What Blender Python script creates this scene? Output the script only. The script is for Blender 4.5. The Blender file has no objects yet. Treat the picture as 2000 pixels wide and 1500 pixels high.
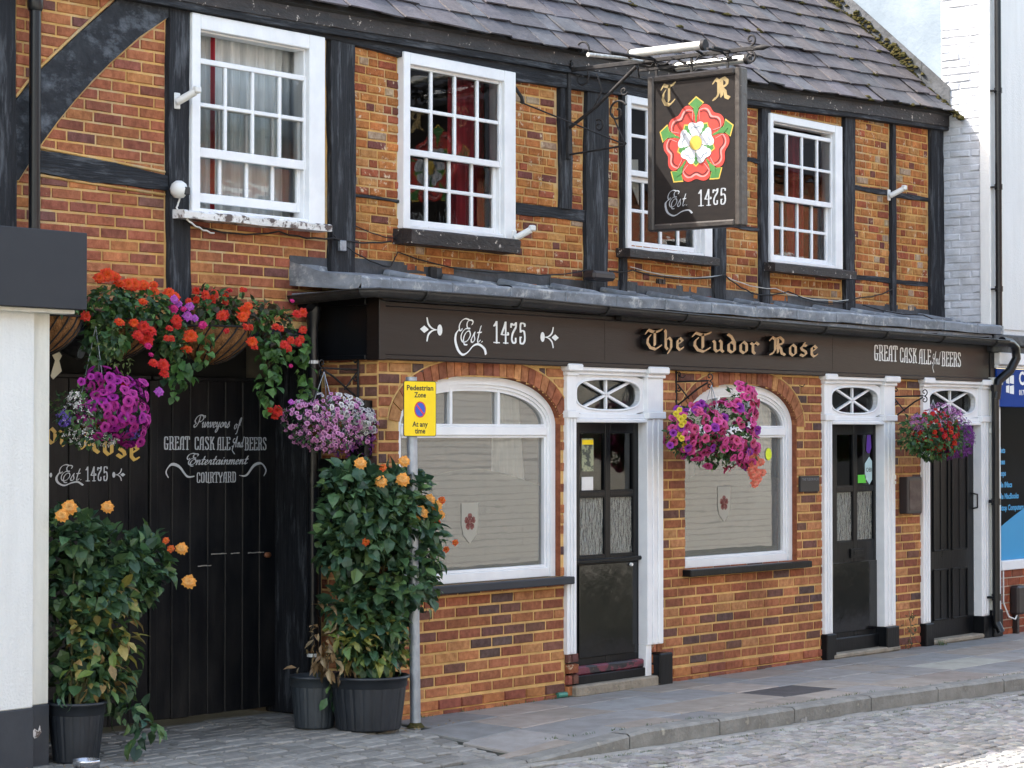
import bpy, math, random
from mathutils import Vector
PI = math.pi
R = math.radians
S = bpy.context.scene
COL = S.collection
# ------------------------------------------------------------------ camera
cd = bpy.data.cameras.new("Camera")
cam = bpy.data.objects.new("Camera", cd); COL.objects.link(cam)
cd.sensor_width = 36.0
cd.lens = 36.0 * 4650 / 2000
cd.clip_end = 500
cam.location = (0, -10.3, 1.86)
cam.rotation_euler = (R(90 + 1.244), 0, R(-51.5))
S.camera = cam
# ------------------------------------------------------------------ sky, sun, exposure
SUNV = Vector((0.9, -1.0, -1.28)).normalized()         # the way the light travels: over the roof, down to the street
w = bpy.data.worlds.new("World"); S.world = w; w.use_nodes = True
nt = w.node_tree; bg = nt.nodes["Background"]
sky = nt.nodes.new("ShaderNodeTexSky"); sky.sky_type = 'NISHITA'; sky.sun_disc = False
sky.sun_elevation = math.asin(-SUNV.z)
sky.sun_rotation = math.atan2(-SUNV.x, -SUNV.y)
sky.air_density = 1.0; sky.dust_density = 1.5; sky.ozone_density = 1.0
wbm = nt.nodes.new("ShaderNodeMix"); wbm.data_type = 'RGBA'; wbm.blend_type = 'MULTIPLY'; wbm.inputs[0].default_value = 1
wbm.inputs[7].default_value = (1.19, 1.0, .80, 1)            # the camera's white balance for open shade
nt.links.new(sky.outputs[0], wbm.inputs[6]); nt.links.new(wbm.outputs[2], bg.inputs[0]); bg.inputs[1].default_value = 0.15
sd = bpy.data.lights.new("Sun", 'SUN'); sd.energy = 1.8; sd.angle = R(0.5); sd.color = (1.0, 0.95, 0.87)
sun = bpy.data.objects.new("Sun", sd); COL.objects.link(sun)
sun.rotation_euler = SUNV.to_track_quat('-Z', 'Y').to_euler()
sun.location = (0, 0, 20)
S.view_settings.view_transform = 'Standard'
S.view_settings.look = 'None'
S.view_settings.exposure = 2.6
S.view_settings.gamma = 1.0
S.render.engine = 'CYCLES'
S.cycles.use_denoising = True
S.cycles.max_bounces = 8
S.cycles.transparent_max_bounces = 16
S.cycles.caustics_reflective = False
S.cycles.caustics_refractive = False

# ------------------------------------------------------------------ materials
MATS = {}
def _lin(c):
    return tuple(c) + (1.0,) if len(c) == 3 else tuple(c)
def mat(name, col, col2=None, rough=0.7, scale=(8, 8, 8), detail=5, bump=0.0, bscale=None, metal=0.0, attr=False,
        spec=0.5, lo=0.35, hi=0.65, wear=None, wscale=6, wlo=.62, whi=.68, rvar=0.0, sss=0, coat=0, wvec=None, stain=None):
    """procedural surface: two colours mixed by noise (optionally times a face colour), wear patches, bump"""
    m = bpy.data.materials.new(name); m.use_nodes = True
    n = m.node_tree.nodes; l = m.node_tree.links
    b = n["Principled BSDF"]
    tc = n.new("ShaderNodeTexCoord")
    mp = n.new("ShaderNodeMapping"); mp.inputs['Scale'].default_value = scale
    l.new(tc.outputs['Object'], mp.inputs[0])
    nz = n.new("ShaderNodeTexNoise"); nz.inputs['Scale'].default_value = 1.0; nz.inputs['Detail'].default_value = detail
    nz.inputs['Roughness'].default_value = .62
    l.new(mp.outputs[0], nz.inputs['Vector'])
    mr = n.new("ShaderNodeMapRange"); mr.inputs[1].default_value = lo; mr.inputs[2].default_value = hi
    l.new(nz.outputs['Fac'], mr.inputs[0])
    mx = n.new("ShaderNodeMix"); mx.data_type = 'RGBA'
    mx.inputs[6].default_value = _lin(col); mx.inputs[7].default_value = _lin(col2 or col)
    l.new(mr.outputs[0], mx.inputs[0])
    out = mx.outputs[2]
    if attr:
        at = n.new("ShaderNodeAttribute"); at.attribute_name = "Col"
        mu = n.new("ShaderNodeMix"); mu.data_type = 'RGBA'; mu.blend_type = 'MULTIPLY'; mu.inputs[0].default_value = 1
        l.new(out, mu.inputs[6]); l.new(at.outputs['Color'], mu.inputs[7]); out = mu.outputs[2]
    if wear:
        w2 = n.new("ShaderNodeTexNoise"); w2.inputs['Scale'].default_value = wscale; w2.inputs['Detail'].default_value = 7
        w2.inputs['Roughness'].default_value = .7
        if wvec:
            wm = n.new("ShaderNodeMapping"); wm.inputs['Scale'].default_value = wvec
            l.new(tc.outputs['Object'], wm.inputs[0]); l.new(wm.outputs[0], w2.inputs['Vector'])
        else: l.new(tc.outputs['Object'], w2.inputs['Vector'])
        wr = n.new("ShaderNodeMapRange"); wr.inputs[1].default_value = wlo; wr.inputs[2].default_value = whi
        l.new(w2.outputs['Fac'], wr.inputs[0])
        mw = n.new("ShaderNodeMix"); mw.data_type = 'RGBA'; mw.inputs[7].default_value = _lin(wear)
        l.new(wr.outputs[0], mw.inputs[0]); l.new(out, mw.inputs[6]); out = mw.outputs[2]
    if stain:                                       # broad weather stains
        sn = n.new("ShaderNodeTexNoise"); sn.inputs['Scale'].default_value = stain[0]; sn.inputs['Detail'].default_value = 6; sn.inputs['Roughness'].default_value = .65
        l.new(tc.outputs['Object'], sn.inputs['Vector'])
        sr = n.new("ShaderNodeMapRange"); sr.inputs[1].default_value = .35; sr.inputs[2].default_value = .6; sr.inputs[3].default_value = stain[1]; sr.inputs[4].default_value = 1.06
        l.new(sn.outputs['Fac'], sr.inputs[0])
        sm_ = n.new("ShaderNodeMix"); sm_.data_type = 'RGBA'; sm_.blend_type = 'MULTIPLY'; sm_.inputs[0].default_value = 1
        l.new(out, sm_.inputs[6]); l.new(sr.outputs[0], sm_.inputs[7]); out = sm_.outputs[2]
    l.new(out, b.inputs['Base Color'])
    b.inputs['Roughness'].default_value = rough
    if rvar:
        rr = n.new("ShaderNodeMapRange"); rr.inputs[3].default_value = max(0, rough - rvar); rr.inputs[4].default_value = min(1, rough + rvar)
        l.new(nz.outputs['Fac'], rr.inputs[0]); l.new(rr.outputs[0], b.inputs['Roughness'])
    b.inputs['Metallic'].default_value = metal
    b.inputs['Specular IOR Level'].default_value = spec
    if coat: b.inputs['Coat Weight'].default_value = coat; b.inputs['Coat Roughness'].default_value = .15
    if bump:
        bn = n.new("ShaderNodeTexNoise"); bn.inputs['Detail'].default_value = 6
        bn.inputs['Scale'].default_value = 1
        mp2 = n.new("ShaderNodeMapping"); mp2.inputs['Scale'].default_value = bscale or tuple(4 * s for s in scale)
        l.new(tc.outputs['Object'], mp2.inputs[0]); l.new(mp2.outputs[0], bn.inputs['Vector'])
        bp = n.new("ShaderNodeBump"); bp.inputs['Strength'].default_value = min(1, bump); bp.inputs['Distance'].default_value = .01 * max(1, bump)
        l.new(bn.outputs['Fac'], bp.inputs['Height']); l.new(bp.outputs[0], b.inputs['Normal'])
    if sss:
        b.inputs['Subsurface Weight'].default_value = sss; b.inputs['Subsurface Radius'].default_value = (.01, .01, .01)
    MATS[name] = m
    return m
def leafmat(name, col, col2, trans=.35, rough=.45, attr=True):
    m = mat(name, col, col2, rough=rough, scale=(25, 25, 25), attr=attr, spec=.4)
    n = m.node_tree.nodes; l = m.node_tree.links
    b = n["Principled BSDF"]; o = n["Material Output"]
    t = n.new("ShaderNodeBsdfTranslucent"); ms = n.new("ShaderNodeMixShader"); ms.inputs[0].default_value = trans
    src = b.inputs['Base Color'].links[0].from_socket
    l.new(src, t.inputs[0]); l.new(b.outputs[0], ms.inputs[1]); l.new(t.outputs[0], ms.inputs[2]); l.new(ms.outputs[0], o.inputs[0])
    return m
def glassmat(name, ior=1.75, tint=(.9, .93, .92), rough=.0, ripple=0.0, rscale=(6, 6, 6), strength=.15, haze=0, hazecol=(.5, .48, .42)):
    """window glass: clear sheet that mirrors by angle; optional ripples and a milky film"""
    m = bpy.data.materials.new(name); m.use_nodes = True
    n = m.node_tree.nodes; l = m.node_tree.links
    for x in list(n):
        if x.type != 'OUTPUT_MATERIAL': n.remove(x)
    o = [x for x in n if x.type == 'OUTPUT_MATERIAL'][0]
    fr = n.new("ShaderNodeFresnel"); fr.inputs['IOR'].default_value = ior
    tr = n.new("ShaderNodeBsdfTransparent"); tr.inputs[0].default_value = _lin(tint)
    gl = n.new("ShaderNodeBsdfGlossy"); gl.inputs['Roughness'].default_value = rough
    ms = n.new("ShaderNodeMixShader")
    if ripple:
        tc = n.new("ShaderNodeTexCoord"); mp = n.new("ShaderNodeMapping"); mp.inputs['Scale'].default_value = rscale
        nz = n.new("ShaderNodeTexNoise"); nz.inputs['Scale'].default_value = 1; nz.inputs['Detail'].default_value = 2
        bp = n.new("ShaderNodeBump"); bp.inputs['Strength'].default_value = strength; bp.inputs['Distance'].default_value = ripple
        l.new(tc.outputs['Object'], mp.inputs[0]); l.new(mp.outputs[0], nz.inputs['Vector']); l.new(nz.outputs['Fac'], bp.inputs['Height'])
        l.new(bp.outputs[0], gl.inputs['Normal']); l.new(bp.outputs[0], fr.inputs['Normal'])
    base = tr.outputs[0]
    if haze:
        df = n.new("ShaderNodeBsdfDiffuse"); df.inputs[0].default_value = _lin(hazecol)
        mh = n.new("ShaderNodeMixShader"); mh.inputs[0].default_value = haze
        l.new(base, mh.inputs[1]); l.new(df.outputs[0], mh.inputs[2]); base = mh.outputs[0]
    l.new(fr.outputs[0], ms.inputs[0]); l.new(base, ms.inputs[1]); l.new(gl.outputs[0], ms.inputs[2]); l.new(ms.outputs[0], o.inputs[0])
    return m

M_BRICK = mat("brick_clay", (1, 1, 1), (.62, .56, .52), rough=.85, scale=(22, 22, 22), attr=True, bump=.5, bscale=(120, 120, 120), spec=.25, wear=(.42, .32, .2), wscale=16, wlo=.66, whi=.74, stain=(1.7, .72))
M_BRICKP = mat("brick_clay_old", (1, 1, 1), (.62, .54, .48), rough=.88, scale=(20, 20, 20), attr=True, bump=.8, bscale=(90, 90, 90), spec=.2, wear=(.62, .48, .33), wscale=13, wlo=.60, whi=.645, stain=(1.9, .7))
M_MORTAR = mat("yellow_mortar", (.70, .45, .18), (.56, .35, .14), rough=.95, scale=(9, 9, 9), bump=.6, bscale=(140, 140, 140), spec=.1, stain=(1.7, .72))
M_MORTARP = mat("yellow_mortar_old", (.60, .36, .13), (.56, .44, .27), rough=.95, scale=(5, 5, 5), bump=.7, bscale=(120, 120, 120), spec=.1, lo=.45, hi=.7, stain=(1.9, .7))
M_TIMV = mat("black_timber_upright", (.008, .009, .012), (.024, .026, .031), rough=.72, scale=(38, 38, 3), bump=1.0, bscale=(90, 90, 5), spec=.25, wvec=(4, 4, .5), wear=(.15, .16, .18), wscale=5, wlo=.52, whi=.8, lo=.3, hi=.75)
M_TIMH = mat("black_timber_level", (.008, .009, .012), (.024, .026, .031), rough=.72, scale=(3, 38, 38), bump=1.0, bscale=(5, 90, 90), spec=.25, wvec=(.5, 4, 4), wear=(.15, .16, .18), wscale=5, wlo=.52, whi=.8, lo=.3, hi=.75)
M_TIMD = mat("black_timber_brace", (.009, .010, .014), (.03, .034, .04), rough=.7, scale=(10, 30, 14), bump=1.0, bscale=(14, 60, 20), spec=.25, wvec=(1, 4, 1.6), wear=(.17, .19, .22), wscale=6, wlo=.5, whi=.82, lo=.3, hi=.75)
M_BLACKP = mat("black_gloss_paint", (.004, .0048, .0065), (.007, .0078, .0095), rough=.33, scale=(5, 5, 2), bump=.15, bscale=(40, 40, 8), spec=.22, rvar=.14)
M_KICK = mat("black_gloss_panel", (.004, .004, .005), (.007, .0065, .007), rough=.13, scale=(3, 3, 6), bump=.35, bscale=(7, 7, 5), spec=.5, rvar=.08)
M_GATE = mat("black_gate_paint", (.0075, .0083, .0105), (.026, .025, .025), rough=.42, scale=(6, 6, 2), bump=.25, bscale=(60, 60, 6), spec=.22, wear=(.2, .19, .18), wscale=23, wlo=.73, whi=.75, rvar=.16, lo=.4, hi=.8)
M_FASCIA = mat("fascia_paint", (.008, .006, .0058), (.014, .010, .009), rough=.35, scale=(2, 2, 30), bump=.12, bscale=(14, 14, 160), spec=.3, rvar=.1)
M_WHITE = mat("white_gloss_paint", (.80, .81, .82), (.72, .73, .75), rough=.4, scale=(5, 5, 5), bump=.12, bscale=(50, 50, 12), spec=.45, wear=(.34, .3, .26), wscale=17, wlo=.73, whi=.76)
M_WHITEW = mat("weathered_white_paint", (.78, .78, .78), (.6, .58, .56), rough=.55, scale=(6, 20, 20), bump=.4, bscale=(40, 60, 60), wear=(.10, .075, .07), wscale=12, wlo=.5, whi=.56)
M_SILLB = mat("flaking_black_sill", (.008, .0075, .009), (.028, .021, .02), rough=.6, scale=(6, 14, 14), bump=.7, bscale=(20, 60, 60), wear=(.5, .45, .4), wscale=20, wlo=.62, whi=.65)
M_RENDER = mat("white_render", (.76, .765, .755), (.66, .665, .65), rough=.8, scale=(9, 9, 1.2), bump=.5, bscale=(60, 60, 60), spec=.2, lo=.3, hi=.8, wear=(.45, .44, .4), wscale=12, wlo=.7, whi=.8)
M_RENDERC = mat("cream_render", (.72, .71, .65), (.62, .61, .55), rough=.8, scale=(9, 9, 1.2), wear=(.4, .38, .32), wscale=12, wlo=.7, whi=.8, bump=.3, bscale=(50, 50, 50), spec=.2)
M_BLUEW = mat("pale_blue_render", (.25, .30, .35), (.19, .235, .28), rough=.85, scale=(2, 2, 2), bump=.4, bscale=(25, 25, 25), spec=.2)
M_WBRICK = mat("white_painted_brick", (.60, .62, .66), (.53, .55, .59), rough=.8, scale=(4, 4, 4), attr=True, bump=.6, bscale=(60, 60, 60), stain=(5, .8), spec=.25, wear=(.25, .2, .19), wscale=14, wlo=.73, whi=.76)
M_GREYP = mat("dark_grey_paint", (.028, .031, .038), (.032, .035, .042), rough=.6, scale=(4, 4, 4), spec=.3)
M_PLINTH = mat("grey_plinth_paint", (.03, .034, .042), (.042, .047, .056), rough=.7, scale=(4, 4, 4), bump=.3, wear=(.3, .3, .3), wscale=9, wlo=.74, whi=.76)
M_SLATE = mat("roof_slate", (.62, .61, .64), (.42, .41, .44), rough=.62, scale=(9, 9, 9), attr=True, bump=.6, bscale=(50, 50, 50), spec=.4, wear=(.26, .24, .2), wscale=14, wlo=.68, whi=.76, rvar=.12)
M_LEAD = mat("lead_sheet", (.12, .135, .155), (.24, .265, .30), rough=.68, scale=(4, 4, 9), bump=.9, bscale=(14, 14, 14), metal=.1, wear=(.42, .43, .43), wscale=11, wlo=.53, whi=.66, rvar=.12)
M_LEADD = mat("lead_flashing", (.03, .034, .04), (.075, .082, .095), rough=.6, scale=(5, 5, 5), bump=.7, bscale=(18, 18, 18), metal=.2, wear=(.03, .033, .03), wscale=6, wlo=.56, whi=.66)
M_IRON = mat("black_iron", (.012, .012, .014), (.03, .028, .028), rough=.65, scale=(20, 20, 20), bump=.3, spec=.25, wear=(.12, .11, .10), wscale=30, wlo=.66, whi=.72)
M_PVC = mat("black_plastic_pipe", (.005, .0055, .007), (.010, .011, .014), rough=.3, scale=(6, 6, 2), spec=.35, wear=(.12, .12, .13), wscale=20, wlo=.72, whi=.78)
M_GUT = mat("dark_iron_gutter", (.009, .0085, .0085), (.022, .02, .019), rough=.5, scale=(5, 15, 15), bump=.4, bscale=(18, 60, 60), spec=.5, wear=(.12, .1, .085), wscale=10, wlo=.62, whi=.75)
M_STEEL = mat("galvanised_steel", (.26, .29, .33), (.36, .39, .44), rough=.45, scale=(16, 16, 9), metal=.55, bump=.1, wear=(.16, .17, .19), wscale=7, wlo=.6, whi=.7)
M_ALU = mat("pale_aluminium", (.55, .55, .52), (.66, .66, .62), rough=.35, scale=(20, 20, 20), metal=.4)
M_YEL = mat("yellow_sign_face", (.92, .66, .0), (.86, .6, .0), rough=.4, scale=(6, 6, 6), wear=(.55, .38, .05), wscale=24, wlo=.74, whi=.77)
M_INK = mat("black_ink", (.015, .015, .015), rough=.5)
M_SBLUE = mat("sign_blue", (.02, .09, .5), rough=.4)
M_SRED = mat("sign_red", (.6, .03, .04), rough=.4)
M_PLASW = mat("white_plastic", (.72, .72, .70), (.66, .66, .64), rough=.35, scale=(9, 9, 9))
M_POT = mat("black_plastic_pot", (.010, .013, .018), (.018, .022, .029), rough=.45, scale=(12, 12, 6), bump=.15, wear=(.1, .1, .1), wscale=14, wlo=.7, whi=.78)
M_POTG = mat("grey_plastic_pot", (.022, .029, .036), (.035, .043, .052), rough=.5, scale=(12, 12, 6), bump=.15)
M_SOIL = mat("compost", (.03, .02, .013), (.06, .04, .025), rough=1, scale=(30, 30, 30), bump=1.5)
M_COIR = mat("coir_liner", (.26, .13, .055), (.13, .065, .03), rough=.95, scale=(24, 24, 14), bump=1.5, bscale=(90, 90, 60), spec=.1)
M_SLAB = mat("paving_slab", (1, 1, 1), (.8, .78, .76), rough=.7, scale=(6, 6, 6), attr=True, bump=.4, bscale=(70, 70, 70), spec=.35, wear=(.2, .2, .2), wscale=5, wlo=.62, whi=.75, rvar=.15)
M_SETT = mat("stone_sett", (1, .975, .92), (.78, .76, .71), rough=.65, scale=(20, 20, 20), attr=True, bump=.6, bscale=(80, 80, 80), spec=.4)
M_JOINT = mat("mossy_joint", (.05, .05, .042), (.06, .085, .03), rough=1, scale=(5, 5, 5), bump=.8, spec=.1, lo=.5, hi=.65)
M_KERB = mat("stone_kerb", (.24, .235, .215), (.16, .155, .14), rough=.8, scale=(7, 7, 7), bump=.9, bscale=(40, 40, 40), wear=(.36, .34, .28), wscale=7, wlo=.62, whi=.7)
M_ASPH = mat("road_surface", (.13, .13, .125), (.09, .09, .088), rough=.85, scale=(3, 3, 3), bump=1, bscale=(30, 30, 30))
M_MOSS = mat("moss", (.11, .085, .035), (.05, .055, .02), rough=1, scale=(40, 40, 40), bump=2, spec=.05)
M_GOLD = mat("gold_letter_face", (.50, .32, .16), (.42, .26, .12), rough=.45, scale=(8, 8, 8))
M_GOLDG = mat("yellow_gold_paint", (.72, .48, .12), (.6, .38, .09), rough=.4, scale=(12, 12, 12))
M_GOLDL = mat("gold_paint", (.32, .24, .11), (.20, .15, .07), rough=.4, scale=(12, 12, 12))
M_WLET = mat("white_lettering", (.82, .85, .86), rough=.5)
M_FADED = mat("faded_silver_lettering", (.30, .32, .35), (.22, .24, .27), rough=.5, scale=(30, 30, 30))
M_SLET = mat("silver_lettering", (.55, .58, .62), rough=.45)
M_RED = mat("rose_red", (.40, .04, .028), (.34, .03, .024), rough=.4, scale=(7, 7, 7))
M_REDD = mat("rose_dark_red", (.10, .008, .008), rough=.4)
M_PINK = mat("rose_highlight", (.46, .19, .18), rough=.4)
M_WROSE = mat("rose_white", (.44, .46, .49), (.38, .41, .46), rough=.4, scale=(12, 12, 12))
M_GREYL = mat("rose_grey_line", (.16, .19, .23), rough=.4)
M_GREENS = mat("rose_green", (.05, .17, .04), (.035, .13, .03), rough=.4, scale=(12, 12, 12))
M_YROSE = mat("rose_yellow", (.42, .30, .05), (.36, .25, .04), rough=.4, scale=(20, 20, 20))
M_SIGNB = mat("sign_board_paint", (.010, .0085, .0085), (.015, .012, .011), rough=.5, scale=(3, 9, 30), spec=.15)
M_CURT = mat("white_net_curtain", (.82, .85, .87), (.66, .69, .71), rough=.9, scale=(30, 30, 3))
M_CURTR = mat("dark_red_curtain", (.34, .02, .035), (.2, .012, .02), rough=.9, scale=(30, 30, 3))
M_FLAG = mat("white_bunting", (.7, .7, .66), rough=.9)
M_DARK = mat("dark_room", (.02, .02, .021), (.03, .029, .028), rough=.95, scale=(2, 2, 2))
M_BEIGE = mat("beige_room", (.26, .235, .19), (.3, .27, .22), rough=.95, scale=(2, 2, 2))
M_GLASS = glassmat("window_glass", ior=1.6, ripple=.004, rscale=(3, 3, 7), strength=.25)
M_GLASSG = glassmat("shop_glass", ior=2.0, ripple=.002, rscale=(2, 2, 9), strength=.05, haze=.26, hazecol=(.42, .425, .41))
M_FILM = glassmat("frosted_film", ior=1.2, rough=.5, haze=.6, hazecol=(.19, .19, .175))
M_PATG = glassmat("patterned_glass", ior=1.9, rough=.12, ripple=.05, rscale=(48, 48, 14), strength=1.0, haze=.55, hazecol=(.34, .35, .31))
M_GLASSD = glassmat("dark_shop_glass", ior=1.25, ripple=.002, rscale=(2, 2, 5))
M_COBLUE = mat("shop_sign_blue", (.006, .04, .24), (.007, .045, .26), rough=.6, spec=.1)
M_CYAN = mat("window_vinyl_blue", (.008, .27, .55), rough=.4)
M_RBRICK = mat("red_brick", (1, 1, 1), (.7, .66, .64), rough=.85, scale=(20, 20, 20), attr=True, bump=.5, spec=.2)
M_MPALE = mat("pale_mortar", (.42, .33, .25), rough=.95)
M_BROWNP = mat("brown_plastic", (.020, .014, .014), rough=.5)
M_RUST = mat("rusty_brass", (.42, .17, .08), (.25, .1, .05), rough=.5, scale=(30, 30, 30), metal=.3)
M_STEP = mat("worn_step_stone", (.3, .26, .2), (.2, .17, .13), rough=.85, scale=(9, 9, 9), bump=.9, bscale=(50, 50, 50), wear=(.07, .08, .04), wscale=8, wlo=.62, whi=.7)
M_CREAMB = None

# ------------------------------------------------------------------ mesh builder
def wloc(o):
    v = Vector((0, 0, 0))
    while o is not None:
        v = v + Vector(o.location); o = o.parent
    return v
class MB:
    def __init__(s): s.v = []; s.f = []; s.m = []; s.c = []; s.hascol = False; s.smooth = []
    def face(s, pts, mi=0, col=None, sm=False):
        i = len(s.v); s.v.extend(pts); s.f.append(tuple(range(i, i + len(pts)))); s.m.append(mi); s.c.append(col or (1, 1, 1)); s.smooth.append(sm)
        if col: s.hascol = True
    def poly(s, vs, fs, mi=0, col=None, sm=False):
        i = len(s.v); s.v.extend(vs)
        for f in fs:
            s.f.append(tuple(i + k for k in f)); s.m.append(mi); s.c.append(col or (1, 1, 1)); s.smooth.append(sm)
        if col: s.hascol = True
    def box(s, x0, x1, y0, y1, z0, z1, mi=0, col=None):
        if x0 > x1: x0, x1 = x1, x0
        if y0 > y1: y0, y1 = y1, y0
        if z0 > z1: z0, z1 = z1, z0
        vs = [(x0, y0, z0), (x1, y0, z0), (x1, y1, z0), (x0, y1, z0), (x0, y0, z1), (x1, y0, z1), (x1, y1, z1), (x0, y1, z1)]
        s.poly(vs, [(0, 3, 2, 1), (4, 5, 6, 7), (0, 1, 5, 4), (1, 2, 6, 5), (2, 3, 7, 6), (3, 0, 4, 7)], mi, col)
    def bbox(s, x0, x1, y0, y1, z0, z1, b=.004, mi=0, col=None):
        """box with chamfered edges"""
        if x0 > x1: x0, x1 = x1, x0
        if y0 > y1: y0, y1 = y1, y0
        if z0 > z1: z0, z1 = z1, z0
        b = min(b, (x1 - x0) * .4, (y1 - y0) * .4, (z1 - z0) * .4)
        X = (x0, x1); Y = (y0, y1); Z = (z0, z1); vs = []; idx = {}
        for i in (0, 1):
            for j in (0, 1):
                for k in (0, 1):
                    sx = 1 if i == 0 else -1; sy = 1 if j == 0 else -1; sz = 1 if k == 0 else -1
                    for a, (dx, dy, dz) in enumerate(((0, b, b), (b, 0, b), (b, b, 0))):
                        idx[(i, j, k, a)] = len(vs); vs.append((X[i] + sx * dx, Y[j] + sy * dy, Z[k] + sz * dz))
        g = lambda i, j, k, a: idx[(i, j, k, a)]
        fs = []
        for i in (0, 1):
            q = [g(i, 0, 0, 0), g(i, 1, 0, 0), g(i, 1, 1, 0), g(i, 0, 1, 0)]; fs.append(q if i else q[::-1])
            q = [g(0, i, 0, 1), g(1, i, 0, 1), g(1, i, 1, 1), g(0, i, 1, 1)]; fs.append(q if not i else q[::-1])
            q = [g(0, 0, i, 2), g(1, 0, i, 2), g(1, 1, i, 2), g(0, 1, i, 2)]; fs.append(q if i else q[::-1])
        for i in (0, 1):
            for j in (0, 1):
                fs.append([g(i, j, 0, 0), g(i, j, 1, 0), g(i, j, 1, 1), g(i, j, 0, 1)])
                fs.append([g(i, 0, j, 0), g(i, 1, j, 0), g(i, 1, j, 2), g(i, 0, j, 2)])
                fs.append([g(0, i, j, 1), g(1, i, j, 1), g(1, i, j, 2), g(0, i, j, 2)])
                for k in (0, 1): fs.append([g(i, j, k, 0), g(i, j, k, 1), g(i, j, k, 2)])
        s.poly(vs, fs, mi, col)
    def slab(s, x, y, z, sx, sy, sz, rot=0, tx=0, ty=0, b=.006, mi=0, col=None):
        """top-lit block (paving): centre x,y, top z, rotated, slightly tilted, with a chamfered top"""
        c, q = math.cos(rot), math.sin(rot)
        def P(u, v, h):
            return (x + u * c - v * q, y + u * q + v * c, z + h + tx * u + ty * v)
        a, d = sx / 2, sy / 2
        vs = [P(-a, -d, -sz), P(a, -d, -sz), P(a, d, -sz), P(-a, d, -sz), P(-a, -d, -b), P(a, -d, -b), P(a, d, -b), P(-a, d, -b),
              P(-a + b, -d + b, 0), P(a - b, -d + b, 0), P(a - b, d - b, 0), P(-a + b, d - b, 0)]
        s.poly(vs, [(0, 1, 5, 4), (1, 2, 6, 5), (2, 3, 7, 6), (3, 0, 4, 7), (4, 5, 9, 8), (5, 6, 10, 9), (6, 7, 11, 10), (7, 4, 8, 11), (8, 9, 10, 11)], mi, col)
    def tube(s, pts, r, n=8, mi=0, col=None, cap=True, sm=True):
        P = [Vector(p) for p in pts]; rings = []
        rr = r if isinstance(r, (list, tuple)) else [r] * len(P)
        up = None
        for i, p in enumerate(P):
            if i == 0: d = P[1] - P[0]
            elif i == len(P) - 1: d = P[-1] - P[-2]
            else: d = (P[i + 1] - P[i]).normalized() + (P[i] - P[i - 1]).normalized()
            if d.length < 1e-9: d = Vector((0, 0, 1))
            d.normalize()
            if up is None:
                up = d.orthogonal().normalized()
            else:
                up = (up - d * up.dot(d))
                up = up.normalized() if up.length > 1e-6 else d.orthogonal().normalized()
            q = d.cross(up)
            rings.append([tuple(p + (up * math.cos(2 * PI * k / n) + q * math.sin(2 * PI * k / n)) * rr[i]) for k in range(n)])
        vs = [v for r_ in rings for v in r_]; fs = []
        for i in range(len(P) - 1):
            for k in range(n):
                fs.append((i * n + k, i * n + (k + 1) % n, (i + 1) * n + (k + 1) % n, (i + 1) * n + k))
        s.poly(vs, fs, mi, col, sm)
        if cap:
            s.face(rings[0][::-1], mi, col); s.face(rings[-1], mi, col)
    def lathe(s, prof, cx, cy, n=24, mi=0, col=None, flute=None, sm=True):
        vs = []; fs = []
        for i, (r, z) in enumerate(prof):
            for k in range(n):
                a = 2 * PI * k / n
                q = r * (1 + (flute(k, z) if flute else 0))
                vs.append((cx + q * math.cos(a), cy + q * math.sin(a), z))
        for i in range(len(prof) - 1):
            for k in range(n):
                fs.append((i * n + k, i * n + (k + 1) % n, (i + 1) * n + (k + 1) % n, (i + 1) * n + k))
        s.poly(vs, fs, mi, col, sm)
    def prism(s, poly, fn, d0, d1, mi=0, mi2=None, col=None):
        """extrude a 2D polygon [(u,v)] between depths d0 (front) and d1; fn(u,v,d)->xyz"""
        a = [fn(u, v, d0) for u, v in poly]; b = [fn(u, v, d1) for u, v in poly]
        s.face(a, mi, col); s.face(b[::-1], mi if mi2 is None else mi2, col)
        n = len(poly)
        for i in range(n):
            j = (i + 1) % n; s.face([a[j], a[i], b[i], b[j]], mi if mi2 is None else mi2, col)
    def build(s, name, mats, parent=None, loc=None):
        me = bpy.data.meshes.new(name)
        o0 = wloc(parent) if parent is not None else Vector(loc or (0, 0, 0))
        me.from_pydata([(v[0] - o0.x, v[1] - o0.y, v[2] - o0.z) for v in s.v], [], s.f)
        if not isinstance(mats, (list, tuple)): mats = [mats]
        for m in mats: me.materials.append(m)
        me.polygons.foreach_set("material_index", s.m)
        me.polygons.foreach_set("use_smooth", s.smooth)
        if s.hascol:
            at = me.color_attributes.new("Col", 'FLOAT_COLOR', 'CORNER')
            buf = []
            for f, c in zip(s.f, s.c): buf.extend((c[0], c[1], c[2], 1.0) * len(f))
            at.data.foreach_set("color", buf)
        me.update()
        o = bpy.data.objects.new(name, me); COL.objects.link(o)
        if parent is not None: o.parent = parent
        elif loc: o.location = loc
        return o
def thing(name, label, cat, loc=(0, 0, 0), group=None):
    o = bpy.data.objects.new(name, None); COL.objects.link(o); o.location = loc; o.empty_display_size = .1
    o["label"] = label; o["category"] = cat
    if group: o["group"] = group
    return o
def tag(o, label=None, cat=None, group=None, kind=None):
    if label: o["label"] = label
    if cat: o["category"] = cat
    if group: o["group"] = group
    if kind: o["kind"] = kind
    return o
def copy_child(o, parent, loc=None, rot=None, sc=None):
    c = o.copy(); COL.objects.link(c); c.parent = parent
    if loc is not None: c.location = loc
    if rot is not None: c.rotation_euler = rot
    if sc is not None: c.scale = (sc, sc, sc)
    return c
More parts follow.
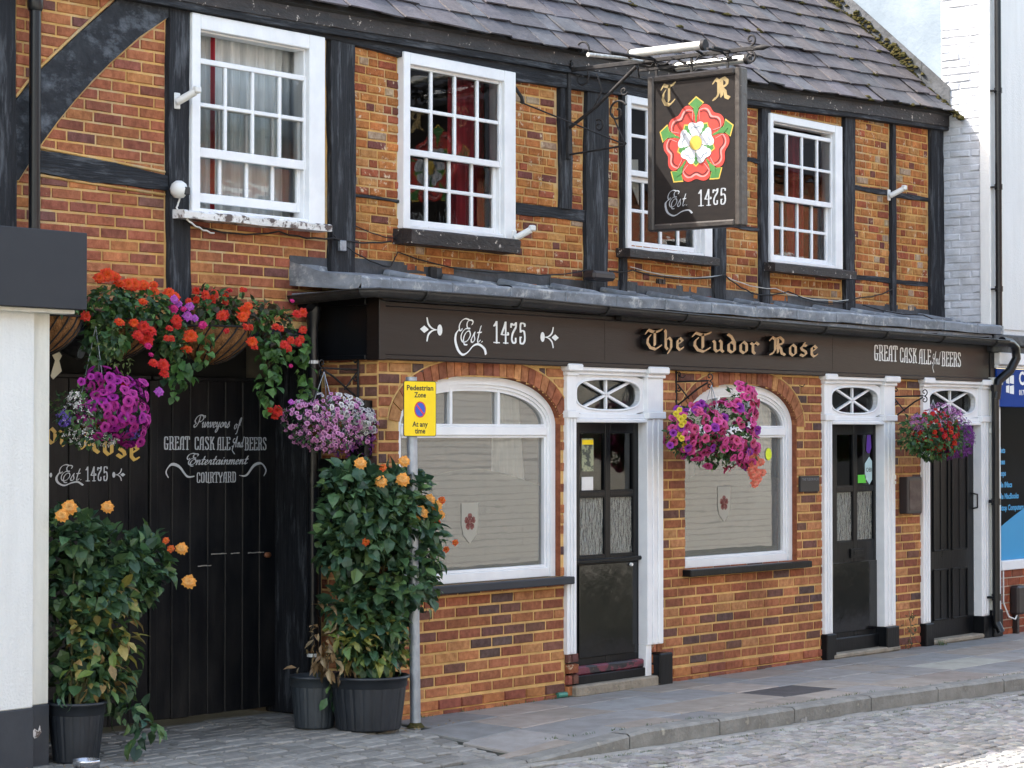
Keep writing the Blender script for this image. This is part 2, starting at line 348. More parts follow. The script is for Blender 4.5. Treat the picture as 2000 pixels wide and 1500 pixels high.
def interp(x, pts):
    if x <= pts[0][0]: return pts[0][1]
    for (a, b), (c, d) in zip(pts, pts[1:]):
        if x <= c: return b + (d - b) * (x - a) / (c - a)
    return pts[-1][1]
def FR(y):                      # mapping onto a street-facing plane
    return lambda u, v, d=0.0: (u, y - d, v)
rnd = random.Random(7)

# ------------------------------------------------------------------ brickwork
PAL_LOW = [((.45, .185, .082), 4), ((.38, .14, .068), 3), ((.30, .105, .058), 2.6), ((.19, .09, .068), 1.5), ((.125, .078, .072), 1.1), ((.54, .26, .11), 2.4)]
PAL_UL = [((.43, .155, .075), 4), ((.38, .13, .07), 4), ((.30, .10, .066), 3), ((.2, .09, .075), 1.0), ((.49, .20, .08), 3)]
PAL_UR = [((.52, .215, .07), 5), ((.48, .18, .06), 4), ((.36, .11, .055), 2.6), ((.2, .075, .06), .8), ((.56, .28, .10), 2), ((.46, .34, .24), .5)]
def pick(pal, g):
    t = sum(w_ for _, w_ in pal) * g.random()
    for c, w_ in pal:
        t -= w_
        if t <= 0: break
    k = 1 + g.uniform(-.14, .14)
    return tuple(min(1, x * k * (1 + g.uniform(-.05, .05))) for x in c)
def cut(iv, a, b):
    out = []
    for x0, x1 in iv:
        if b <= x0 or a >= x1: out.append((x0, x1)); continue
        if a > x0: out.append((x0, a))
        if b < x1: out.append((b, x1))
    return out
def bricks(mb, fn, u0, u1, v0, v1, pal, seed, holes=(), course=.0806, bl=.225, mortar=.013, header=0.0, depth=.006, wav=0.0, mi=0, ragged=0.0, palfn=None):
    """courses of bricks; holes are functions v -> list of (ua, ub) to keep clear"""
    g = random.Random(seed); r = 0; v = v0
    while v < v1 - .01:
        top = min(v + course, v1)
        u = u0 - g.random() * bl * .2 - (bl / 2 if r % 2 else 0)
        while u < u1:
            L = bl * (1 + g.uniform(-.05, .05) * (1 + ragged))
            if g.random() < header: L = bl * .5 * (1 + g.uniform(-.05, .12))
            a, b = max(u, u0), min(u + L, u1)
            iv = [(a + mortar / 2, b - mortar / 2)]
            for h in holes:
                for vv in ((v + top) / 2,):
                    for (ha, hb) in h(vv): iv = cut(iv, ha, hb)
            col = pick(palfn(u) if palfn else pal, g)
            for (p, q) in iv:
                if q - p < .03: continue
                w1 = wav * math.sin(u * 1.7 + r * .35); w2 = wav * math.sin((u + L) * 1.7 + r * .35)
                j = lambda: g.uniform(-.0022, .0022) * (1 + ragged)
                zb, zt = v + mortar / 2, top - mortar / 2
                if zt - zb < .015: continue
                d = depth + g.uniform(-.002, .003)
                i_ = .004 + ragged * .002
                A = [fn(p, zb + w1, 0), fn(q, zb + w2, 0), fn(q, zt + w2, 0), fn(p, zt + w1, 0)]
                B = [fn(p + i_ + j(), zb + i_ + w1 + j(), d), fn(q - i_ + j(), zb + i_ + w2 + j(), d), fn(q - i_ + j(), zt - i_ + w2 + j(), d), fn(p + i_ + j(), zt - i_ + w1 + j(), d)]
                mb.poly(A + B, [(0, 1, 5, 4), (1, 2, 6, 5), (2, 3, 7, 6), (3, 0, 4, 7), (4, 5, 6, 7)], mi, col)
            u += L
        v = top; r += 1
def backing(mb, fn, u0, u1, v0, v1, holes, step=.02, mi=1, d=.0):
    """the mortar bed with real openings"""
    rows = []; v = v0
    while v < v1 - 1e-6:
        t = min(v + step, v1); iv = [(u0, u1)]
        for h in holes:
            for (a, b) in h((v + t) / 2): iv = cut(iv, a, b)
        iv = [(round(a, 4), round(b, 4)) for a, b in iv]
        if rows and rows[-1][2] == iv: rows[-1][1] = t
        else: rows.append([v, t, iv])
        v = t
    for a, b, iv in rows:
        for (p, q) in iv: mb.face([fn(p, a, d), fn(q, a, d), fn(q, b, d), fn(p, b, d)], mi)
def rect(a, b, c, d): return lambda v: [(a, b)] if c < v < d else []

# ------------------------------------------------------------------ lettering: strokes of a broad pen
def hull(pts):
    pts = sorted(set((round(a, 6), round(b, 6)) for a, b in pts))
    if len(pts) < 3: return pts
    def half(p):
        o = []
        for q in p:
            while len(o) > 1 and (o[-1][0] - o[-2][0]) * (q[1] - o[-2][1]) - (o[-1][1] - o[-2][1]) * (q[0] - o[-2][0]) <= 1e-12: o.pop()
            o.append(q)
        return o
    a = half(pts); b = half(pts[::-1]); return a[:-1] + b[:-1]
def smooth(pts, k=5):
    if len(pts) < 3: return pts
    out = []
    P = [pts[0]] + list(pts) + [pts[-1]]
    for i in range(1, len(P) - 2):
        p0, p1, p2, p3 = P[i - 1], P[i], P[i + 1], P[i + 2]
        for j in range(k):
            t = j / k
            out.append(tuple(.5 * ((2 * p1[c]) + (-p0[c] + p2[c]) * t + (2 * p0[c] - 5 * p1[c] + 4 * p2[c] - p3[c]) * t * t + (-p0[c] + 3 * p1[c] - 3 * p2[c] + p3[c]) * t ** 3) for c in (0, 1)))
    out.append(pts[-1]); return out
BL = {  # blackletter
 'T': (.9, [[(.0, .78), (.12, .95), (.4, .87), (.62, .88), (.9, 1.0)], [(.24, .68), (.1, .52), (.08, .3), (.24, .07), (.54, .0), (.86, .2)], [(.5, .88), (.5, .2)]]),
 'h': (.56, [[(.06, .98), (.1, .9), (.1, .14), (.2, .04)], [(.12, .48), (.3, .62), (.42, .5), (.42, .12), (.24, -.16)]]),
 'e': (.5, [[(.1, .5), (.1, .14), (.24, .03), (.42, .14)], [(.1, .5), (.26, .63), (.4, .5), (.12, .3)]]),
 'u': (.6, [[(.02, .58), (.1, .5), (.1, .14), (.2, .04), (.42, .18)], [(.36, .62), (.44, .54), (.44, .12), (.54, .04)]]),
 'd': (.52, [[(.06, .98), (.26, .84), (.42, .56), (.42, .14), (.26, .03), (.1, .14), (.1, .46), (.24, .58), (.42, .48)]]),
 'o': (.52, [[(.1, .48), (.1, .14), (.26, .03), (.42, .14), (.42, .5), (.26, .62), (.1, .48)]]),
 'r': (.46, [[(.02, .58), (.12, .5), (.12, .12), (.22, .03)], [(.12, .46), (.28, .62), (.42, .52)]]),
 'R': (.86, [[(-.06, .8), (.06, .96), (.22, .86), (.22, .3), (.1, .1), (-.06, .04)], [(.22, .88), (.5, .98), (.68, .84), (.66, .66), (.3, .52)], [(.36, .52), (.56, .36), (.6, .12), (.78, .04)], [(.38, .86), (.38, .16)]]),
 's': (.5, [[(.42, .6), (.24, .62), (.1, .5), (.14, .38), (.36, .28), (.4, .14), (.24, .03), (.06, .1)], [(.24, .62), (.3, .74)]]),
}
CP = {  # condensed caps and figures
 'G': (.44, [[(.35, .76), (.32, .92), (.2, .97), (.09, .88), (.07, .5), (.09, .12), (.2, .03), (.33, .1), (.34, .44)], [(.22, .44), (.42, .44)]]),
 'R': (.46, [[(.1, 0), (.1, .98)], [(.02, .98), (.27, .98), (.35, .88), (.35, .64), (.27, .53), (.1, .53)], [(.24, .53), (.34, .4), (.35, .1), (.44, .02)], [(.02, .02), (.18, .02)]]),
 'E': (.42, [[(.1, 0), (.1, .98)], [(.02, .97), (.34, .97), (.37, .8)], [(.1, .52), (.27, .52), (.28, .6)], [(.02, .03), (.34, .03), (.38, .22)]]),
 'A': (.46, [[(.0, .03), (.08, .08), (.1, .6), (.14, .86), (.24, .97), (.36, .98)], [(.35, .0), (.35, .98)], [(.1, .42), (.35, .42)], [(.28, .02), (.44, .02)]]),
 'T': (.42, [[(.21, 0), (.21, .97)], [(.02, .78), (.04, .97), (.38, .97), (.4, .78)], [(.12, .02), (.3, .02)]]),
 'C': (.42, [[(.36, .72), (.33, .92), (.21, .97), (.09, .88), (.07, .5), (.09, .12), (.21, .03), (.33, .08), (.36, .28)]]),
 'S': (.42, [[(.35, .76), (.31, .93), (.21, .98), (.09, .9), (.08, .72), (.2, .54), (.33, .38), (.35, .15), (.22, .02), (.1, .06), (.06, .24)]]),
 'K': (.46, [[(.1, 0), (.1, .98)], [(.4, .97), (.34, .9), (.14, .48)], [(.2, .56), (.34, .42), (.35, .1), (.44, .02)], [(.02, .02), (.18, .02)], [(.02, .97), (.18, .97)]]),
 'L': (.4, [[(.1, 0), (.1, .98)], [(.02, .97), (.18, .97)], [(.02, .03), (.34, .03), (.37, .24)]]),
 'B': (.44, [[(.1, 0), (.1, .98)], [(.02, .98), (.26, .98), (.34, .88), (.34, .64), (.26, .53), (.1, .53)], [(.26, .53), (.36, .42), (.36, .14), (.28, .02), (.02, .02)]]),
 'O': (.44, [[(.21, .97), (.09, .88), (.07, .5), (.09, .12), (.21, .03), (.33, .12), (.35, .5), (.33, .88), (.21, .97)]]),
 'U': (.46, [[(.02, .97), (.1, .97), (.09, .3), (.12, .1), (.22, .03), (.35, .1)], [(.35, .97), (.35, .03), (.43, .02)]]),
 'Y': (.44, [[(.04, .97), (.08, .7), (.2, .45)], [(.38, .97), (.34, .7), (.2, .45), (.2, 0)], [(.12, .02), (.3, .02)]]),
 'D': (.46, [[(.1, 0), (.1, .98)], [(.02, .98), (.24, .98), (.36, .84), (.37, .5), (.36, .16), (.24, .02), (.02, .02)]]),
 '1': (.34, [[(.02, .78), (.08, .84), (.17, .98)], [(.17, .98), (.17, 0)], [(.03, .02), (.31, .02)]]),
 '4': (.44, [[(.27, 0), (.27, .98)], [(.26, .97), (.16, .7), (.04, .44), (.06, .4), (.4, .4), (.4, .5)], [(.16, .02), (.38, .02)]]),
 '7': (.42, [[(.05, .76), (.08, .93), (.22, .86), (.36, .98)], [(.36, .98), (.33, .76), (.14, .46), (.1, .18), (.2, .03), (.32, .08), (.33, .26)]]),
 '5': (.42, [[(.36, .84), (.34, .95), (.12, .95), (.1, .56)], [(.1, .56), (.22, .64), (.34, .54), (.36, .2), (.24, .02), (.1, .06), (.09, .3), (.14, .32)]]),
}
SC = {  # script
 'E': (.86, [[(.84, .82), (.88, .96), (.7, 1.03), (.52, .96), (.48, .8), (.58, .64), (.74, .62)], [(.7, .64), (.42, .6), (.22, .38), (.24, .12), (.44, -.02), (.7, .06), (.84, .3), (.74, .5), (.54, .46), (.4, .2), (.5, -.1), (.72, -.14)], [(.6, 1.03), (.32, 1.08), (.06, .96), (-.04, .72), (.04, .52), (.16, .52), (.18, .6)]]),
 'P': (.84, [[(.5, .92), (.44, .44), (.24, .04), (.06, .04), (.02, .18), (.12, .22)], [(.2, .3), (.02, .56), (.2, .9), (.54, 1.02), (.84, .92), (.86, .66), (.66, .48), (.46, .5)], [(.84, .92), (1.0, .96), (1.02, .8)]]),
 'A': (.78, [[(.3, .4), (.06, .5), (.06, .74), (.24, .78)], [(.0, .1), (.14, .04), (.34, .34), (.62, 1.0)], [(.62, 1.0), (.6, .5), (.6, .04), (.7, .08)], [(.24, .4), (.62, .42)]]),
 'u': (.42, [[(.02, .3), (.1, .43), (.1, .12), (.16, .0), (.28, .12), (.33, .43)], [(.33, .43), (.33, .1), (.38, .0), (.46, .12)]]),
 'r': (.34, [[(.02, .1), (.12, .44), (.18, .38), (.24, .36), (.22, .1), (.28, .0), (.36, .1)]]),
 'v': (.36, [[(.02, .36), (.08, .42), (.14, .1), (.18, .0), (.3, .2), (.3, .42), (.38, .36)]]),
 'e': (.34, [[(.06, .14), (.24, .26), (.24, .4), (.14, .42), (.06, .24), (.1, .04), (.2, .0), (.36, .12)]]),
 'y': (.42, [[(.02, .34), (.08, .42), (.1, .12), (.16, .02), (.28, .14), (.34, .43)], [(.34, .43), (.3, -.1), (.2, -.4), (.08, -.34), (.16, -.12), (.42, .1)]]),
 'o': (.38, [[(.2, .43), (.08, .3), (.08, .1), (.18, .0), (.3, .1), (.32, .32), (.2, .43), (.3, .36), (.4, .38)]]),
 's': (.32, [[(.02, .1), (.2, .47), (.2, .32), (.28, .14), (.2, .0), (.06, .02), (.06, .1)]]),
 'f': (.34, [[(.08, .1), (.28, .6), (.3, .92), (.22, .98), (.16, .7), (.12, .1), (.06, -.38), (-.06, -.42)], [(.1, .3), (.3, .34)]]),
 'n': (.44, [[(.02, .3), (.1, .43), (.1, .0)], [(.1, .14), (.24, .42), (.32, .36), (.32, .08), (.38, .0), (.46, .1)]]),
 't': (.3, [[(.2, .78), (.14, .4), (.12, .1), (.18, .0), (.3, .1)], [(.02, .46), (.3, .48)]]),
 'a': (.44, [[(.3, .36), (.2, .43), (.08, .3), (.08, .08), (.16, .0), (.3, .16), (.34, .43)], [(.34, .43), (.33, .08), (.38, .0), (.46, .1)]]),
 'i': (.24, [[(.02, .2), (.1, .43), (.1, .08), (.16, .0), (.24, .1)], [(.16, .62), (.17, .64)]]),
 'm': (.62, [[(.02, .3), (.1, .43), (.1, .0)], [(.1, .14), (.22, .42), (.3, .36), (.3, .0)], [(.3, .14), (.42, .42), (.5, .36), (.5, .08), (.56, .0), (.64, .1)]]),
 'd': (.44, [[(.3, .36), (.2, .43), (.08, .3), (.08, .08), (.16, .0), (.3, .16), (.36, .98)], [(.36, .98), (.34, .08), (.4, .0), (.48, .1)]]),
 '.': (.2, [[(.08, .03), (.1, .05)]]),
}
def strokes(mb, fn, pts, W, Hh, ang, sx, sz, ox, oz, d0, thick=0, mi=0, mi2=None, sm=True, shear=0, taper=None):
    ps = smooth(pts) if sm else pts
    ca, sa = math.cos(ang), math.sin(ang)
    nib = [(W / 2, Hh / 2), (-W / 2, Hh / 2), (-W / 2, -Hh / 2), (W / 2, -Hh / 2)]
    nib = [(x * ca - y * sa, x * sa + y * ca) for x, y in nib]
    n = len(ps)
    for i in range(n - 1):
        k0 = taper(i / (n - 1)) if taper else 1; k1 = taper((i + 1) / (n - 1)) if taper else 1
        pl = [(ps[i][0] + a * k0, ps[i][1] + b * k0) for a, b in nib] + [(ps[i + 1][0] + a * k1, ps[i + 1][1] + b * k1) for a, b in nib]
        h = hull(pl)
        if len(h) < 3: continue
        h = [(ox + (u + shear * v) * sx, oz + v * sz) for u, v in h]
        e = STK[0] = (STK[0] + 1) % 7
        dd = d0 + e * .00012
        if thick:
            mb.prism(h, fn, dd, d0 - thick, mi, mi2)
        else: mb.face([fn(u, v, dd) for u, v in h], mi)
STK = [0]
def write(mb, fn, text, font, u0, v0, width, height, nib, d0=.002, thick=0, mi=0, mi2=None, shear=0, gap=.06, space=.3, sm=True, vtop=None):
    """lay text from u0 over the given width; v0 baseline, height = cap height"""
    tot = sum((font[c][0] + gap) if c != ' ' else space for c in text) - gap
    k = width / (tot + shear * .6); u = 0
    for c in text:
        if c == ' ': u += space; continue
        wd, st = font[c]
        for p in st: strokes(mb, fn, p, nib[0], nib[1], nib[2], k, height, u0 + u * k, v0, d0, thick, mi, mi2, sm, shear)
        u += wd + gap
NB = (.14, .045, R(42)); NC = (.115, .05, 0); NS = (.075, .03, R(35))
def bfont(text, size, fn, mats, name, parent, u0, v0, width=None, align='LEFT', thick=0, d0=.002, bold=0.0):
    """plain sans lettering from Blender's own face, laid on a surface"""
    cu = bpy.data.curves.new("t", 'FONT'); cu.body = text; cu.size = size; cu.offset = bold; cu.resolution_u = 3
    o = bpy.data.objects.new("t", cu); COL.objects.link(o)
    dg = bpy.context.evaluated_depsgraph_get(); dg.update()
    me = bpy.data.meshes.new_from_object(o.evaluated_get(dg))
    xs = [v.co.x for v in me.vertices]
    x0, x1 = min(xs), max(xs); k = (width / (x1 - x0)) if width else 1
    if align == 'CENTER': u0 = u0 - (x1 - x0) * k / 2
    mb = MB()
    vs = [fn(u0 + (v.co.x - x0) * k, v0 + v.co.y, d0) for v in me.vertices]
    mb.poly(vs, [tuple(p.vertices) for p in me.polygons])
    COL.objects.unlink(o); bpy.data.objects.remove(o); bpy.data.curves.remove(cu); bpy.data.meshes.remove(me)
    return mb.build(name, mats, parent)

# ================================================================== GROUND
EY = .38                       # how far the slates stand forward
def eave(x): return interp(x, [(8.8, 4.67), (11.26, 4.70), (12.5, 4.735), (15.0, 4.78), (16.6, 4.79), (18.55, 4.875), (20.1, 4.92)])
def beamz(x): return interp(x, [(8.8, 4.5), (11.6, 4.5), (12.3, 4.47), (13.6, 4.45), (14.85, 4.49), (16.9, 4.6), (18.4, 4.71), (20.1, 4.78)])
def kerby(x): return interp(x, [(9, -1.2), (10, -1.32), (11.2, -1.46), (11.9, -1.55), (12.5, -1.6), (13.8, -1.66), (15.0, -1.71), (15.9, -1.82), (16.9, -1.94), (20, -2.2), (26, -2.4)])
def kerbdrop(x): return interp(x, [(10.2, .10), (11.4, .085), (12.3, .0)])       # the kerb dips to the yard entrance
mb = MB(); mb.face([(-90, -90, -.34), (110, -90, -.34), (110, 110, -.34), (-90, 110, -.34)])
tag(mb.build("ground", M_ASPH), kind="structure")
mb = MB(); mb.face([(-30, -13.5, -.165), (70, -13.5, -.165), (70, -1.2, -.165), (-30, -1.2, -.165)], 1)
g = random.Random(11)
y = -1.4; r = 0
while y > -5.2:
    x = 9.0 + g.random() * .1
    hgt = .075 + g.random() * .018
    while x < 18.2:
        L = g.uniform(.065, .125)
        yk = kerby(x) - .05
        wv = .05 * math.sin(x * .8 + r * .09) + .02 * math.sin(x * 2.3 + r)
        if y + wv < yk - hgt * .45:
            b = g.uniform(.65, 1.2) * .32
            c = (b * g.uniform(.96, 1.04), b * g.uniform(.97, 1.02), b * g.uniform(.93, 1.06))
            mb.slab(x + L / 2, y + wv, -.11 + g.uniform(-.005, .005), L - .014, hgt - .014, .04, g.uniform(-.07, .07), g.uniform(-.045, .045), g.uniform(-.045, .045), .009, 0, c)
        x += L
    y -= hgt; r += 1
tag(mb.build("road", [M_SETT, M_JOINT]), kind="structure")
# strip of gutter stones along the kerb belongs to the road edge
mb = MB(); x = 9.4
while x < 24:
    L = g.uniform(.16, .3); y0 = (kerby(x) + kerby(x + L)) / 2
    b = g.uniform(.24, .33); a = math.atan2(kerby(x + L) - kerby(x), L)
    mb.slab(x + L / 2, y0 - .045, -.102 + g.uniform(-.003, .003), L - .008, .1, .04, a, 0, g.uniform(-.04, .04), .01, 0, (b, b * .99, b * .96)); x += L
tag(mb.build("gutter_stones", M_SETT), kind="structure")
# pavement of large slabs; near the yard entrance it dips to the low kerb
def G(x, y): return -kerbdrop(x) * max(0, min(1, (-.15 - y) / 1.2))
mb = MB()
for i in range(30):
    for j in range(8):
        xa, xb = 11.3 + i * .5, 11.8 + i * .5; f = lambda x, t: .3 + (kerby(x) + .13 - .3) * t
        q = [(xa, f(xa, j / 8)), (xb, f(xb, j / 8)), (xb, f(xb, (j + 1) / 8)), (xa, f(xa, (j + 1) / 8))]
        mb.face([(x, y, G(x, y) - .022) for x, y in q][::-1], 1)
g = random.Random(5)
y = .02
for row in range(7):
    dpt = (.40, .44, .41, .45, .4, .45, .4)[row]
    x = 11.62 - .13 * row + g.random() * .06
    while x < 25:
        L = g.uniform(.42, .78)
        ya, yb = kerby(x) + .148, kerby(x + L) + .148
        if y - .05 > max(ya, yb):
            base = g.choice([(.31, .265, .23), (.28, .265, .25), (.24, .235, .23), (.32, .28, .24), (.26, .26, .255)])
            k = g.uniform(.85, 1.15); c = tuple(v * k for v in base)
            if abs(x - 14.6) < .3 and row == 2: c = (.075, .07, .072)
            if abs(x - 17.3) < .28 and row == 2: c = (.38, .37, .32)
            zt = g.uniform(-.003, .003)
            q0, q1 = max(y - dpt, ya), max(y - dpt, yb); e = .005
            P = [(x + e, q0 + e), (x + L - e, q1 + e), (x + L - e, y - e), (x + e, y - e)]
            cx = sum(p[0] for p in P) / 4; cy = sum(p[1] for p in P) / 4
            T = [(cx + (p[0] - cx) * .985, cy + (p[1] - cy) * .97, zt + G(*p)) for p in P]
            Bm = [(p[0], p[1], zt - .006 + G(*p)) for p in P]; Bb = [(p[0], p[1], -.03 + G(*p)) for p in P]
            mb.poly(T + Bm + Bb, [(0, 1, 2, 3), (4, 5, 1, 0), (5, 6, 2, 1), (6, 7, 3, 2), (7, 4, 0, 3), (8, 9, 5, 4), (9, 10, 6, 5), (10, 11, 7, 6), (11, 8, 4, 7)], 0, c)
        x += L
    y -= dpt
tag(mb.build("pavement", [M_SLAB, M_JOINT]), kind="structure")
# small block paving in front of the gate
mb = MB()
for i in range(10):
    for j in range(8):
        xa, xb = 7 + i * .43, 7.43 + i * .43; f = lambda x, t: 1.0 + (kerby(x) + .14 - 1.0) * t
        q = [(xa, f(xa, j / 8)), (xb, f(xb, j / 8)), (xb, f(xb, (j + 1) / 8)), (xa, f(xa, (j + 1) / 8))]
        mb.face([(x, y, G(x, y) - .026) for x, y in q][::-1], 1)
y = 1.0; r = 0
while y > -1.6:
    x = 8.2 + (r % 2) * .1
    xe = 11.62 - max(0, .02 - y) * .28 if y < .02 else 11.58
    while x < xe - .05:
        L = min(.2 if g.random() < .75 else .14, xe - x)
        if y - .1 > kerby(x) + .12:
            b = g.uniform(.17, .31); h_ = g.uniform(-.005, .005)
            mb.slab(x + L / 2, y - .05, G(x + L / 2, y - .05) + h_, L - .011, .089, .03, g.uniform(-.035, .035), g.uniform(-.03, .03) , g.uniform(-.05, .05) + (kerbdrop(x) / 1.2 if -1.35 < y < -.15 else 0), .009, 0, (b, b * .985, b * .96))
        x += L
    y -= .1; r += 1
tag(mb.build("yard_paving", [M_SETT, M_JOINT]), kind="structure")
# kerb stones
mb = MB(); x = 10.4
while x < 25:
    L = g.uniform(.8, .98); N = 5
    top = []; z0s = []
    for k in range(N + 1):
        xx = x + .006 + (L - .012) * k / N; yy = kerby(xx); d = -kerbdrop(xx) + g.uniform(-.002, .002) + .004
        top.append((xx, yy, d))
    for k in range(N):
        (xa, ya, da), (xb, yb, db) = top[k], top[k + 1]
        bo = .018 + .004 * math.sin(xa * 9)
        mb.face([(xa, ya + .145, da), (xa, ya + bo, da), (xb, yb + bo, db), (xb, yb + .145, db)][::-1])
        mb.face([(xa, ya + bo, da), (xa, ya, da - .016), (xb, yb, db - .016), (xb, yb + bo, db)][::-1])
        mb.face([(xa, ya, da - .016), (xa, ya + .004, -.16), (xb, yb + .004, -.16), (xb, yb, db - .016)][::-1])
    xa, ya, da = top[0]; mb.face([(xa, ya + .145, da), (xa, ya, da - .016), (xa, ya, -.16), (xa, ya + .145, -.16)])
    xa, ya, da = top[-1]; mb.face([(xa, ya + .145, da), (xa, ya, da - .016), (xa, ya, -.16), (xa, ya + .145, -.16)])
    x += L
tag(mb.build("kerb", M_KERB), kind="structure")
# green growth in the joints
mb = MB(); g = random.Random(3)
def tuft(mb, x, y, z, n, h, g, spread=.03):
    for _ in range(n):
        a = g.uniform(0, 2 * PI); l = h * g.uniform(.5, 1.2); px, py = x + g.gauss(0, spread), y + g.gauss(0, spread * .6)
        dx, dy = math.cos(a) * .5 * l, math.sin(a) * .5 * l; w_ = .004
        k = g.uniform(.7, 1.2)
        mb.face([(px - w_, py, z), (px + w_, py, z), (px + dx, py + dy, z + l)], 0, (.07 * k, .13 * k, .03 * k))
for _ in range(260):
    x = g.uniform(11.6, 18); t = g.random()
    yy = kerby(x) + .15 if t < .35 else (kerby(x) - .1 if t < .8 else -.02)
    zz = 0 if yy > kerby(x) else -.115
    tuft(mb, x, yy + g.gauss(0, .008), zz, g.randint(2, 6), .018, g, .02)
for _ in range(240):
    x = g.uniform(11.5, 16.5); yy = kerby(x) - g.uniform(.1, .8)
    tuft(mb, x, yy, -.118, g.randint(1, 4), .012, g, .03)
M_GRASS = leafmat("small_weed_green", (1, 1, 1), (.8, .8, .7))
tag(mb.build("joint_moss", M_GRASS), "thin green moss and grass sprouting along the joints by the kerb", "moss", kind="stuff")

# ================================================================== THE PUBLIC HOUSE
pub = thing("public_house", "old timber framed brick pub with slate roof and black shopfront fascia", "building", (11.55, 0, 0))
WIN = [  # outer x0,x1,z0,z1 of the upper windows
    (10.31, 11.52, 3.25, 4.495), (12.31, 13.55, 3.285, 4.505), (14.94, 16.12, 3.30, 4.50), (17.0, 18.18, 3.32, 4.58)]
def brace_iv(v):
    lo = interp(v, [(3.34, 8.95), (3.56, 9.13), (3.85, 9.39), (4.11, 9.67), (4.44, 10.13), (4.6, 10.4)])
    up = interp(v, [(3.80, 8.90), (3.99, 9.12), (4.25, 9.42), (4.49, 9.72), (4.6, 9.86)])
    if v < 3.3: return []
    return [(up - .012 if v > 3.8 else 8.6, lo + .012)]
def railL(v):
    a = 9.13 + (3.54 - v) / .055 if v > 3.475 else 10.15     # sloping rail, approximated by its band
    return [(9.12, min(10.15, a if v < 3.54 else 9.12))] if 3.355 < v < 3.54 and True else []
POSTS = [(8.5, 8.955, 2.45, 4.7), (10.14, 10.335, 2.4, 4.52), (11.595, 11.845, 2.95, 4.52), (14.445, 14.735, 2.95, 4.52), (14.12, 14.265, 3.56, 4.50),
         (14.90, 14.985, 2.95, 4.52), (16.19, 16.37, 2.95, 4.6), (16.89, 17.045, 2.95, 4.65), (18.255, 18.44, 2.95, 4.76), (19.10, 19.185, 2.95, 4.79), (19.83, 20.095, 2.95, 4.83)]
RAILS = [(13.61, 14.445, 3.475, 3.572), (18.44, 19.10, 4.045, 4.10), (19.185, 19.83, 4.04, 4.092), (18.44, 19.10, 3.245, 3.30), (19.185, 19.83, 3.245, 3.295),
         (16.72, 16.89, 4.14, 4.185), (16.37, 16.89, 3.57, 3.61), (11.845, 12.35, 3.462, 3.492)]
e_ = .011
holes = [rect(a - e_, b + e_, c, d + .02) for a, b, c, d in POSTS]
holes += [rect(a + .006, b - .006, c + .03, d - .02) for a, b, c, d in WIN]
def beamhole(v): return []
mb = MB(); f5 = FR(.5)
wins = [rect(a + .05, b - .05, c + .03, d - .03) for a, b, c, d in WIN]
backing(mb, f5, 6.0, 11.35, 2.5, 4.70, wins, d=-.002)
backing(mb, f5, 11.35, 16.0, 2.5, 4.73, wins, d=-.002)
backing(mb, f5, 16.0, 20.1, 2.5, 4.82, wins, d=-.002)
def top_hole(v):
    out = []
    for k in range(56):
        xa = 8.7 + k * .2
        if v > beamz(xa + .1) - .012: out.append((xa, xa + .2))
    return out
bricks(mb, f5, 8.6, 10.14, 2.56, 4.58, PAL_UL, 1, holes, course=.069, bl=.225, mortar=.0135, wav=.004, depth=.004)
bricks(mb, f5, 10.335, 11.6, 2.6, 3.26, PAL_UL, 2, holes, course=.0695, bl=.225, mortar=.013, wav=.004, depth=.004)
bricks(mb, f5, 11.845, 14.45, 2.93, 4.56, PAL_UR, 3, holes, course=.0625, bl=.185, mortar=.012, header=.3, wav=.006, depth=.005, ragged=1.0, mi=2)
bricks(mb, f5, 14.735, 20.05, 2.93, 4.8, PAL_UR, 4, holes, course=.0695, bl=.2, mortar=.013, header=.62, wav=.006, depth=.005, ragged=1.3, mi=2)
for ln in ([(8.97, 3.33), (9.13, 3.545), (9.26, 3.70), (9.39, 3.84), (9.52, 3.965), (9.67, 4.10), (9.9, 4.28), (10.13, 4.435)], [(9.71, 4.50), (9.42, 4.255), (9.12, 3.997), (8.96, 3.82)],
           [(9.12, 3.545), (10.13, 3.485)], [(9.12, 3.38), (10.13, 3.345)]):
    mb.tube([f5(u, v, .006) for u, v in ln], .010, 5, 1)
mb.build("upper_wall", [M_BRICK, M_MORTARP, M_BRICKP], pub)
# timbers, each hewn a little crooked
def timber(name, x0, x1, z0, z1, y=.5, proud=.035, horiz=False, mat_=None, seed=0, topfn=None, wob=.009):
    g = random.Random(seed * 13 + 5); mb = MB(); N = 60 if horiz and x1 - x0 > 5 else (12 if horiz else max(5, int((z1 - z0) / .09)))
    ph = g.uniform(0, 6)
    rings = []
    for i in range(N + 1):
        t = i / N
        w1 = wob * (math.sin(t * 5 + ph) + .5 * g.uniform(-1, 1)); w2 = wob * (math.sin(t * 4 + ph * 2) + .5 * g.uniform(-1, 1)); dd = proud + .3 * wob * g.uniform(-1, 1)
        if horiz:
            x = x0 + (x1 - x0) * t; za = z0(x) if callable(z0) else z0; zb = z1(x) if callable(z1) else z1
            rings.append([(x, y + .02, za + w1), (x, y - dd, za + w1 + .006), (x, y - dd, zb + w2 - .006), (x, y + .02, zb + w2)])
        else:
            z = z0 + (z1 - z0) * t
            rings.append([(x0 + w1, y + .02, z), (x0 + w1 + .008, y - dd, z), (x1 + w2 - .008, y - dd, z), (x1 + w2, y + .02, z)])
    for a, b in zip(rings, rings[1:]):
        for k in range(3): mb.face([a[k], a[k + 1], b[k + 1], b[k]])
    mb.face(rings[0]); mb.face(rings[-1][::-1])
    return mb.build(name, mat_ or (M_TIMH if horiz else M_TIMV), pub)
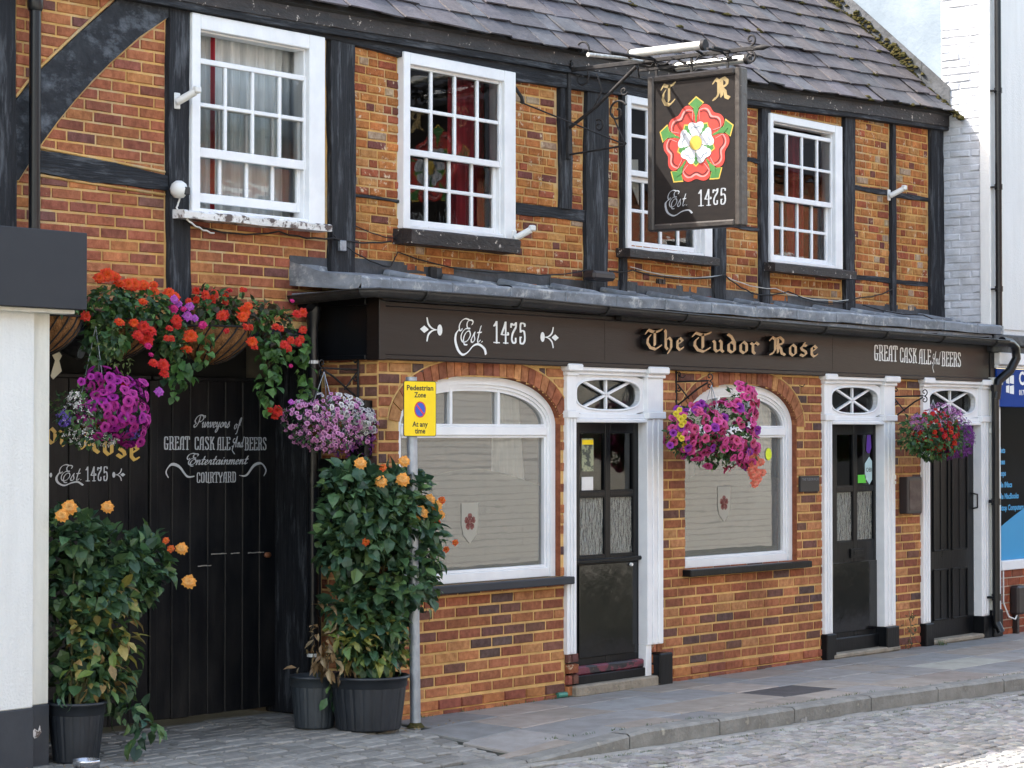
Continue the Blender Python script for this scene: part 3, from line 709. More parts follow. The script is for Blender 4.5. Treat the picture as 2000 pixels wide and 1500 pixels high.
for i, (a, b, c, d) in enumerate(POSTS): timber("timber_post", a, b, c, d, proud=.03 + .004 * (i % 3), seed=i)
for i, (a, b, c, d) in enumerate(RAILS): timber("timber_rail", a, b, c, d, proud=.018, horiz=True, seed=40 + i, wob=.004)
timber("timber_rail", 9.1, 10.145, lambda x: interp(x, [(9.1, 3.39), (10.15, 3.355)]), lambda x: interp(x, [(9.1, 3.535), (10.15, 3.475)]), proud=.022, horiz=True, seed=60)
timber("eaves_beam", 6.0, 20.1, lambda x: beamz(x), lambda x: eave(x) + .03, proud=.045, horiz=True, seed=61)
mb = MB()
lo = [(8.9, 3.30), (8.97, 3.34), (9.13, 3.558), (9.26, 3.71), (9.39, 3.847), (9.52, 3.975), (9.67, 4.107), (9.9, 4.29), (10.15, 4.45), (10.15, 4.56)]
up = [(9.8, 4.56), (9.72, 4.49), (9.42, 4.245), (9.12, 3.987), (8.95, 3.80), (8.9, 3.74)]
mb.prism(lo + up, f5, .026, -.01)
mb.build("timber_brace", M_TIMD, pub)
# beam over the gate, and the dark passage head behind it
timber("gate_beam", 8.4, 11.6, 2.44, 2.57, y=.52, proud=.03, horiz=True, seed=70)
mb = MB(); mb.box(8.2, 11.62, .56, 1.3, 2.5, 2.56); mb.box(8.2, 11.6, 1.25, 1.3, 0, 2.5); mb.box(8.2, 8.24, .5, 1.3, 0, 2.5)
mb.build("passage_lining", M_DARK, pub)
mb = MB(); mb.bbox(11.585, 11.75, .5, 1.05, 0, 2.5, .01); mb.bbox(11.6, 11.68, .42, .5, 0, 2.42, .008)
mb.build("gate_jamb", M_TIMV, pub)

# ---- roof
mb = MB()
sl = .90; RY = 3.1
def roofz(x, y): return eave(x) - .035 + (y - EY) * sl
N = 30
for i in range(N):
    xa, xb = 6 + 14.12 * i / N, 6 + 14.12 * (i + 1) / N
    mb.face([(xa, EY, roofz(xa, EY)), (xb, EY, roofz(xb, EY)), (xb, RY, roofz(xb, RY)), (xa, RY, roofz(xa, RY))])
    mb.face([(xa, EY, roofz(xa, EY)), (xa, .5, eave(xa) - .09), (xb, .5, eave(xb) - .09), (xb, EY, roofz(xb, EY))])
mb.face([(-3, .2, 4.6), (6, .2, 4.6), (6, RY, 7.2), (-3, RY, 7.2)])
mb.face([(-3, RY, 7.2), (20.12, RY, 7.4), (20.12, 6, 4.6), (-3, 6, 4.6)])
mb.build("roof_boarding", M_DARK, pub)
g = random.Random(21); mb = MB(); mos = MB()
EX = .225; c42 = 1 / math.hypot(1, sl); s42 = sl / math.hypot(1, sl)
for r in range(17):
    x = 7.0 - (r % 2) * .16 + g.random() * .05
    s0 = r * EX                                     # distance up the slope of the tail
    while x < 20.0:
        W_ = g.uniform(.18, .34) if g.random() < .85 else g.uniform(.32, .44); xe = min(x + W_, 20.03)
        if xe - x < .06: break
        gap = g.uniform(.005, .012); L = .42; lift = .016 + g.uniform(0, .018) + (g.random() < .08) * .014
        dl = g.uniform(-.006, .006); sk = g.uniform(-.008, .008)
        def Q(xx, s, h):
            yy = EY - .035 + s * c42; return (xx, yy - h * s42, eave(xx) - .005 + (yy - EY) * sl + h * c42 + .012 * math.sin(xx * 1.3 + s))
        a, b = x + gap, xe - gap; th = .011
        sa, sb = s0 + dl + sk, s0 + dl - sk
        p = [Q(a, sa, lift), Q(b, sb, lift + g.uniform(-.003, .003)), Q(b, s0 + L, 0), Q(a, s0 + L, 0)]
        q = [Q(a, sa, lift + th), Q(b, sb, lift + th), Q(b, s0 + L, th * .5), Q(a, s0 + L, th * .5)]
        k = g.uniform(.8, 1.2); base = g.choice([(.15, .14, .155), (.13, .125, .135), (.165, .15, .155), (.15, .155, .165), (.185, .165, .16)])
        col = tuple(v * k for v in base)
        # knock a corner off some of the tails
        mb.poly(p + q, [(4, 5, 6, 7), (0, 1, 5, 4), (1, 2, 6, 5), (3, 0, 4, 7)], 0, col)
        pm = .05 + .45 * max(0, (x - 17.0) / 3.0) + (.12 if 14.5 < x < 16.5 and r > 0 else 0)
        if g.random() < pm + .04:
            for _ in range(g.randint(1, 4)):
                xx = x + g.uniform(-.02, .06); s = s0 + g.uniform(-.02, .03); rr = g.uniform(.010, .03)
                cx, cy, cz = Q(xx, s, .02)
                vs = []; 
                for u in range(5):
                    for v_ in range(8):
                        ph, th2 = u / 4 * PI / 2, v_ / 8 * 2 * PI; k2 = rr * g.uniform(.7, 1.25)
                        vs.append((cx + k2 * math.cos(ph) * math.cos(th2) * 1.5, cy + k2 * math.cos(ph) * math.sin(th2), cz + k2 * .8 * math.sin(ph)))
                mos.poly(vs, [(u * 8 + v_, u * 8 + (v_ + 1) % 8, (u + 1) * 8 + (v_ + 1) % 8, (u + 1) * 8 + v_) for u in range(4) for v_ in range(8)], 0, None, True)
        x = xe
mb.build("roof_slates", M_SLATE, pub)
def clump(mo, cx, cy, cz, rr, g, fl=.8):
    vs = []
    for u in range(5):
        for v_ in range(8):
            ph, th2 = u / 4 * PI / 2, v_ / 8 * 2 * PI; k2 = rr * g.uniform(.6, 1.3)
            vs.append((cx + k2 * math.cos(ph) * math.cos(th2), cy + k2 * math.cos(ph) * math.sin(th2), cz + k2 * fl * math.sin(ph)))
    mo.poly(vs, [(u * 8 + v_, u * 8 + (v_ + 1) % 8, (u + 1) * 8 + (v_ + 1) % 8, (u + 1) * 8 + v_) for u in range(4) for v_ in range(8)], 0, None, True)
for _ in range(300):                                # thick moss down the verge
    t = g.uniform(0, 1.0) ** 1.0; yy = .25 + t * 1.9; clump(mos, 20.03 + g.gauss(0, .04), yy, eave(20.1) + (yy - EY) * sl + .01, g.uniform(.012, .035), g)
for _ in range(120):                                # a worn, mossy patch above the sign
    a, b = g.uniform(0, .62), g.uniform(0, .17); yy = .80 + b; clump(mos, 15.35 + a, yy, eave(15.3) + (yy - EY) * sl - .01, g.uniform(.008, .02), g, .6)
for (y0, n, sp) in ((.98, 90, .14), (1.75, 60, .10), (1.35, 30, .06)):
    for _ in range(n): yy = y0 + g.gauss(0, sp); clump(mos, 20.07, yy, eave(20.1) + (yy - EY) * sl + g.uniform(.0, .13), g.uniform(.015, .035), g)
tag(mos.build("roof_moss", M_MOSS, pub), kind="stuff")
# lead upstand along the party wall
mb = MB()
for k in range(9):
    ya, yb = .40 + k * .3, .40 + (k + 1) * .3 + .01
    za, zb = eave(20.1) + (ya - EY) * sl, eave(20.1) + (yb - EY) * sl; d = .003 * (k % 2)
    mb.prism([(ya, za - .02), (yb, zb - .02), (yb, zb + .21), (ya, za + .21)], lambda u, v, dd, d=d: (20.085 - d - dd, u, v), .006, 0)
mb.build("roof_flashing", M_LEADD, pub)
# eaves board
timber("eaves_board", 6.0, 20.09, lambda x: eave(x) - .15, lambda x: eave(x) - .03, y=.44, proud=.03, horiz=True, seed=80, mat_=M_SILLB, wob=.003)
timber("eaves_moulding", 6.0, 20.1, lambda x: eave(x) - .19, lambda x: eave(x) - .12, y=.47, proud=.05, horiz=True, seed=81, wob=.003)

# ---- upper sash windows
def sash(parent, x0, x1, z0, z1, y, cols, zmid, rail=.03, mun=.026, bot=.045, top=.035):
    """one glazed sash: outer rails, upright bars and one cross bar"""
    mb = MB(); st = .034; T = .035
    mb.bbox(x0, x0 + st, y, y + T, z0, z1, .004); mb.bbox(x1 - st, x1, y, y + T, z0, z1, .004)
    mb.bbox(x0 + st, x1 - st, y + .002, y + T - .002, z0, z0 + bot, .004); mb.bbox(x0 + st, x1 - st, y + .002, y + T - .002, z1 - top, z1, .004)
    n = cols
    for k in range(1, n):
        xc = x0 + st / 2 + (x1 - x0 - st) * k / n + rnd.uniform(-.003, .003)
        mb.bbox(xc - mun / 2, xc + mun / 2, y + .004, y + T - .006, z0 + bot, z1 - top, .004)
    mb.bbox(x0 + st, x1 - st, y + .007, y + T - .009, zmid - mun / 2, zmid + mun / 2, .004)
    s_ = mb.build("sash", M_WHITE, parent)
    gb = MB(); gb.face([(x0 + .02, y + .02, z0 + .02), (x1 - .02, y + .02, z0 + .02), (x1 - .02, y + .02, z1 - .02), (x0 + .02, y + .02, z1 - .02)])
    gb.build("pane", M_GLASS, s_)
    return s_
def wframe(x0, x1, z0, z1, l=.07, r=.10, t=.075, b=.03, y=.5):
    mb = MB()
    mb.bbox(x0, x0 + l, y - .06, y + .09, z0, z1, .005)
    mb.bbox(x1 - r, x1, y - .06, y + .02, z0, z1, .005); mb.bbox(x1 - r + .012, x1 - .004, y + .02, y + .1, z0, z1, .002)
    mb.bbox(x0 + l, x1 - r, y - .057, y + .09, z1 - t, z1, .005)
    mb.bbox(x0 + l, x1 - r, y - .05, y + .09, z0, z0 + b, .005)
    # inner beads
    mb.bbox(x0 + l, x0 + l + .012, y - .02, y + .07, z0 + b, z1 - t, .003)
    mb.bbox(x1 - r - .014, x1 - r, y - .02, y + .07, z0 + b, z1 - t, .003)
    mb.bbox(x0 + l + .012, x1 - r - .014, y - .02, y + .07, z1 - t - .012, z1 - t, .003)
    wf = mb.build("window", M_WHITE, pub)
    return wf
def sill(x0, x1, z0, z1, y0=.36, y1=.5, m=None, parent=None):
    mb = MB(); N = 8; g = random.Random(int(x0 * 100))
    pr = None
    for k in range(N + 1):
        x = x0 + (x1 - x0) * k / N; w1 = g.uniform(-.004, .004); w2 = g.uniform(-.004, .004)
        R_ = [(x, y1, z0 + w1), (x, y0 + w2, z0 + w1), (x, y0 + w2 - .004, z1 - .01 + w2), (x, y0 + .01, z1 + w2), (x, y1, z1 + .008)]
        if pr:
            for a in range(4): mb.face([pr[a], pr[a + 1], R_[a + 1], R_[a]])
        else: mb.face(R_)
        pr = R_
    mb.face(pr[::-1]); return mb.build("sill", m or M_SILLB, parent)
W1 = wframe(*WIN[0], l=.075, r=.15, t=.095)
sash(W1, 10.380, 11.395, 3.605, 4.225, .475, 4, 3.935, top=.035, bot=.06)
sash(W1, 10.380, 11.365, 3.325, 3.95, .515, 4, 3.645, top=.03, bot=.06)
sill(10.17, 11.5, 3.20, 3.25, m=M_WHITEW, parent=W1)
W2 = wframe(*WIN[1], l=.07, r=.13, t=.08)
sash(W2, 12.380, 13.435, 3.80, 4.435, .475, 4, 4.125, top=.03, bot=.045)
sash(W2, 12.380, 13.415, 3.31, 3.84, .515, 4, 3.59, top=.03, bot=.05)
sill(12.26, 13.46, 3.175, 3.275, y0=.33, parent=W2)
W3 = wframe(*WIN[2], l=.055, r=.11, t=.06)
sash(W3, 15.005, 16.025, 3.885, 4.44, .475, 4, 4.20, top=.03, bot=.045)
sash(W3, 15.005, 16.005, 3.33, 3.885, .515, 4, 3.62, top=.04, bot=.05)
sill(14.86, 16.10, 3.235, 3.30, parent=W3)
W4 = wframe(*WIN[3], l=.05, r=.12, t=.065)
sash(W4, 17.060, 18.085, 3.855, 4.465, .475, 4, 4.17, top=.035, bot=.045)
sash(W4, 17.060, 18.055, 3.35, 3.89, .515, 4, 3.63, top=.03, bot=.045)
sill(16.93, 18.27, 3.235, 3.31, parent=W4)
# rooms behind
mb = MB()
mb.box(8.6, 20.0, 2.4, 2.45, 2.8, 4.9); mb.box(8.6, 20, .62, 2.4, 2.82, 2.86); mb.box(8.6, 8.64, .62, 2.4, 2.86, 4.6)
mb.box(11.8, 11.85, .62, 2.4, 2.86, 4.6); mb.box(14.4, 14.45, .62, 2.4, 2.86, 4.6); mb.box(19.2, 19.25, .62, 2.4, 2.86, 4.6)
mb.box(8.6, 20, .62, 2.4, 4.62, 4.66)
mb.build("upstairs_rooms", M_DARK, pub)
mb = MB()
mb.box(11.7, 20.0, 1.9, 1.95, 0, 2.7); mb.box(11.7, 20, .2, 1.9, -.02, .02); mb.box(11.7, 11.75, .2, 1.9, .02, 2.7); mb.box(13.62, 13.66, .2, 1.9, .02, 2.7)
mb.box(14.8, 14.84, .2, 1.9, .02, 2.7); mb.box(16.9, 16.94, .2, 1.9, .02, 2.7); mb.box(11.7, 20, .2, 1.9, 2.66, 2.7); mb.box(18.5, 18.54, .2, 1.9, .02, 2.66)
mb.build("bar_rooms", M_BEIGE, pub)
mb = MB(); mb.box(-3, 20.1, 5.9, 6.0, 0, 4.6); mb.box(-3, -2.9, .5, 5.9, 0, 4.8); mb.face([(-3, .2, 4.6), (-3, RY, 7.2), (-3, 6, 4.6)]); mb.box(-3, 6.0, .5, .56, 0, 4.7)
mb.build("rear_walls", M_RENDERC, pub)
# ---- ground floor wall with arched openings
def arch_half(v, hw, zs, rise, ex=0.0):
    """half width of an arched opening at height v"""
    hw += ex; rise += ex
    if v < zs: return hw
    t = (v - zs) / rise
    return 0 if t >= 1 else hw * (1 - t * t) ** (1 / 2.5)
def arch_pts(c, hw, zs, rise, n=40):
    out = []
    for k in range(n + 1):
        th = PI * k / n; cx, sz_ = math.cos(th), math.sin(th)
        out.append((c + hw * math.copysign(abs(cx) ** (2 / 2.5), cx), zs + rise * abs(sz_) ** 1.0))
    return out
GW = [(12.63, .875, 1.93, .34, .86), (15.88, .81, 1.93, .34, .84)]      # centre, half width, springing, rise, bottom
DR = [(13.56, 14.70), (17.12, 18.24), (18.80, 20.08)]
def ghole(c, hw, zs, rise, zb, ex=0.0):
    def h(v):
        if v < zb or v > zs + rise + ex: return []
        q = arch_half(v, hw, zs, rise, ex if v > zs - .02 else 0)
        return [(c - q, c + q)] if q > 0 else []
    return h
fl = FR(0.0)
mb = MB()
bh = [ghole(*w_) for w_ in GW] + [rect(a, b, -.1, 2.345) for a, b in DR]
backing(mb, fl, 11.55, 20.12, -.06, 2.42, bh, d=-.001)
kh = [ghole(*w_, ex=.118) for w_ in GW] + [rect(a - .02, b + .02, -.1, 2.345) for a, b in DR]
bricks(mb, fl, 11.55, 20.1, .11, 2.42, PAL_LOW, 8, kh, course=.0745, bl=.236, mortar=.0155, depth=.005, palfn=lambda u: PAL_LOW)
bricks(mb, fl, 11.55, 20.1, -.05, .1, PAL_UL[1:], 9, kh, course=.078, bl=.228, mortar=.009, depth=.012, ragged=.8)
g = random.Random(31)
for (c, hw, zs, rise, zb) in GW:                      # ring of bricks on edge
    P = arch_pts(c, hw + .002, zs, rise + .002, 240); acc = 0; seg = []
    last = 0
    for i in range(1, len(P)):
        acc += math.hypot(P[i][0] - P[i - 1][0], P[i][1] - P[i - 1][1])
        if acc >= .072: seg.append((last, i)); last = i; acc = 0
    for (i, j) in seg:
        a, b = P[i], P[j]
        def nrm(k):
            x, z = P[k]; q = (x - c) / (hw * 1.0), (z - zs) / rise
            nx = math.copysign(abs(q[0]) ** 1.5 / hw, q[0]); nz = q[1] / rise
            l_ = math.hypot(nx, nz) or 1; return nx / l_, nz / l_
        na, nb = nrm(i), nrm(j); m_ = .0045
        tx, tz = b[0] - a[0], b[1] - a[1]; l_ = math.hypot(tx, tz); tx /= l_; tz /= l_
        a2 = (a[0] + tx * m_, a[1] + tz * m_); b2 = (b[0] - tx * m_, b[1] - tz * m_); H_ = .108
        q = [a2, b2, (b2[0] + nb[0] * H_, b2[1] + nb[1] * H_), (a2[0] + na[0] * H_, a2[1] + na[1] * H_)]
        mb.prism(q, fl, .007 + g.uniform(-.001, .002), -.07, 0, None, pick(PAL_LOW[:3] + PAL_LOW[-1:], g))
    Q = [(p[0] + (p[0] - c) / hw * .118, p[1] + (p[1] - zs) / rise * .118) for p in arch_pts(c, hw, zs, rise, 60)]
    mb.tube([fl(u, v, .004) for u, v in Q], .007, 5, 1)
# soffit and reveal of the openings
for (c, hw, zs, rise, zb) in GW:
    A = [(c + hw, zb)] + arch_pts(c, hw, zs, rise, 40) + [(c - hw, zb)]
    for p, q in zip(A, A[1:]): mb.face([fl(p[0], p[1], -.001), fl(q[0], q[1], -.001), fl(q[0], q[1], -.09), fl(p[0], p[1], -.09)], 0, (.3, .1, .05))
mb.build("lower_wall", [M_BRICK, M_MORTAR], pub)
# the return at the corner
mb = MB(); fr_ = lambda u, v, d=0.0: (11.55 - d, u, v)
backing(mb, fr_, 0, .5, -.06, 2.42, [], d=-.001)
bricks(mb, fr_, 0.0, .5, -.05, 2.42, PAL_LOW, 12, [], course=.0745, bl=.236, mortar=.0155, depth=.005)
mb.build("return_wall", [M_BRICK, M_MORTAR], pub)

# ---- arched shop windows
def arch_ring(mb, c, hw, zs, rise, zb, wd, y0, y1):
    A = [(c + hw, zb)] + arch_pts(c, hw, zs, rise, 40) + [(c - hw, zb)]
    B = [(c + hw - wd, zb + .0)] + arch_pts(c, hw - wd, zs, rise - wd, 40) + [(c - hw + wd, zb)]
    for i in range(len(A) - 1):
        a, b, p, q = A[i], A[i + 1], B[i], B[i + 1]
        mb.face([(a[0], y0, a[1]), (p[0], y0, p[1]), (q[0], y0, q[1]), (b[0], y0, b[1])], 0, None)
        mb.face([(p[0], y0, p[1]), (p[0], y1, p[1]), (q[0], y1, q[1]), (q[0], y0, q[1])])
        mb.face([(a[0], y0, a[1]), (b[0], y0, b[1]), (b[0], y1, b[1]), (a[0], y1, a[1])])
for wi, (c, hw, zs, rise, zb) in enumerate(GW):
    mb = MB(); hw2 = hw - .003
    arch_ring(mb, c, hw2, zs, rise - .003, zb, .055, .045, .12)
    arch_ring(mb, c, hw2 - .055, zs, rise - .058, zb, .022, .058, .12)
    arch_ring(mb, c, hw2 - .077, zs, rise - .08, zb, .022, .07, .12)
    i_ = hw2 - .1
    mb.bbox(c - i_ - .03, c + i_ + .03, .05, .12, zb, zb + .065, .004); mb.bbox(c - i_, c + i_, .066, .12, zb + .065, zb + .085, .004)
    mb.bbox(c - i_ - .02, c + i_ + .02, .055, .12, 1.86, 1.925, .006); mb.bbox(c - i_, c + i_, .066, .12, 1.925, 1.94, .003); mb.bbox(c - i_, c + i_, .066, .12, 1.845, 1.86, .003)
    for k in (-1, 1): mb.bbox(c + k * i_ / 3 - .014, c + k * i_ / 3 + .014, .066, .115, 1.94, 2.225 if True else 0, .004)
    wo = mb.build("shop_window", M_WHITE, pub)
    mb = MB(); A = [(c + i_ + .02, zb + .03)] + arch_pts(c, i_ + .02, zs, rise - .085, 30) + [(c - i_ - .02, zb + .03)]
    mb.face([(p[0], .095, p[1]) for p in A]); mb.build("pane", M_GLASSG, wo)
    # frosted lower part with a curved top edge and a shield left clear for the rose
    mb = MB(); A = [(c + i_ + .01, zb + .03)] + [(c + i_ + .01 - (2 * i_ + .02) * k / 16, 1.50 + .13 * math.sin(PI * k / 16)) for k in range(17)] + [(c - i_ - .01, zb + .03)]
    mb.face([(p[0], .106, p[1]) for p in A]); mb.build("frosted_film", M_FILM, wo)
    cx, cz = (c - .03, 1.27) if wi == 0 else (c - .13, 1.33)
    mb = MB(); sh = [(-.09, .13), (.09, .13), (.09, -.02), (.07, -.09), (0, -.15), (-.07, -.09), (-.09, -.02)]
    mb.face([(cx + a, .0915, cz + b) for a, b in sh]); mb.build("shield_emblem", mat("shield_cream_%d" % wi, (.34, .325, .27), rough=.6), wo)
    mb = MB()
    for k in range(5):
        a = PI / 2 + k * 2 * PI / 5; pl = []
        for t in range(9):
            b = a + (t - 4) * .14; r_ = .062 * (1 - .25 * ((t - 4) / 4) ** 2) * (.9 if t == 4 else 1); pl.append((math.cos(b) * r_, math.sin(b) * r_))
        pl.append((0, 0)); mb.face([(cx + u, .0908 - .0002 * k, cz + v) for u, v in pl])
    for q in (.036, .02):
        pts = [(cx + math.cos(t * .6) * q * (1 + .2 * math.sin(t * 3)), .089, cz + math.sin(t * .6) * q) for t in range(11)]
        mb.tube(pts, .0022, 4, 1)
    mb.build("rose_emblem", [mat("emblem_red_%d" % wi, (.19, .06, .05), rough=.6), M_REDD], wo)
    mb = MB(); xr = (c + hw + .06) if wi == 0 else (c + hw + .10)
    mb.bbox(c - hw - .04, xr, -.085, .05, zb - .055, zb - .002, .006)
    mb.build("sill", M_GREYP if wi == 0 else M_BLACKP, wo)

# ---- doors
def surround(x0, x1, l, r, plinth, zt=2.375, base=.0, cornice_r=True):
    """white pilasters, blocks and head round one door; l, r = pilaster widths"""
    mb = MB(); y0 = -.035
    for (a, b, side) in ((x0, x0 + l, 0), (x1 - r, x1, 1)):
        mb.bbox(a, b, y0, .1, plinth, 1.99, .004)
        for q in (.28, .62): mb.bbox(a + (b - a) * q, a + (b - a) * (q + .12), y0 - .010, y0, plinth + .01, 1.985, .003)
        mb.bbox(a - .012, b + .012, y0 - .02, .1, 1.985, 2.04, .006)
        mb.bbox(a, b, y0, .1, 2.04, zt - .075, .004)
        mb.bbox(a - .012, b + .012, y0 - .018, .1, zt - .085, zt - .055, .006); mb.bbox(a - .03, b + .03, y0 - .045, .1, zt - .055, zt, .01)
    mb.bbox(x0 + l, x1 - r, y0 - .012, .1, zt - .05, zt - .002, .008); mb.bbox(x0 + l, x1 - r, y0 + .012, .1, zt - .075, zt - .05, .004)
    mb.bbox(x0 + l, x1 - r, y0 + .0, .1, 1.955, 1.985, .006); mb.bbox(x0 + l, x1 - r, y0 + .02, .1, 1.985, 2.02, .004)
    # panel with an oval light
    a, b, c_, d = x0 + l, x1 - r, 2.02, zt - .075; cx, cz = (a + b) / 2, (c_ + d) / 2 + .0; hw, hh = (b - a) / 2 - .04, (d - c_) / 2 - .025
    n = 48; O = []; Rr = []
    for k in range(n):
        th = 2 * PI * k / n; co, si = math.cos(th), math.sin(th)
        ox, oz = hw * math.copysign(abs(co) ** .78, co), hh * math.copysign(abs(si) ** .62, si)
        m_ = max(abs(co) / ((b - a) / 2), abs(si) / ((d - c_) / 2)); Rr.append((cx + co / m_, cz + si / m_)); O.append((cx + ox, cz + oz))
    for k in range(n):
        j = (k + 1) % n
        mb.face([(O[k][0], .005, O[k][1]), (Rr[k][0], .005, Rr[k][1]), (Rr[j][0], .005, Rr[j][1]), (O[j][0], .005, O[j][1])][::-1])
        mb.face([(O[k][0], .005, O[k][1]), (O[j][0], .005, O[j][1]), (O[j][0], .06, O[j][1]), (O[k][0], .06, O[k][1])])
    for p, q in zip(O, O[1:] + O[:1]): pass
    mb.tube([(p[0], .004, p[1]) for p in O + O[:1]], .009, 6)
    # corners of the panel square
    s_ = mb.build("door_surround", M_WHITE, pub)
    mb = MB(); mb.bbox(cx - .009, cx + .009, .02, .045, cz - hh, cz + hh, .003)
    for sg in (-1, 1):
        u, v = hw * .80, hh * .92; w_ = .009
        l_ = math.hypot(u, v); nx, nz = -v / l_ * w_, u / l_ * w_
        mb.prism([(cx - u - nx * 1, cz - sg * v + sg * -nz), (cx + u - nx, cz + sg * v + sg * -nz), (cx + u + nx, cz + sg * v + sg * nz), (cx - u + nx, cz - sg * v + sg * nz)] if sg > 0 else
                 [(cx - u + nx, cz + v - nz), (cx + u + nx, cz - v - nz), (cx + u - nx, cz - v + nz), (cx - u - nx, cz + v + nz)], lambda u_, v_, d_: (u_, d_, v_), .022, .043)
    fb = mb.build("fanlight_bars", M_WHITE, s_)
    mb = MB(); mb.face([(p[0], .052, p[1]) for p in O]); mb.build("fanlight_glass", M_GLASS, s_)
    if plinth > .05 and base >= 0 and plinth < .25:
        for (p, q) in ((x0, x0 + l), (x1 - r, x1)):
            mb = MB(); mb.bbox(p - .012, q + .012, y0 - .03, .1, 0, plinth + .0, .008); mb.build("plinth_block", M_BLACKP, s_)
    return s_
def glazed_door(x0, x1, z0, z1, px, pz, y=.05, lower=None, kick=None):
    """px = glass columns [(a,b)...], pz = glass rows [(lo,hi)...] bottom first"""
    mb = MB(); xs = [x0] + [v for p in px for v in p] + [x1]
    zs = [z0] + [v for p in pz for v in p] + [z1]
    for i in range(0, len(xs), 2): mb.bbox(xs[i], xs[i + 1], y, y + .045, z0, z1, .004)
    for (a, b) in px:
        for i in range(0, len(zs), 2):
            mb.bbox(a, b, y + .002, y + .043, zs[i], zs[i + 1], .004)
    d = mb.build("door", M_BLACKP, pub)
    for i, (a, b) in enumerate(px):
        for j, (c_, e) in enumerate(pz):
            mb = MB(); mb.face([(a - .005, y + .022, c_ - .005), (b + .005, y + .022, c_ - .005), (b + .005, y + .022, e + .005), (a - .005, y + .022, e + .005)])
            mb.build("door_pane", M_PATG if j == 0 else M_GLASS, d)
            mb = MB(); w_ = .008
            for (p, q, r_, s_) in ((a, a + w_, c_, e), (b - w_, b, c_, e), (a + w_, b - w_, c_, c_ + w_), (a + w_, b - w_, e - w_, e)): mb.box(p, q, y + .006, y + .02, r_, s_)
            mb.build("glazing_bead", M_BLACKP, d)
    return d
s1 = surround(13.54, 14.735, .11, .205, .30)
D1 = glazed_door(13.69, 14.62, .135, 1.955, [(13.80, 14.115), (14.175, 14.475)], [(.985, 1.415), (1.455, 1.885)])
mb = MB(); mb.bbox(13.78, 14.49, .035, .05, .25, .925, .004); mb.build("kick_panel", M_KICK, D1)
mb = MB(); mb.bbox(13.69, 14.54, .02, .05, .935, .965, .008); mb.build("mid_rail_moulding", M_BLACKP, D1)
mb = MB(); mb.bbox(13.70, 14.53, -.005, .05, .135, .2, .012)
mb.build("weather_bar", mat("chipped_bar_paint", (.014, .012, .016), (.13, .02, .04), rough=.5, scale=(5, 9, 9), lo=.48, hi=.52, wear=(.4, .25, .14), wscale=16, wlo=.62, whi=.66, bump=.6), D1)
mb = MB(); mb.tube([(14.40, .03, .905), (14.40, .012, .905)], [.014, .011], 8); mb.build("door_knob", M_PLASW, D1)
mb = MB(); mb.bbox(13.60, 14.76, -.075, .1, -.01, .072, .012); mb.build("doorstep", M_STEP, pub)
mb = MB(); mb.bbox(13.67, 14.54, -.01, .1, .072, .134, .004); mb.build("threshold", M_BLACKP, pub)
mb = MB(); mb.bbox(14.61, 14.78, -.092, .02, -.01, .235, .01); mb.build("plinth_block", M_BLACKP, s1)
# exposed jamb bricks where the timber rotted away
mb = MB(); bricks(mb, FR(-.002), 13.545, 13.68, .0, .31, PAL_UL, 77, [], course=.078, bl=.14, mortar=.01, depth=.03); mb.build("exposed_bricks", [M_BRICKP], pub)
mb = MB(); bricks(mb, FR(.004), 14.60, 14.735, .0, .31, PAL_UL, 78, [], course=.078, bl=.15, mortar=.01, depth=.03); mb.build("exposed_bricks", [M_BRICKP], pub)
mb = MB(); mb.bbox(14.53, 14.60, -.02, .1, .05, .30, .004); mb.build("door_jamb", M_WHITE, pub)
s2 = surround(17.07, 18.25, .125, .19, .215)
D2 = glazed_door(17.24, 18.16, .04, 1.955, [(17.41, 17.685), (17.745, 18.03)], [(.965, 1.39), (1.43, 1.875)])
mb = MB(); mb.bbox(17.33, 18.06, .04, .05, .2, .79, .004); mb.build("kick_panel", M_KICK, D2)
mb = MB(); mb.bbox(17.25, 18.09, .02, .05, .04, .16, .008); mb.build("weather_bar", M_BLACKP, D2)
mb = MB(); mb.bbox(17.62, 17.86, .036, .05, .82, .9, .004); mb.bbox(17.66, 17.82, .032, .036, .845, .88, .002); mb.build("letter_box", M_BLACKP, D2)
mb = MB(); mb.tube([(18.085, .03, 1.16), (18.085, -.005, 1.14), (18.085, -.005, 1.04), (18.085, .03, 1.0)], .008, 6); mb.build("door_handle", M_IRON, D2)
mb = MB(); mb.bbox(17.16, 18.28, -.07, .1, 0, .045, .012); mb.build("doorstep", M_STEP, pub)
s3 = surround(18.75, 20.0, .125, .15, .2)
mb = MB(); mb.bbox(18.93, 19.90, .05, .095, .045, 1.955, .004)
D3 = mb.build("door", M_BLACKP, pub)
mb = MB()
for (a, b, c_, e) in ((19.07, 19.36, .82, 1.8), (19.42, 19.72, .82, 1.8), (19.07, 19.36, .2, .66), (19.42, 19.72, .2, .66)):
    w_ = .014
    mb.bbox(a, a + w_, .036, .05, c_, e, .004); mb.bbox(b - w_, b, .036, .05, c_, e, .004); mb.bbox(a + w_, b - w_, .036, .05, c_, c_ + w_, .004); mb.bbox(a + w_, b - w_, .036, .05, e - w_, e, .004)
    mb.bbox((a + b) / 2 - .003, (a + b) / 2 + .003, .044, .05, c_ + w_, e - w_, .001)
mb.build("door_panel", M_BLACKP, D3)
mb = MB(); mb.tube([(19.83, .05, 1.33), (19.83, .0, 1.32), (19.83, .0, 1.2), (19.83, .05, 1.19)], .008, 6); mb.build("door_handle", M_IRON, D3)
mb = MB(); mb.bbox(18.87, 19.98, -.06, .1, 0, .045, .012); mb.build("doorstep", M_STEP, pub)

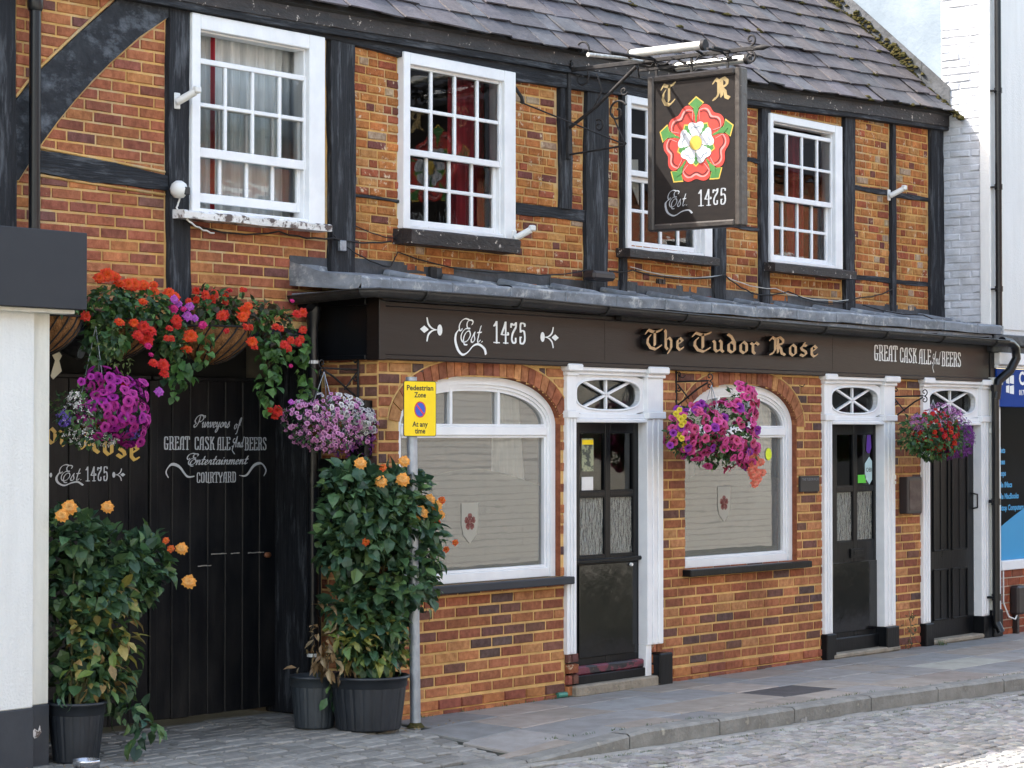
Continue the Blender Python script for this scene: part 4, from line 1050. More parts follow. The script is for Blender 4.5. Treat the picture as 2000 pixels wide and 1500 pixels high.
# ---- fascia, its lettering, lead roof and gutter
mb = MB()
mb.bbox(11.53, 20.0, -.035, .05, 2.385, 2.72, .003)
for a in (13.99, 17.2): mb.box(a, a + .004, -.0362, -.03, 2.41, 2.70)
mb.bbox(11.5, 20.0, -.06, .02, 2.355, 2.39, .006); mb.bbox(11.5, 20.0, -.055, .02, 2.70, 2.735, .006); mb.bbox(11.5, 20.02, -.09, .02, 2.735, 2.765, .006)
mb.bbox(11.495, 11.56, -.062, .05, 2.35, 2.765, .004)
fascia = mb.build("fascia_board", M_FASCIA, pub)
mb = MB(); mb.bbox(11.505, 11.55, .05, .56, 2.37, 2.73, .003); mb.bbox(11.48, 11.55, .05, .56, 2.355, 2.385, .004); mb.bbox(11.48, 11.55, .05, .56, 2.71, 2.765, .004)
mb.build("fascia_return", M_BLACKP, pub)
ff = FR(-.0355)
mb = MB(); write(mb, ff, "Est.", SC, 12.31, 2.495, .30, .145, (.07, .035, R(35)), shear=.25)
strokes(mb, ff, [(.16, .5), (.02, .3), (.0, -.05), (.12, -.42), (.32, -.62), (.55, -.5), (.8, -.2), (1.05, -.12), (1.3, -.3), (1.38, -.55)], .1, .04, R(50), .235, .15, 12.29, 2.50, .0025)
mb.build("lettering", M_WLET, fascia)
mb = MB(); write(mb, ff, "1475", CP, 12.70, 2.497, .355, .15, (.10, .05, 0), gap=.1); mb.build("lettering", M_WLET, fascia)
def fleur(cx, cz, k, sgn, m, parent, fn=ff, lean=0):
    mb = MB(); q = lambda u, v: (cx + sgn * u * k, cz + v * k)
    for pl in ([(.0, .0), (.10, .06), (.22, 0), (.10, -.06)],
               [(.1, .03), (.02, .22), (-.1, .32), (-.22, .34), (-.12, .26), (-.06, .14), (-.02, .04)], [(.1, -.03), (-.02, -.04), (-.06, -.14), (-.12, -.26), (-.22, -.34), (-.1, -.32), (.02, -.22)],
               [(-.08, .05), (-.4, .02), (-.4, -.02), (-.08, -.05)]):
        mb.face([fn(*q(u + .1, v * .9), .002 + .0002 * STK[0]) for u, v in pl]); STK[0] = (STK[0] + 1) % 5
    mb.face([fn(*q(-.42 + .1 * math.cos(t * PI / 7), .11 * math.sin(t * PI / 7)), .0028) for t in range(14)])
    strokes(mb, fn, [(.06, .02), (-.02, .2), (-.14, .32)], .05, .03, 0, sgn * k, k, cx + sgn * .1 * k, cz, .0022)
    mb.build("fleur_ornament", m, parent)
mb = MB()
def fleur2(mb, fn, cx, cz, k, s):
    """arrow-like lily: tip away from the words, ball towards them; s = +1 tip to the left"""
    P = lambda u, v: (cx - s * u * k, cz + v * k)
    for pl in ([(1.0, 0), (.72, .16), (.45, .02), (.45, -.02), (.72, -.16)],):
        mb.face([fn(*P(u, v), .0021) for u, v in pl])
    for sg in (1, -1):
        strokes(mb, fn, [P(-.1, 0), P(.2, .05 * sg), P(.45, .22 * sg), P(.55, .5 * sg)], .035 * k * 4, .02 * k * 3, R(0), 1, 1, 0, 0, .0024 + .0004 * sg, taper=lambda t: .35 + 1.0 * t * (1.2 - t))
    c_ = P(-.3, 0); mb.face([fn(c_[0] + .17 * k * math.cos(t * PI / 8), c_[1] + .24 * k * math.sin(t * PI / 8), .0031) for t in range(16)])
fleur2(mb, ff, 12.08, 2.565, .155, 1); mb.build("lily_ornament", M_WLET, fascia)
mb = MB(); fleur2(mb, ff, 13.29, 2.555, .145, -1); mb.build("lily_ornament", M_WLET, fascia)
# raised blackletter name
def raised(text, u0, wd):
    mb = MB(); write(mb, ff, text, BL, u0, 2.505, wd, .148, (.15, .045, R(42)), d0=.05, thick=.045, mi=0, mi2=1, gap=.13, sm=False)
    return mb.build("raised_lettering", [M_GOLD, M_INK], fascia)
raised("The", 14.44, .50); raised("Tudor", 15.06, .93); raised("Rose", 16.17, .72)
mb = MB()
write(mb, ff, "GREAT", CP, 17.885, 2.505, .40, .135, NC); write(mb, ff, "CASK", CP, 18.33, 2.50, .30, .13, NC); write(mb, ff, "ALE", CP, 18.67, 2.495, .22, .13, NC)
write(mb, ff, "BEERS", CP, 19.09, 2.485, .36, .13, NC); mb.build("lettering", M_WLET, fascia)
mb = MB(); write(mb, ff, "And", SC, 18.91, 2.50, .15, .11, (.09, .05, R(35)), shear=.3); strokes(mb, ff, [(.0, .1), (-.1, -.2), (.1, -.5)], .08, .04, R(30), .1, .13, 18.93, 2.49, .0025); mb.build("lettering", M_WLET, fascia)
# small flood strip on the fascia head
mb = MB(); mb.bbox(14.10, 16.7, -.11, -.05, 2.70, 2.74, .008)
for k in range(9): mb.tube([(11.9 + k * .98, -.02, 2.75), (11.9 + k * .98, -.17, 2.76)], .006, 5)
mb.build("gutter_bracket", M_IRON, pub)
# lead roof
mb = MB(); xs = [11.24] + [11.55 + k * .62 for k in range(14)] + [20.1]; g = random.Random(41)
for i in range(len(xs) - 1):
    a, b = xs[i], xs[i + 1]; n = 6; dz = g.uniform(-.006, .006)
    for k in range(n):
        xa, xb = a + (b - a) * k / n, a + (b - a) * (k + 1) / n
        wa, wb = .004 * math.sin(xa * 7), .004 * math.sin(xb * 7)
        prof = [(.50, 3.0 + .0), (.49, 2.955), (.2, 2.915), (-.11, 2.885 + dz), (-.128, 2.879 + dz), (-.136, 2.868 + dz), (-.133 + .3 * dz, 2.80 + dz), (-.12, 2.797)]
        for (ya, za), (yb, zb) in zip(prof, prof[1:]):
            mb.face([(xa, ya + wa, za + wa), (xa, yb + wa, zb + wa), (xb, yb + wb, zb + wb), (xb, ya + wb, za + wb)], 0, None, False)
    if i > 0 and i < len(xs) - 2: mb.tube([(b, .48, 2.965), (b, .3, 2.935), (b, .1, 2.912), (b, .0, 2.895)], [.034, .03, .018, .004], 7)
    mb.box(b - .03, b - .022 + .01, -.141, -.128, 2.80, 2.876)
# left end turned down
mb.face([(11.24, .5, 3.0), (11.24, .5, 2.84), (11.24, -.1, 2.79), (11.24, -.14, 2.84), (11.24, -.135, 2.88), (11.24, .2, 2.915)])
mb.box(11.26, 20.08, -.1, .5, 2.765, 2.79)
mb.build("lead_roof", M_LEAD, pub)
mb = MB(); 
for i in range(16):
    a = 11.24 + i * .555; b = a + .575 if i < 15 else 20.1; top = 3.045 + g.uniform(-.012, .02); d = .006 + .003 * (i % 2)
    mb.box(a, b, .5 - d, .5, 2.95, top)
mb.build("wall_flashing", M_LEADD, pub)
# gutter: half round, and the run round the corner
def halfpipe(mb, pts, r, n=8):
    P = [Vector(p) for p in pts]; rings = []
    for i, p in enumerate(P):
        d = (P[min(i + 1, len(P) - 1)] - P[max(i - 1, 0)]); d.z = 0; d.normalize(); q = Vector((d.y, -d.x, 0))
        rings.append([tuple(p + q * math.cos(PI + PI * k / n) * r + Vector((0, 0, 1)) * (math.sin(PI + PI * k / n) * r)) for k in range(n + 1)])
    for a, b in zip(rings, rings[1:]):
        for k in range(n): mb.face([a[k], b[k], b[k + 1], a[k + 1]], 0, None, True)
    for a, b in zip(rings, rings[1:]):                # rim thickness
        for e in (0, n):
            A, B = Vector(a[e]), Vector(b[e]); mb.tube([A, B], .007, 5, cap=False)
    mb.face(rings[0]); mb.face(rings[-1])
mb = MB(); gy = -.195
def gz(x): return interp(x, [(11.2, 2.795), (12.7, 2.80), (16, 2.755), (20.0, 2.735)])
halfpipe(mb, [(11.24, .46, 2.765), (11.24, .2, 2.775), (11.24, gy + .04, 2.79), (11.30, gy, 2.795)] + [(11.6 + k * .6, gy, gz(11.6 + k * .6)) for k in range(15)], .055)
for k in range(9):
    x = 11.75 + k * 1.0; mb.tube([(x, gy, gz(x) + .004 - .0)] and [(x, gy + .056 * math.cos(PI + PI * t / 8) * 1.12, gz(x) + .062 * math.sin(PI + PI * t / 8)) for t in range(9)], .009, 5)
mb.build("gutter", M_GUT, pub)
mb = MB(); mb.lathe([(.055, 2.70), (.05, 2.64), (.038, 2.58), (.038, 2.5)], 11.36, .40, 14); mb.tube([(11.27, .40, 2.73), (11.36, .40, 2.70)], .05, 10)
mb.tube([(11.36, .40, 2.56), (11.365, .40, 1.4), (11.37, .40, .28)], .036, 12)
mb.lathe([(.043, 1.55), (.043, 1.61)], 11.365, .4, 12); mb.lathe([(.043, .62), (.043, .68)], 11.37, .4, 12); mb.tube([(11.37, .4, .28), (11.36, .3, .16)], .036, 10)
dp = mb.build("downpipe", M_PVC, pub)
for z in (2.33, .42):
    mb = MB(); mb.lathe([(.0375, z), (.0375, z + .022)], 11.362, .40, 12); mb.build("pipe_clip", M_PLASW, dp)
mb = MB(); mb.tube([(9.03, .40, 5.2), (9.03, .40, 4.45), (9.03, .41, 4.37)], [.04, .04, .036], 12); mb.tube([(9.03, .41, 4.5), (9.03, .41, 2.5)], .034, 12); mb.lathe([(.04, 4.32), (.047, 4.34), (.047, 4.45), (.04, 4.46)], 9.03, .41, 14)
mb.lathe([(.037, 3.0), (.037, 3.06)], 9.03, .41, 12); mb.build("downpipe", M_PVC, pub)
# right hand downpipe with its swan neck
mb = MB(); mb.tube([(19.95, gy, 2.73), (20.12, gy + .0, 2.72), (20.22, gy, 2.68), (20.24, gy, 2.58), (20.16, gy + .03, 2.46), (20.02, gy + .08, 2.36), (20.0, gy + .09, 2.2)], .042, 12)
mb.tube([(20.0, -.10, 2.28), (20.0, -.10, .12)], .036, 12); mb.tube([(20.0, -.10, .14), (20.0, -.15, .05)], .036, 10)
for z in (2.27, 1.22, .34): mb.lathe([(.044, z), (.044, z + .06)], 20.0, -.10, 14)
mb.bbox(19.93, 20.0, -.10, -.06, 1.24, 1.27, .003); mb.bbox(19.93, 20.0, -.10, -.04, .36, .38, .003)
mb.build("downpipe", M_PVC, pub)
# lead hood over the black beam ends etc.
mb = MB(); mb.box(15.40, 15.52, .488, .5, 3.06, 3.10); mb.box(15.415, 15.45, .48, .488, 3.065, 3.095); mb.box(15.47, 15.505, .48, .488, 3.065, 3.095); mb.build("air_vent", M_BROWNP, pub)

# ================================================================== GATE
gate = thing("yard_gate", "tall black boarded double gate with painted lettering under the flower baskets", "gate", (10.45, .95, 0))
GY = .95
def gleaf(x0, x1, nb, zt0, zt1, y, seed):
    g = random.Random(seed); mb = MB(); w_ = (x1 - x0) / nb
    for k in range(nb):
        a, b = x0 + k * w_, x0 + (k + 1) * w_; zt = zt0 + (zt1 - zt0) * (k + .5) / nb
        d = g.uniform(-.0015, .0015)
        mb.bbox(a + .003, b - .003, y + d, y + .03, .04 + g.uniform(0, .006), zt, .005)
    mb.box(x0, x1, y + .03, y + .05, .06, zt0 - .02)
    mb.bbox(x0 - .01, x1 + .01, y - .012, y + .05, zt0, zt0 + .03, .006)
    return mb.build("gate_leaf", M_GATE, gate)
LF = gleaf(9.1, 10.43, 8, 2.215, 2.22, GY, 1)
RF = gleaf(10.47, 11.585, 7, 2.215, 2.23, GY, 2)
mb = MB(); mb.bbox(10.425, 10.49, GY - .02, GY + .04, .05, 2.215, .006); mb.build("meeting_stile", M_GATE, gate)
fg = FR(GY)
SHG = .0035
mb = MB(); write(mb, fg, "Purveyors", SC, 10.815, 1.915, .34, .078, (.10, .05, R(35)), d0=SHG, shear=.3, gap=.02); write(mb, fg, "of", SC, 11.18, 1.905, .07, .075, (.1, .05, R(35)), d0=SHG, shear=.3)
write(mb, fg, "Entertainment", SC, 10.745, 1.672, .575, .068, (.095, .05, R(35)), d0=SHG, shear=.3, gap=.02)
mb.build("lettering", M_SLET, RF)
mb = MB(); write(mb, fg, "And", SC, 11.165, 1.785, .11, .07, (.12, .05, R(35)), d0=SHG, shear=.3)
strokes(mb, fg, [(.0, .1), (-.12, -.3), (.1, -.65)], .08, .04, R(30), .1, .07, 11.18, 1.785, SHG)
mb.build("lettering", M_SLET, RF)
mb = MB(); write(mb, fg, "GREAT", CP, 10.555, 1.77, .225, .085, NC, d0=SHG); write(mb, fg, "CASK", CP, 10.825, 1.768, .18, .085, NC, d0=SHG); write(mb, fg, "ALE", CP, 11.03, 1.766, .12, .085, NC, d0=SHG)
write(mb, fg, "BEERS", CP, 11.285, 1.764, .205, .085, NC, d0=SHG); mb.build("lettering", M_SLET, RF)
mb = MB(); write(mb, fg, "COURTYARD", CP, 10.845, 1.553, .36, .068, (.11, .05, 0), d0=SHG)
for s_ in (1, -1):
    c_ = 11.03
    strokes(mb, fg, [(c_ - s_ * .435, 1.590), (c_ - s_ * .455, 1.63), (c_ - s_ * .41, 1.675), (c_ - s_ * .34, 1.66), (c_ - s_ * .27, 1.597), (c_ - s_ * .205, 1.597)], .010, .005, R(40 * s_ + 10), 1, 1, 0, 0, SHG, taper=lambda t: .5 + 1.2 * math.sin(PI * t))
mb.build("lettering", M_SLET, RF)
mb = MB(); write(mb, fg, "Est.", SC, 9.675, 1.585, .21, .09, (.07, .035, R(35)), d0=SHG, shear=.25)
strokes(mb, fg, [(.12, .5), (.0, .2), (.05, -.1), (.3, -.3), (.6, -.15), (.85, -.1), (1.05, -.3)], .09, .04, R(50), .2, .1, 9.665, 1.585, SHG)
write(mb, fg, "1475", CP, 9.90, 1.578, .18, .09, (.1, .05, 0), gap=.1, d0=SHG)
fleur2(mb, lambda u, v, d=0: (u, GY - SHG - d, v), 10.15, 1.615, .075, -1); fleur2(mb, lambda u, v, d=0: (u, GY - SHG - d, v), 9.60, 1.62, .06, 1)
mb.build("lettering", M_SLET, LF)
sl_ = lambda u, v, d=0.0: (u, GY - d, v - .16 * (u - 9.6))
mb = MB(); write(mb, sl_, "Tudor", BL, 9.20, 1.815, .56, .15, (.17, .05, R(42)), d0=SHG, gap=.1, sm=False); write(mb, sl_, "Rose", BL, 9.86, 1.815, .49, .15, (.17, .05, R(42)), d0=SHG, gap=.1, sm=False)
mb.build("lettering", M_GOLDG, LF)
mb = MB(); mb.lathe([(.0, 0)] and [(.032, 0), (.03, .01), (.0, .012)], 0, 0, 16)
vs = mb.v; mb.v = [(11.50 + v[0], GY - .004 - v[2], 1.06 + v[1] * .62) for v in vs]; mb.build("lock_plate", M_RUST, gate)
g = random.Random(19)
for (xa, xb, z) in ((10.98, 11.12, 1.083), (11.16, 11.24, 1.082), (11.32, 11.47, 1.078), (10.86, 10.98, 1.01)):
    mb = MB(); k = 7; top = [(xa + (xb - xa) * i / k, z + .003 + g.uniform(0, .004)) for i in range(k + 1)]; bot = [(xa + (xb - xa) * i / k, z - g.uniform(0, .004)) for i in range(k, -1, -1)]
    mb.prism(top + bot, fg, .0035, .001); mb.build("paint_scrape", mat("bare_wood_%d" % int(xa * 100), (.36, .33, .3), rough=.9), RF)

# ================================================================== NEIGHBOURS
lb = thing("white_shop", "cream rendered shop corner with blank dark grey sign box and grey plinth", "building", (8.7, .1, 0))
mb = MB(); mb.bbox(6.0, 8.775, .10, .6, .34, 2.96, .006, 0); mb.bbox(6.0, 8.778, .096, .6, -.1, .34, .006, 1); mb.build("wall", [M_RENDER, M_PLINTH], lb)
mb = MB(); mb.bbox(8.775, 8.93, .15, .6, .345, 2.96, .006, 0); mb.bbox(8.775, 8.934, .146, .6, -.1, .345, .006, 1); mb.build("pilaster", [M_RENDERC, M_PLINTH], lb)
mb = MB(); mb.prism([(8.80, .19), (8.825, .215), (8.85, .20), (8.862, .23), (8.875, .19), (8.85, .165), (8.825, .16)], FR(.1455), .001, -.001); mb.build("paint_chip", M_WHITEW, lb)
mb = MB(); mb.tube([(8.785, .15, 1.26), (8.785, .146, 1.26)], .006, 8); mb.build("screw", M_IRON, lb)
mb = MB(); mb.bbox(6.0, 9.055, -.02, .12, 2.572, 3.01, .004, 0); mb.build("sign_box", M_GREYP, lb)
mb = MB(); mb.bbox(6.0, 9.0, .02, .12, 2.548, 2.571, .003); mb.build("sign_box_trim", M_RENDERC, lb)
mb = MB(); mb.box(-3, 6.0, -.0, .5, 0, 4.9); mb.box(6.0, 8.9, .14, .6, 2.95, 2.98); mb.build("side_wall", M_RENDER, lb)
nb = thing("white_house", "tall white painted brick house standing forward of the pub at its right end", "building", (20.1, 0, 0))
mb = MB(); XN = 20.1
mb.box(XN + .11, 27, .004, 8, 2.78, 12, 1)
fs = lambda u, v, d=0.0: (XN - d, u, v)
ys = interp
# painted brickwork of the forward corner
gg = random.Random(55); r = 0; v = 2.86
mb2 = MB(); mb2.face([fs(-.004, 2.8, .0), fs(.5, 2.8, .0), fs(.5, 6.9, .0), (XN, -.004, 6.9)], 0, (.9, .9, .92))
def wb(yl0, yl1, v0, v1, seed):
    g = random.Random(seed); v = v0; r = 0
    while v < v1:
        u = yl0 - (.11 if r % 2 else 0)
        while u < yl1:
            a, b = max(u, yl0) + .004, min(u + .215 * g.uniform(.9, 1.1), yl1) - .004
            if b - a > .03:
                d = .008 + g.uniform(-.005, .006); j = lambda: g.uniform(-.005, .005); k = g.uniform(.93, 1.04)
                A = [fs(a, v + .004), fs(b, v + .004), fs(b, v + .066), fs(a, v + .066)]
                B = [fs(a + .009 + j(), v + .012 + j(), d + j() * .6), fs(b - .009 + j(), v + .012 + j(), d + j() * .6), fs(b - .009 + j(), v + .058 + j(), d + j() * .6), fs(a + .009 + j(), v + .058 + j(), d + j() * .6)]
                mb2.poly(A + B, [(0, 4, 5, 1), (1, 5, 6, 2), (2, 6, 7, 3), (3, 7, 4, 0), (4, 7, 6, 5)], 0, (k, k, k), False)
            u += .215
        v += .071; r += 1
wb(.09, .5, 2.84, 6.9, 5)
mb2.build("painted_brick_corner", M_WBRICK, nb)
mb.build("wall", [M_RENDER, M_RENDER], nb)
mb = MB(); mb.box(XN + .0, XN + .1, .5, 7, 4.0, 12); mb.build("party_wall", M_BLUEW, nb)
mb = MB(); mb.bbox(XN - .03, XN + .25, -.02, .088, 2.84, 11, .006); mb.build("corner_board", M_RENDER, nb)
mb = MB(); mb.box(XN + .05, 26, -.008, .0, 2.86, 11); g = random.Random(9)
mb.build("front_render", M_RENDER, nb)
mb = MB(); mb.bbox(XN - .16, 26, -.13, .0, 2.70, 2.80, .01); mb.bbox(XN - .13, 26, -.09, .0, 2.63, 2.70, .01); mb.build("shop_cornice", M_LEADD, nb)
mb = MB(); mb.bbox(XN + .0, 26, -.10, .0, 2.52, 2.635, .008); mb.bbox(XN + .0, 26, -.07, 0, 2.49, 2.52, .006); mb.build("cornice_moulding", M_WHITE, nb)
shop = nb
mb = MB(); mb.bbox(XN + .02, 26, -.055, .02, 2.13, 2.485, .004); sb = mb.build("shop_sign", M_COBLUE, shop)
fsn = FR(-.0565) if False else (lambda u, v, d=0.0: (u, -.0565 - d, v))
bfont("COMPUTER", .17, fsn, M_WLET, "lettering", sb, 20.565, 2.345, bold=.006)
bfont("01794 51", .068, fsn, M_WLET, "lettering", sb, 20.565, 2.245, bold=.002)
mb = MB()
for (a, b, c_, e) in ((20.30, 20.365, 2.345, 2.42), (20.375, 20.46, 2.345, 2.43), (20.30, 20.365, 2.26, 2.335), (20.375, 20.46, 2.25, 2.335)):
    mb.face([fsn(a, c_ + (.008 if c_ > 2.3 else .006), .001), fsn(b, c_, .001), fsn(b, e, .001), fsn(a, e - .01, .001)])
mb.build("window_logo", M_WLET, sb)
mb = MB(); mb.bbox(20.12, 20.26, -.02, .1, .0, 2.13, .005); mb.bbox(20.26, 26, -.03, .1, .60, .69, .006); mb.build("window_frame", M_WHITE, shop)
mb = MB(); mb.face([(20.26, .03, .69), (26, .03, .69), (26, .03, 2.13), (20.26, .03, 2.13)]); mb.build("window_pane", M_GLASSD, shop)
mb = MB(); mb.face([(20.262, .024, .692), (25.9, .024, .692), (25.9, .024, 1.3)] + [(20.262 + 1.4 * (16 - k) / 16, .024, .98 + .32 * math.sin(PI / 2 * (16 - k) / 16)) for k in range(17)]); mb.build("blue_vinyl", M_CYAN, shop)
for k, t in enumerate(("Tablets", "Phones", "Laptops", "Apple iMacs", "Apple MacBooks", "Desktop Computers")):
    bfont(t, .07, lambda u, v, d=0.0: (u, .022 - d, v), M_CYAN, "window_lettering", shop, 20.22, 1.70 - k * .108 + (.0), bold=.003)
mb = MB(); mb.box(20.2, 26, .9, .92, .0, 2.5); mb.box(20.2, 26, .1, .9, .55, .6); mb.box(20.14, 20.2, .1, .9, .0, 2.5); mb.build("shop_interior", mat("shop_dark", (.007, .007, .009), rough=.9), shop)
mb = MB(); backing(mb, FR(.0), 20.14, 26, -.06, .62, [], d=-.001); bricks(mb, FR(.0), 20.2, 24, -.02, .61, [((.30, .085, .045), 3), ((.36, .11, .05), 2), ((.22, .07, .045), 1)], 66, [], course=.078, bl=.226, mortar=.011); mb.build("shop_stallriser", [M_RBRICK, M_MPALE], shop)
mb = MB(); mb.bbox(20.35, 20.62, .3, .5, 1.55, 1.98, .01); tag(mb.build("cardboard_display_box", M_PLASW), "white box standing inside the computer shop window", "box")
mb = MB(); mb.box(20.30, 20.46, .2, .3, .92, 1.14); mb.box(20.5, 20.7, .2, .32, .95, 1.13); tag(mb.build("display_packs", mat("pack_blue", (.05, .22, .38), (.12, .3, .45), rough=.4)), "blue packaging stacked low in the computer shop window", "packaging")
# pilaster between the last pub door and the shop
mb = MB(); mb.bbox(20.01, 20.14, -.05, .05, .24, 2.30, .005); mb.bbox(20.0, 20.17, -.075, .05, 2.28, 2.33, .006); mb.bbox(19.985, 20.185, -.09, .05, 2.33, 2.40, .01); mb.bbox(20.0, 20.16, -.068, .05, 1.88, 1.93, .005); mb.build("shop_pilaster", M_RENDERC, shop)
mb = MB(); mb.bbox(20.0, 20.18, -.08, .05, 0, .25, .008); mb.bbox(20.02, 20.14, -.04, .05, 2.40, 2.80, .006); mb.build("pilaster_base", M_BLACKP, shop)
mb = MB(); mb.bbox(20.45, 20.62, -.10, -.0, .18, .45, .02); mb.bbox(20.51, 20.55, -.06, -.0, -.03, .18, .004)
ub = mb.build("meter_box", M_BROWNP); tag(ub, "small brown box fixed low on red bricks by the last downpipe", "meter box")
mb = MB(); mb.tube([(20.30, -.02, .62), (20.3, -.02, .3), (20.33, -.06, .17), (20.42, -.08, .14), (20.5, -.06, .18)], .008, 6); tag(mb.build("white_cable", M_PLASW), "white cable looping beside the brown box on the shop wall", "cable")

mb = MB(); mb.tube([(20.13, -.075, 2.82), (20.13, -.075, 9)], .032, 12)
for z in (3.2, 4.15, 5.05): mb.tube([(20.13, -.075, z), (20.13, -.075, z + .05)], .039, 12); mb.bbox(20.07, 20.12, -.075, -.02, z + .015, z + .03, .003)
mb.build("downpipe", M_PVC, nb)
# ---- houses over the street, which the glass mirrors
def plain_mat(nm, c1, c2, m1, sx, sy, mw):
    m = mat(nm, c1, c2, rough=.85, scale=(2, 2, 2), bump=0)
    n = m.node_tree.nodes; l = m.node_tree.links; b = n["Principled BSDF"]
    br = n.new("ShaderNodeTexBrick"); br.inputs['Scale'].default_value = 1; br.inputs['Mortar Size'].default_value = mw
    br.inputs['Brick Width'].default_value = sx; br.inputs['Row Height'].default_value = sy
    br.inputs['Color1'].default_value = _lin(c1); br.inputs['Color2'].default_value = _lin(c2); br.inputs['Mortar'].default_value = _lin(m1)
    tc = n.new("ShaderNodeTexCoord"); mp = n.new("ShaderNodeMapping"); mp.inputs['Rotation'].default_value = (R(90), 0, 0)
    l.new(tc.outputs['Object'], mp.inputs[0]); l.new(mp.outputs[0], br.inputs[0]); l.new(br.outputs[0], b.inputs['Base Color']); return m
M_CREAMB = plain_mat("cream_painted_brick", (.47, .455, .41), (.44, .43, .385), (.25, .24, .21), 1.9, .105, .010)
M_REDOP = plain_mat("red_brick_far", (.36, .11, .05), (.28, .08, .04), (.32, .22, .14), .23, .08, .01)
def house(nm, lab, x0, x1, z1, zr, mlow, mup, zs):
    h = thing(nm, lab, "house", (x0, -13.2, 0)); YF = -13.2
    mb = MB(); mb.box(x0, x1, -19, YF, -.2, zs); mb.build("ground_storey", mlow, h)
    mb = MB(); mb.box(x0 + .0, x1, -19, YF + .01, zs, z1); mb.build("upper_storey", mup, h)
    mb = MB(); mb.poly([(x0, YF + .3, z1 - .1), (x1, YF + .3, z1 - .1), (x1, -16, zr), (x0, -16, zr), (x0, -19.3, z1 - .1), (x1, -19.3, z1 - .1)], [(0, 1, 2, 3), (3, 2, 5, 4), (0, 3, 4), (1, 5, 2), (0, 4, 5, 1)]); mb.build("roof", M_GREYP, h)
    n = max(1, int((x1 - x0) / 3.2))
    for k in range(n):
        xc = x0 + (k + .5) * (x1 - x0) / n
        mb = MB(); mb.bbox(xc - .55, xc + .55, YF + .0, YF + .07, zs + .75, zs + 2.15, .01); w_ = mb.build("window", M_WHITE, h)
        mb = MB(); mb.box(xc - .47, xc + .47, YF + .05, YF + .075, zs + .83, zs + 1.42); mb.box(xc - .47, xc + .47, YF + .05, YF + .075, zs + 1.47, zs + 2.07); mb.build("pane", M_DARK, w_)
    return h
house("painted_house", "cream painted brick house across the street, mirrored in the arched windows", 12, 37.5, 6.3, 8.9, M_CREAMB, M_REDOP, 3.3)
house("brick_house", "plain red brick house across the street, mirrored in the farthest panes", 37.6, 62, 7.0, 9.6, M_GREYP, M_REDOP, 3.2)
house("rendered_house", "pale rendered house across the street left of the painted one", -12, 11.9, 6.0, 8.6, M_RENDERC, M_RENDER, 3.0)

# ================================================================== CURTAINS AND THINGS INSIDE
def curtain(name, lab, x0, x1, y, z0, z1, m, folds, amp=.03, gather=None, grp=None):
    mb = MB(); N = folds * 10; g = random.Random(int(x0 * 77)); rows = 10
    ph = [g.uniform(-.6, .6) for _ in range(N + 1)]
    P = []
    for j in range(rows + 1):
        v = z0 + (z1 - z0) * j / rows; k = gather(j / rows) if gather else 1
        P.append([(x0 + (x1 - x0) * (1 - k) * 0 + (x1 - x0) * k * i / N, y + amp * math.sin(2 * PI * i / 10 + ph[i // 10] + .3 * math.sin(v * 2 + i)) * (.7 + .3 * math.sin(i * .37)), v) for i in range(N + 1)])
    for j in range(rows):
        for i in range(N): mb.face([P[j][i], P[j][i + 1], P[j + 1][i + 1], P[j + 1][i]], 0, None, True)
    return tag(mb.build(name, m), lab, "curtain", grp)
curtain("net_curtain", "long white net curtain filling the leftmost upstairs window", 10.46, 11.62, .72, 2.95, 4.62, M_CURT, 15, .035)
curtain("red_curtain", "thin dark red curtain edge behind the leftmost upstairs window", 10.66, 10.70, .64, 2.95, 4.42, M_CURTR, 1, .01)
curtain("red_curtain", "dark red curtain at the right side of the second upstairs window", 13.12, 13.5, .72, 2.95, 4.5, M_CURTR, 4, .03)
curtain("red_curtain", "dark red curtain in the middle of the rightmost upstairs window", 17.75, 18.0, .74, 2.95, 4.5, M_CURTR, 3, .03)
curtain("net_curtain", "pale curtain hanging at the right of the left arched window", 13.0, 13.38, .22, 1.52, 2.3, M_CURT, 3, .025, gather=lambda t: 1 - .25 * t)
curtain("net_curtain", "pale curtain gathered at the left of the right arched window", 15.2, 15.5, .2, .88, 2.3, M_CURT, 3, .02)
curtain("net_curtain", "pale curtain gathered at the right of the right arched window", 16.25, 16.6, .2, 1.3, 2.3, M_CURT, 3, .02)
for (x, z, lab) in ((17.17, 4.36, "white bunting triangle inside the rightmost upstairs window"), (15.18, 4.02, "white bunting triangle inside the window behind the hanging sign")):
    mb = MB(); mb.prism([(x - .10, z), (x + .12, z + .02), (x + .13, z - .34)], lambda u, v, d=0: (u, .60 - d, v), .002, -.002); tag(mb.build("bunting_flag", M_FLAG), lab, "bunting")
mb = MB(); mb.bbox(13.845, 13.99, .066, .0685, 1.60, 1.84, .001); po = mb.build("door_poster", mat("poster_dark", (.05, .06, .05), (.3, .32, .2), rough=.4, scale=(20, 20, 20), lo=.45, hi=.55)); tag(po, "small dark printed poster taped in the upper left pane of the first glazed door", "poster")
mb = MB(); mb.box(13.85, 13.985, .0655, .066, 1.795, 1.83); pz = mb.build("poster_heading", M_YEL); pz.parent = po
mb = MB(); mb.bbox(13.845, 13.985, .066, .068, 1.462, 1.56, .001); tag(mb.build("paper_notice", M_PLASW), "pale paper notice low in the upper left pane of the first door", "notice")
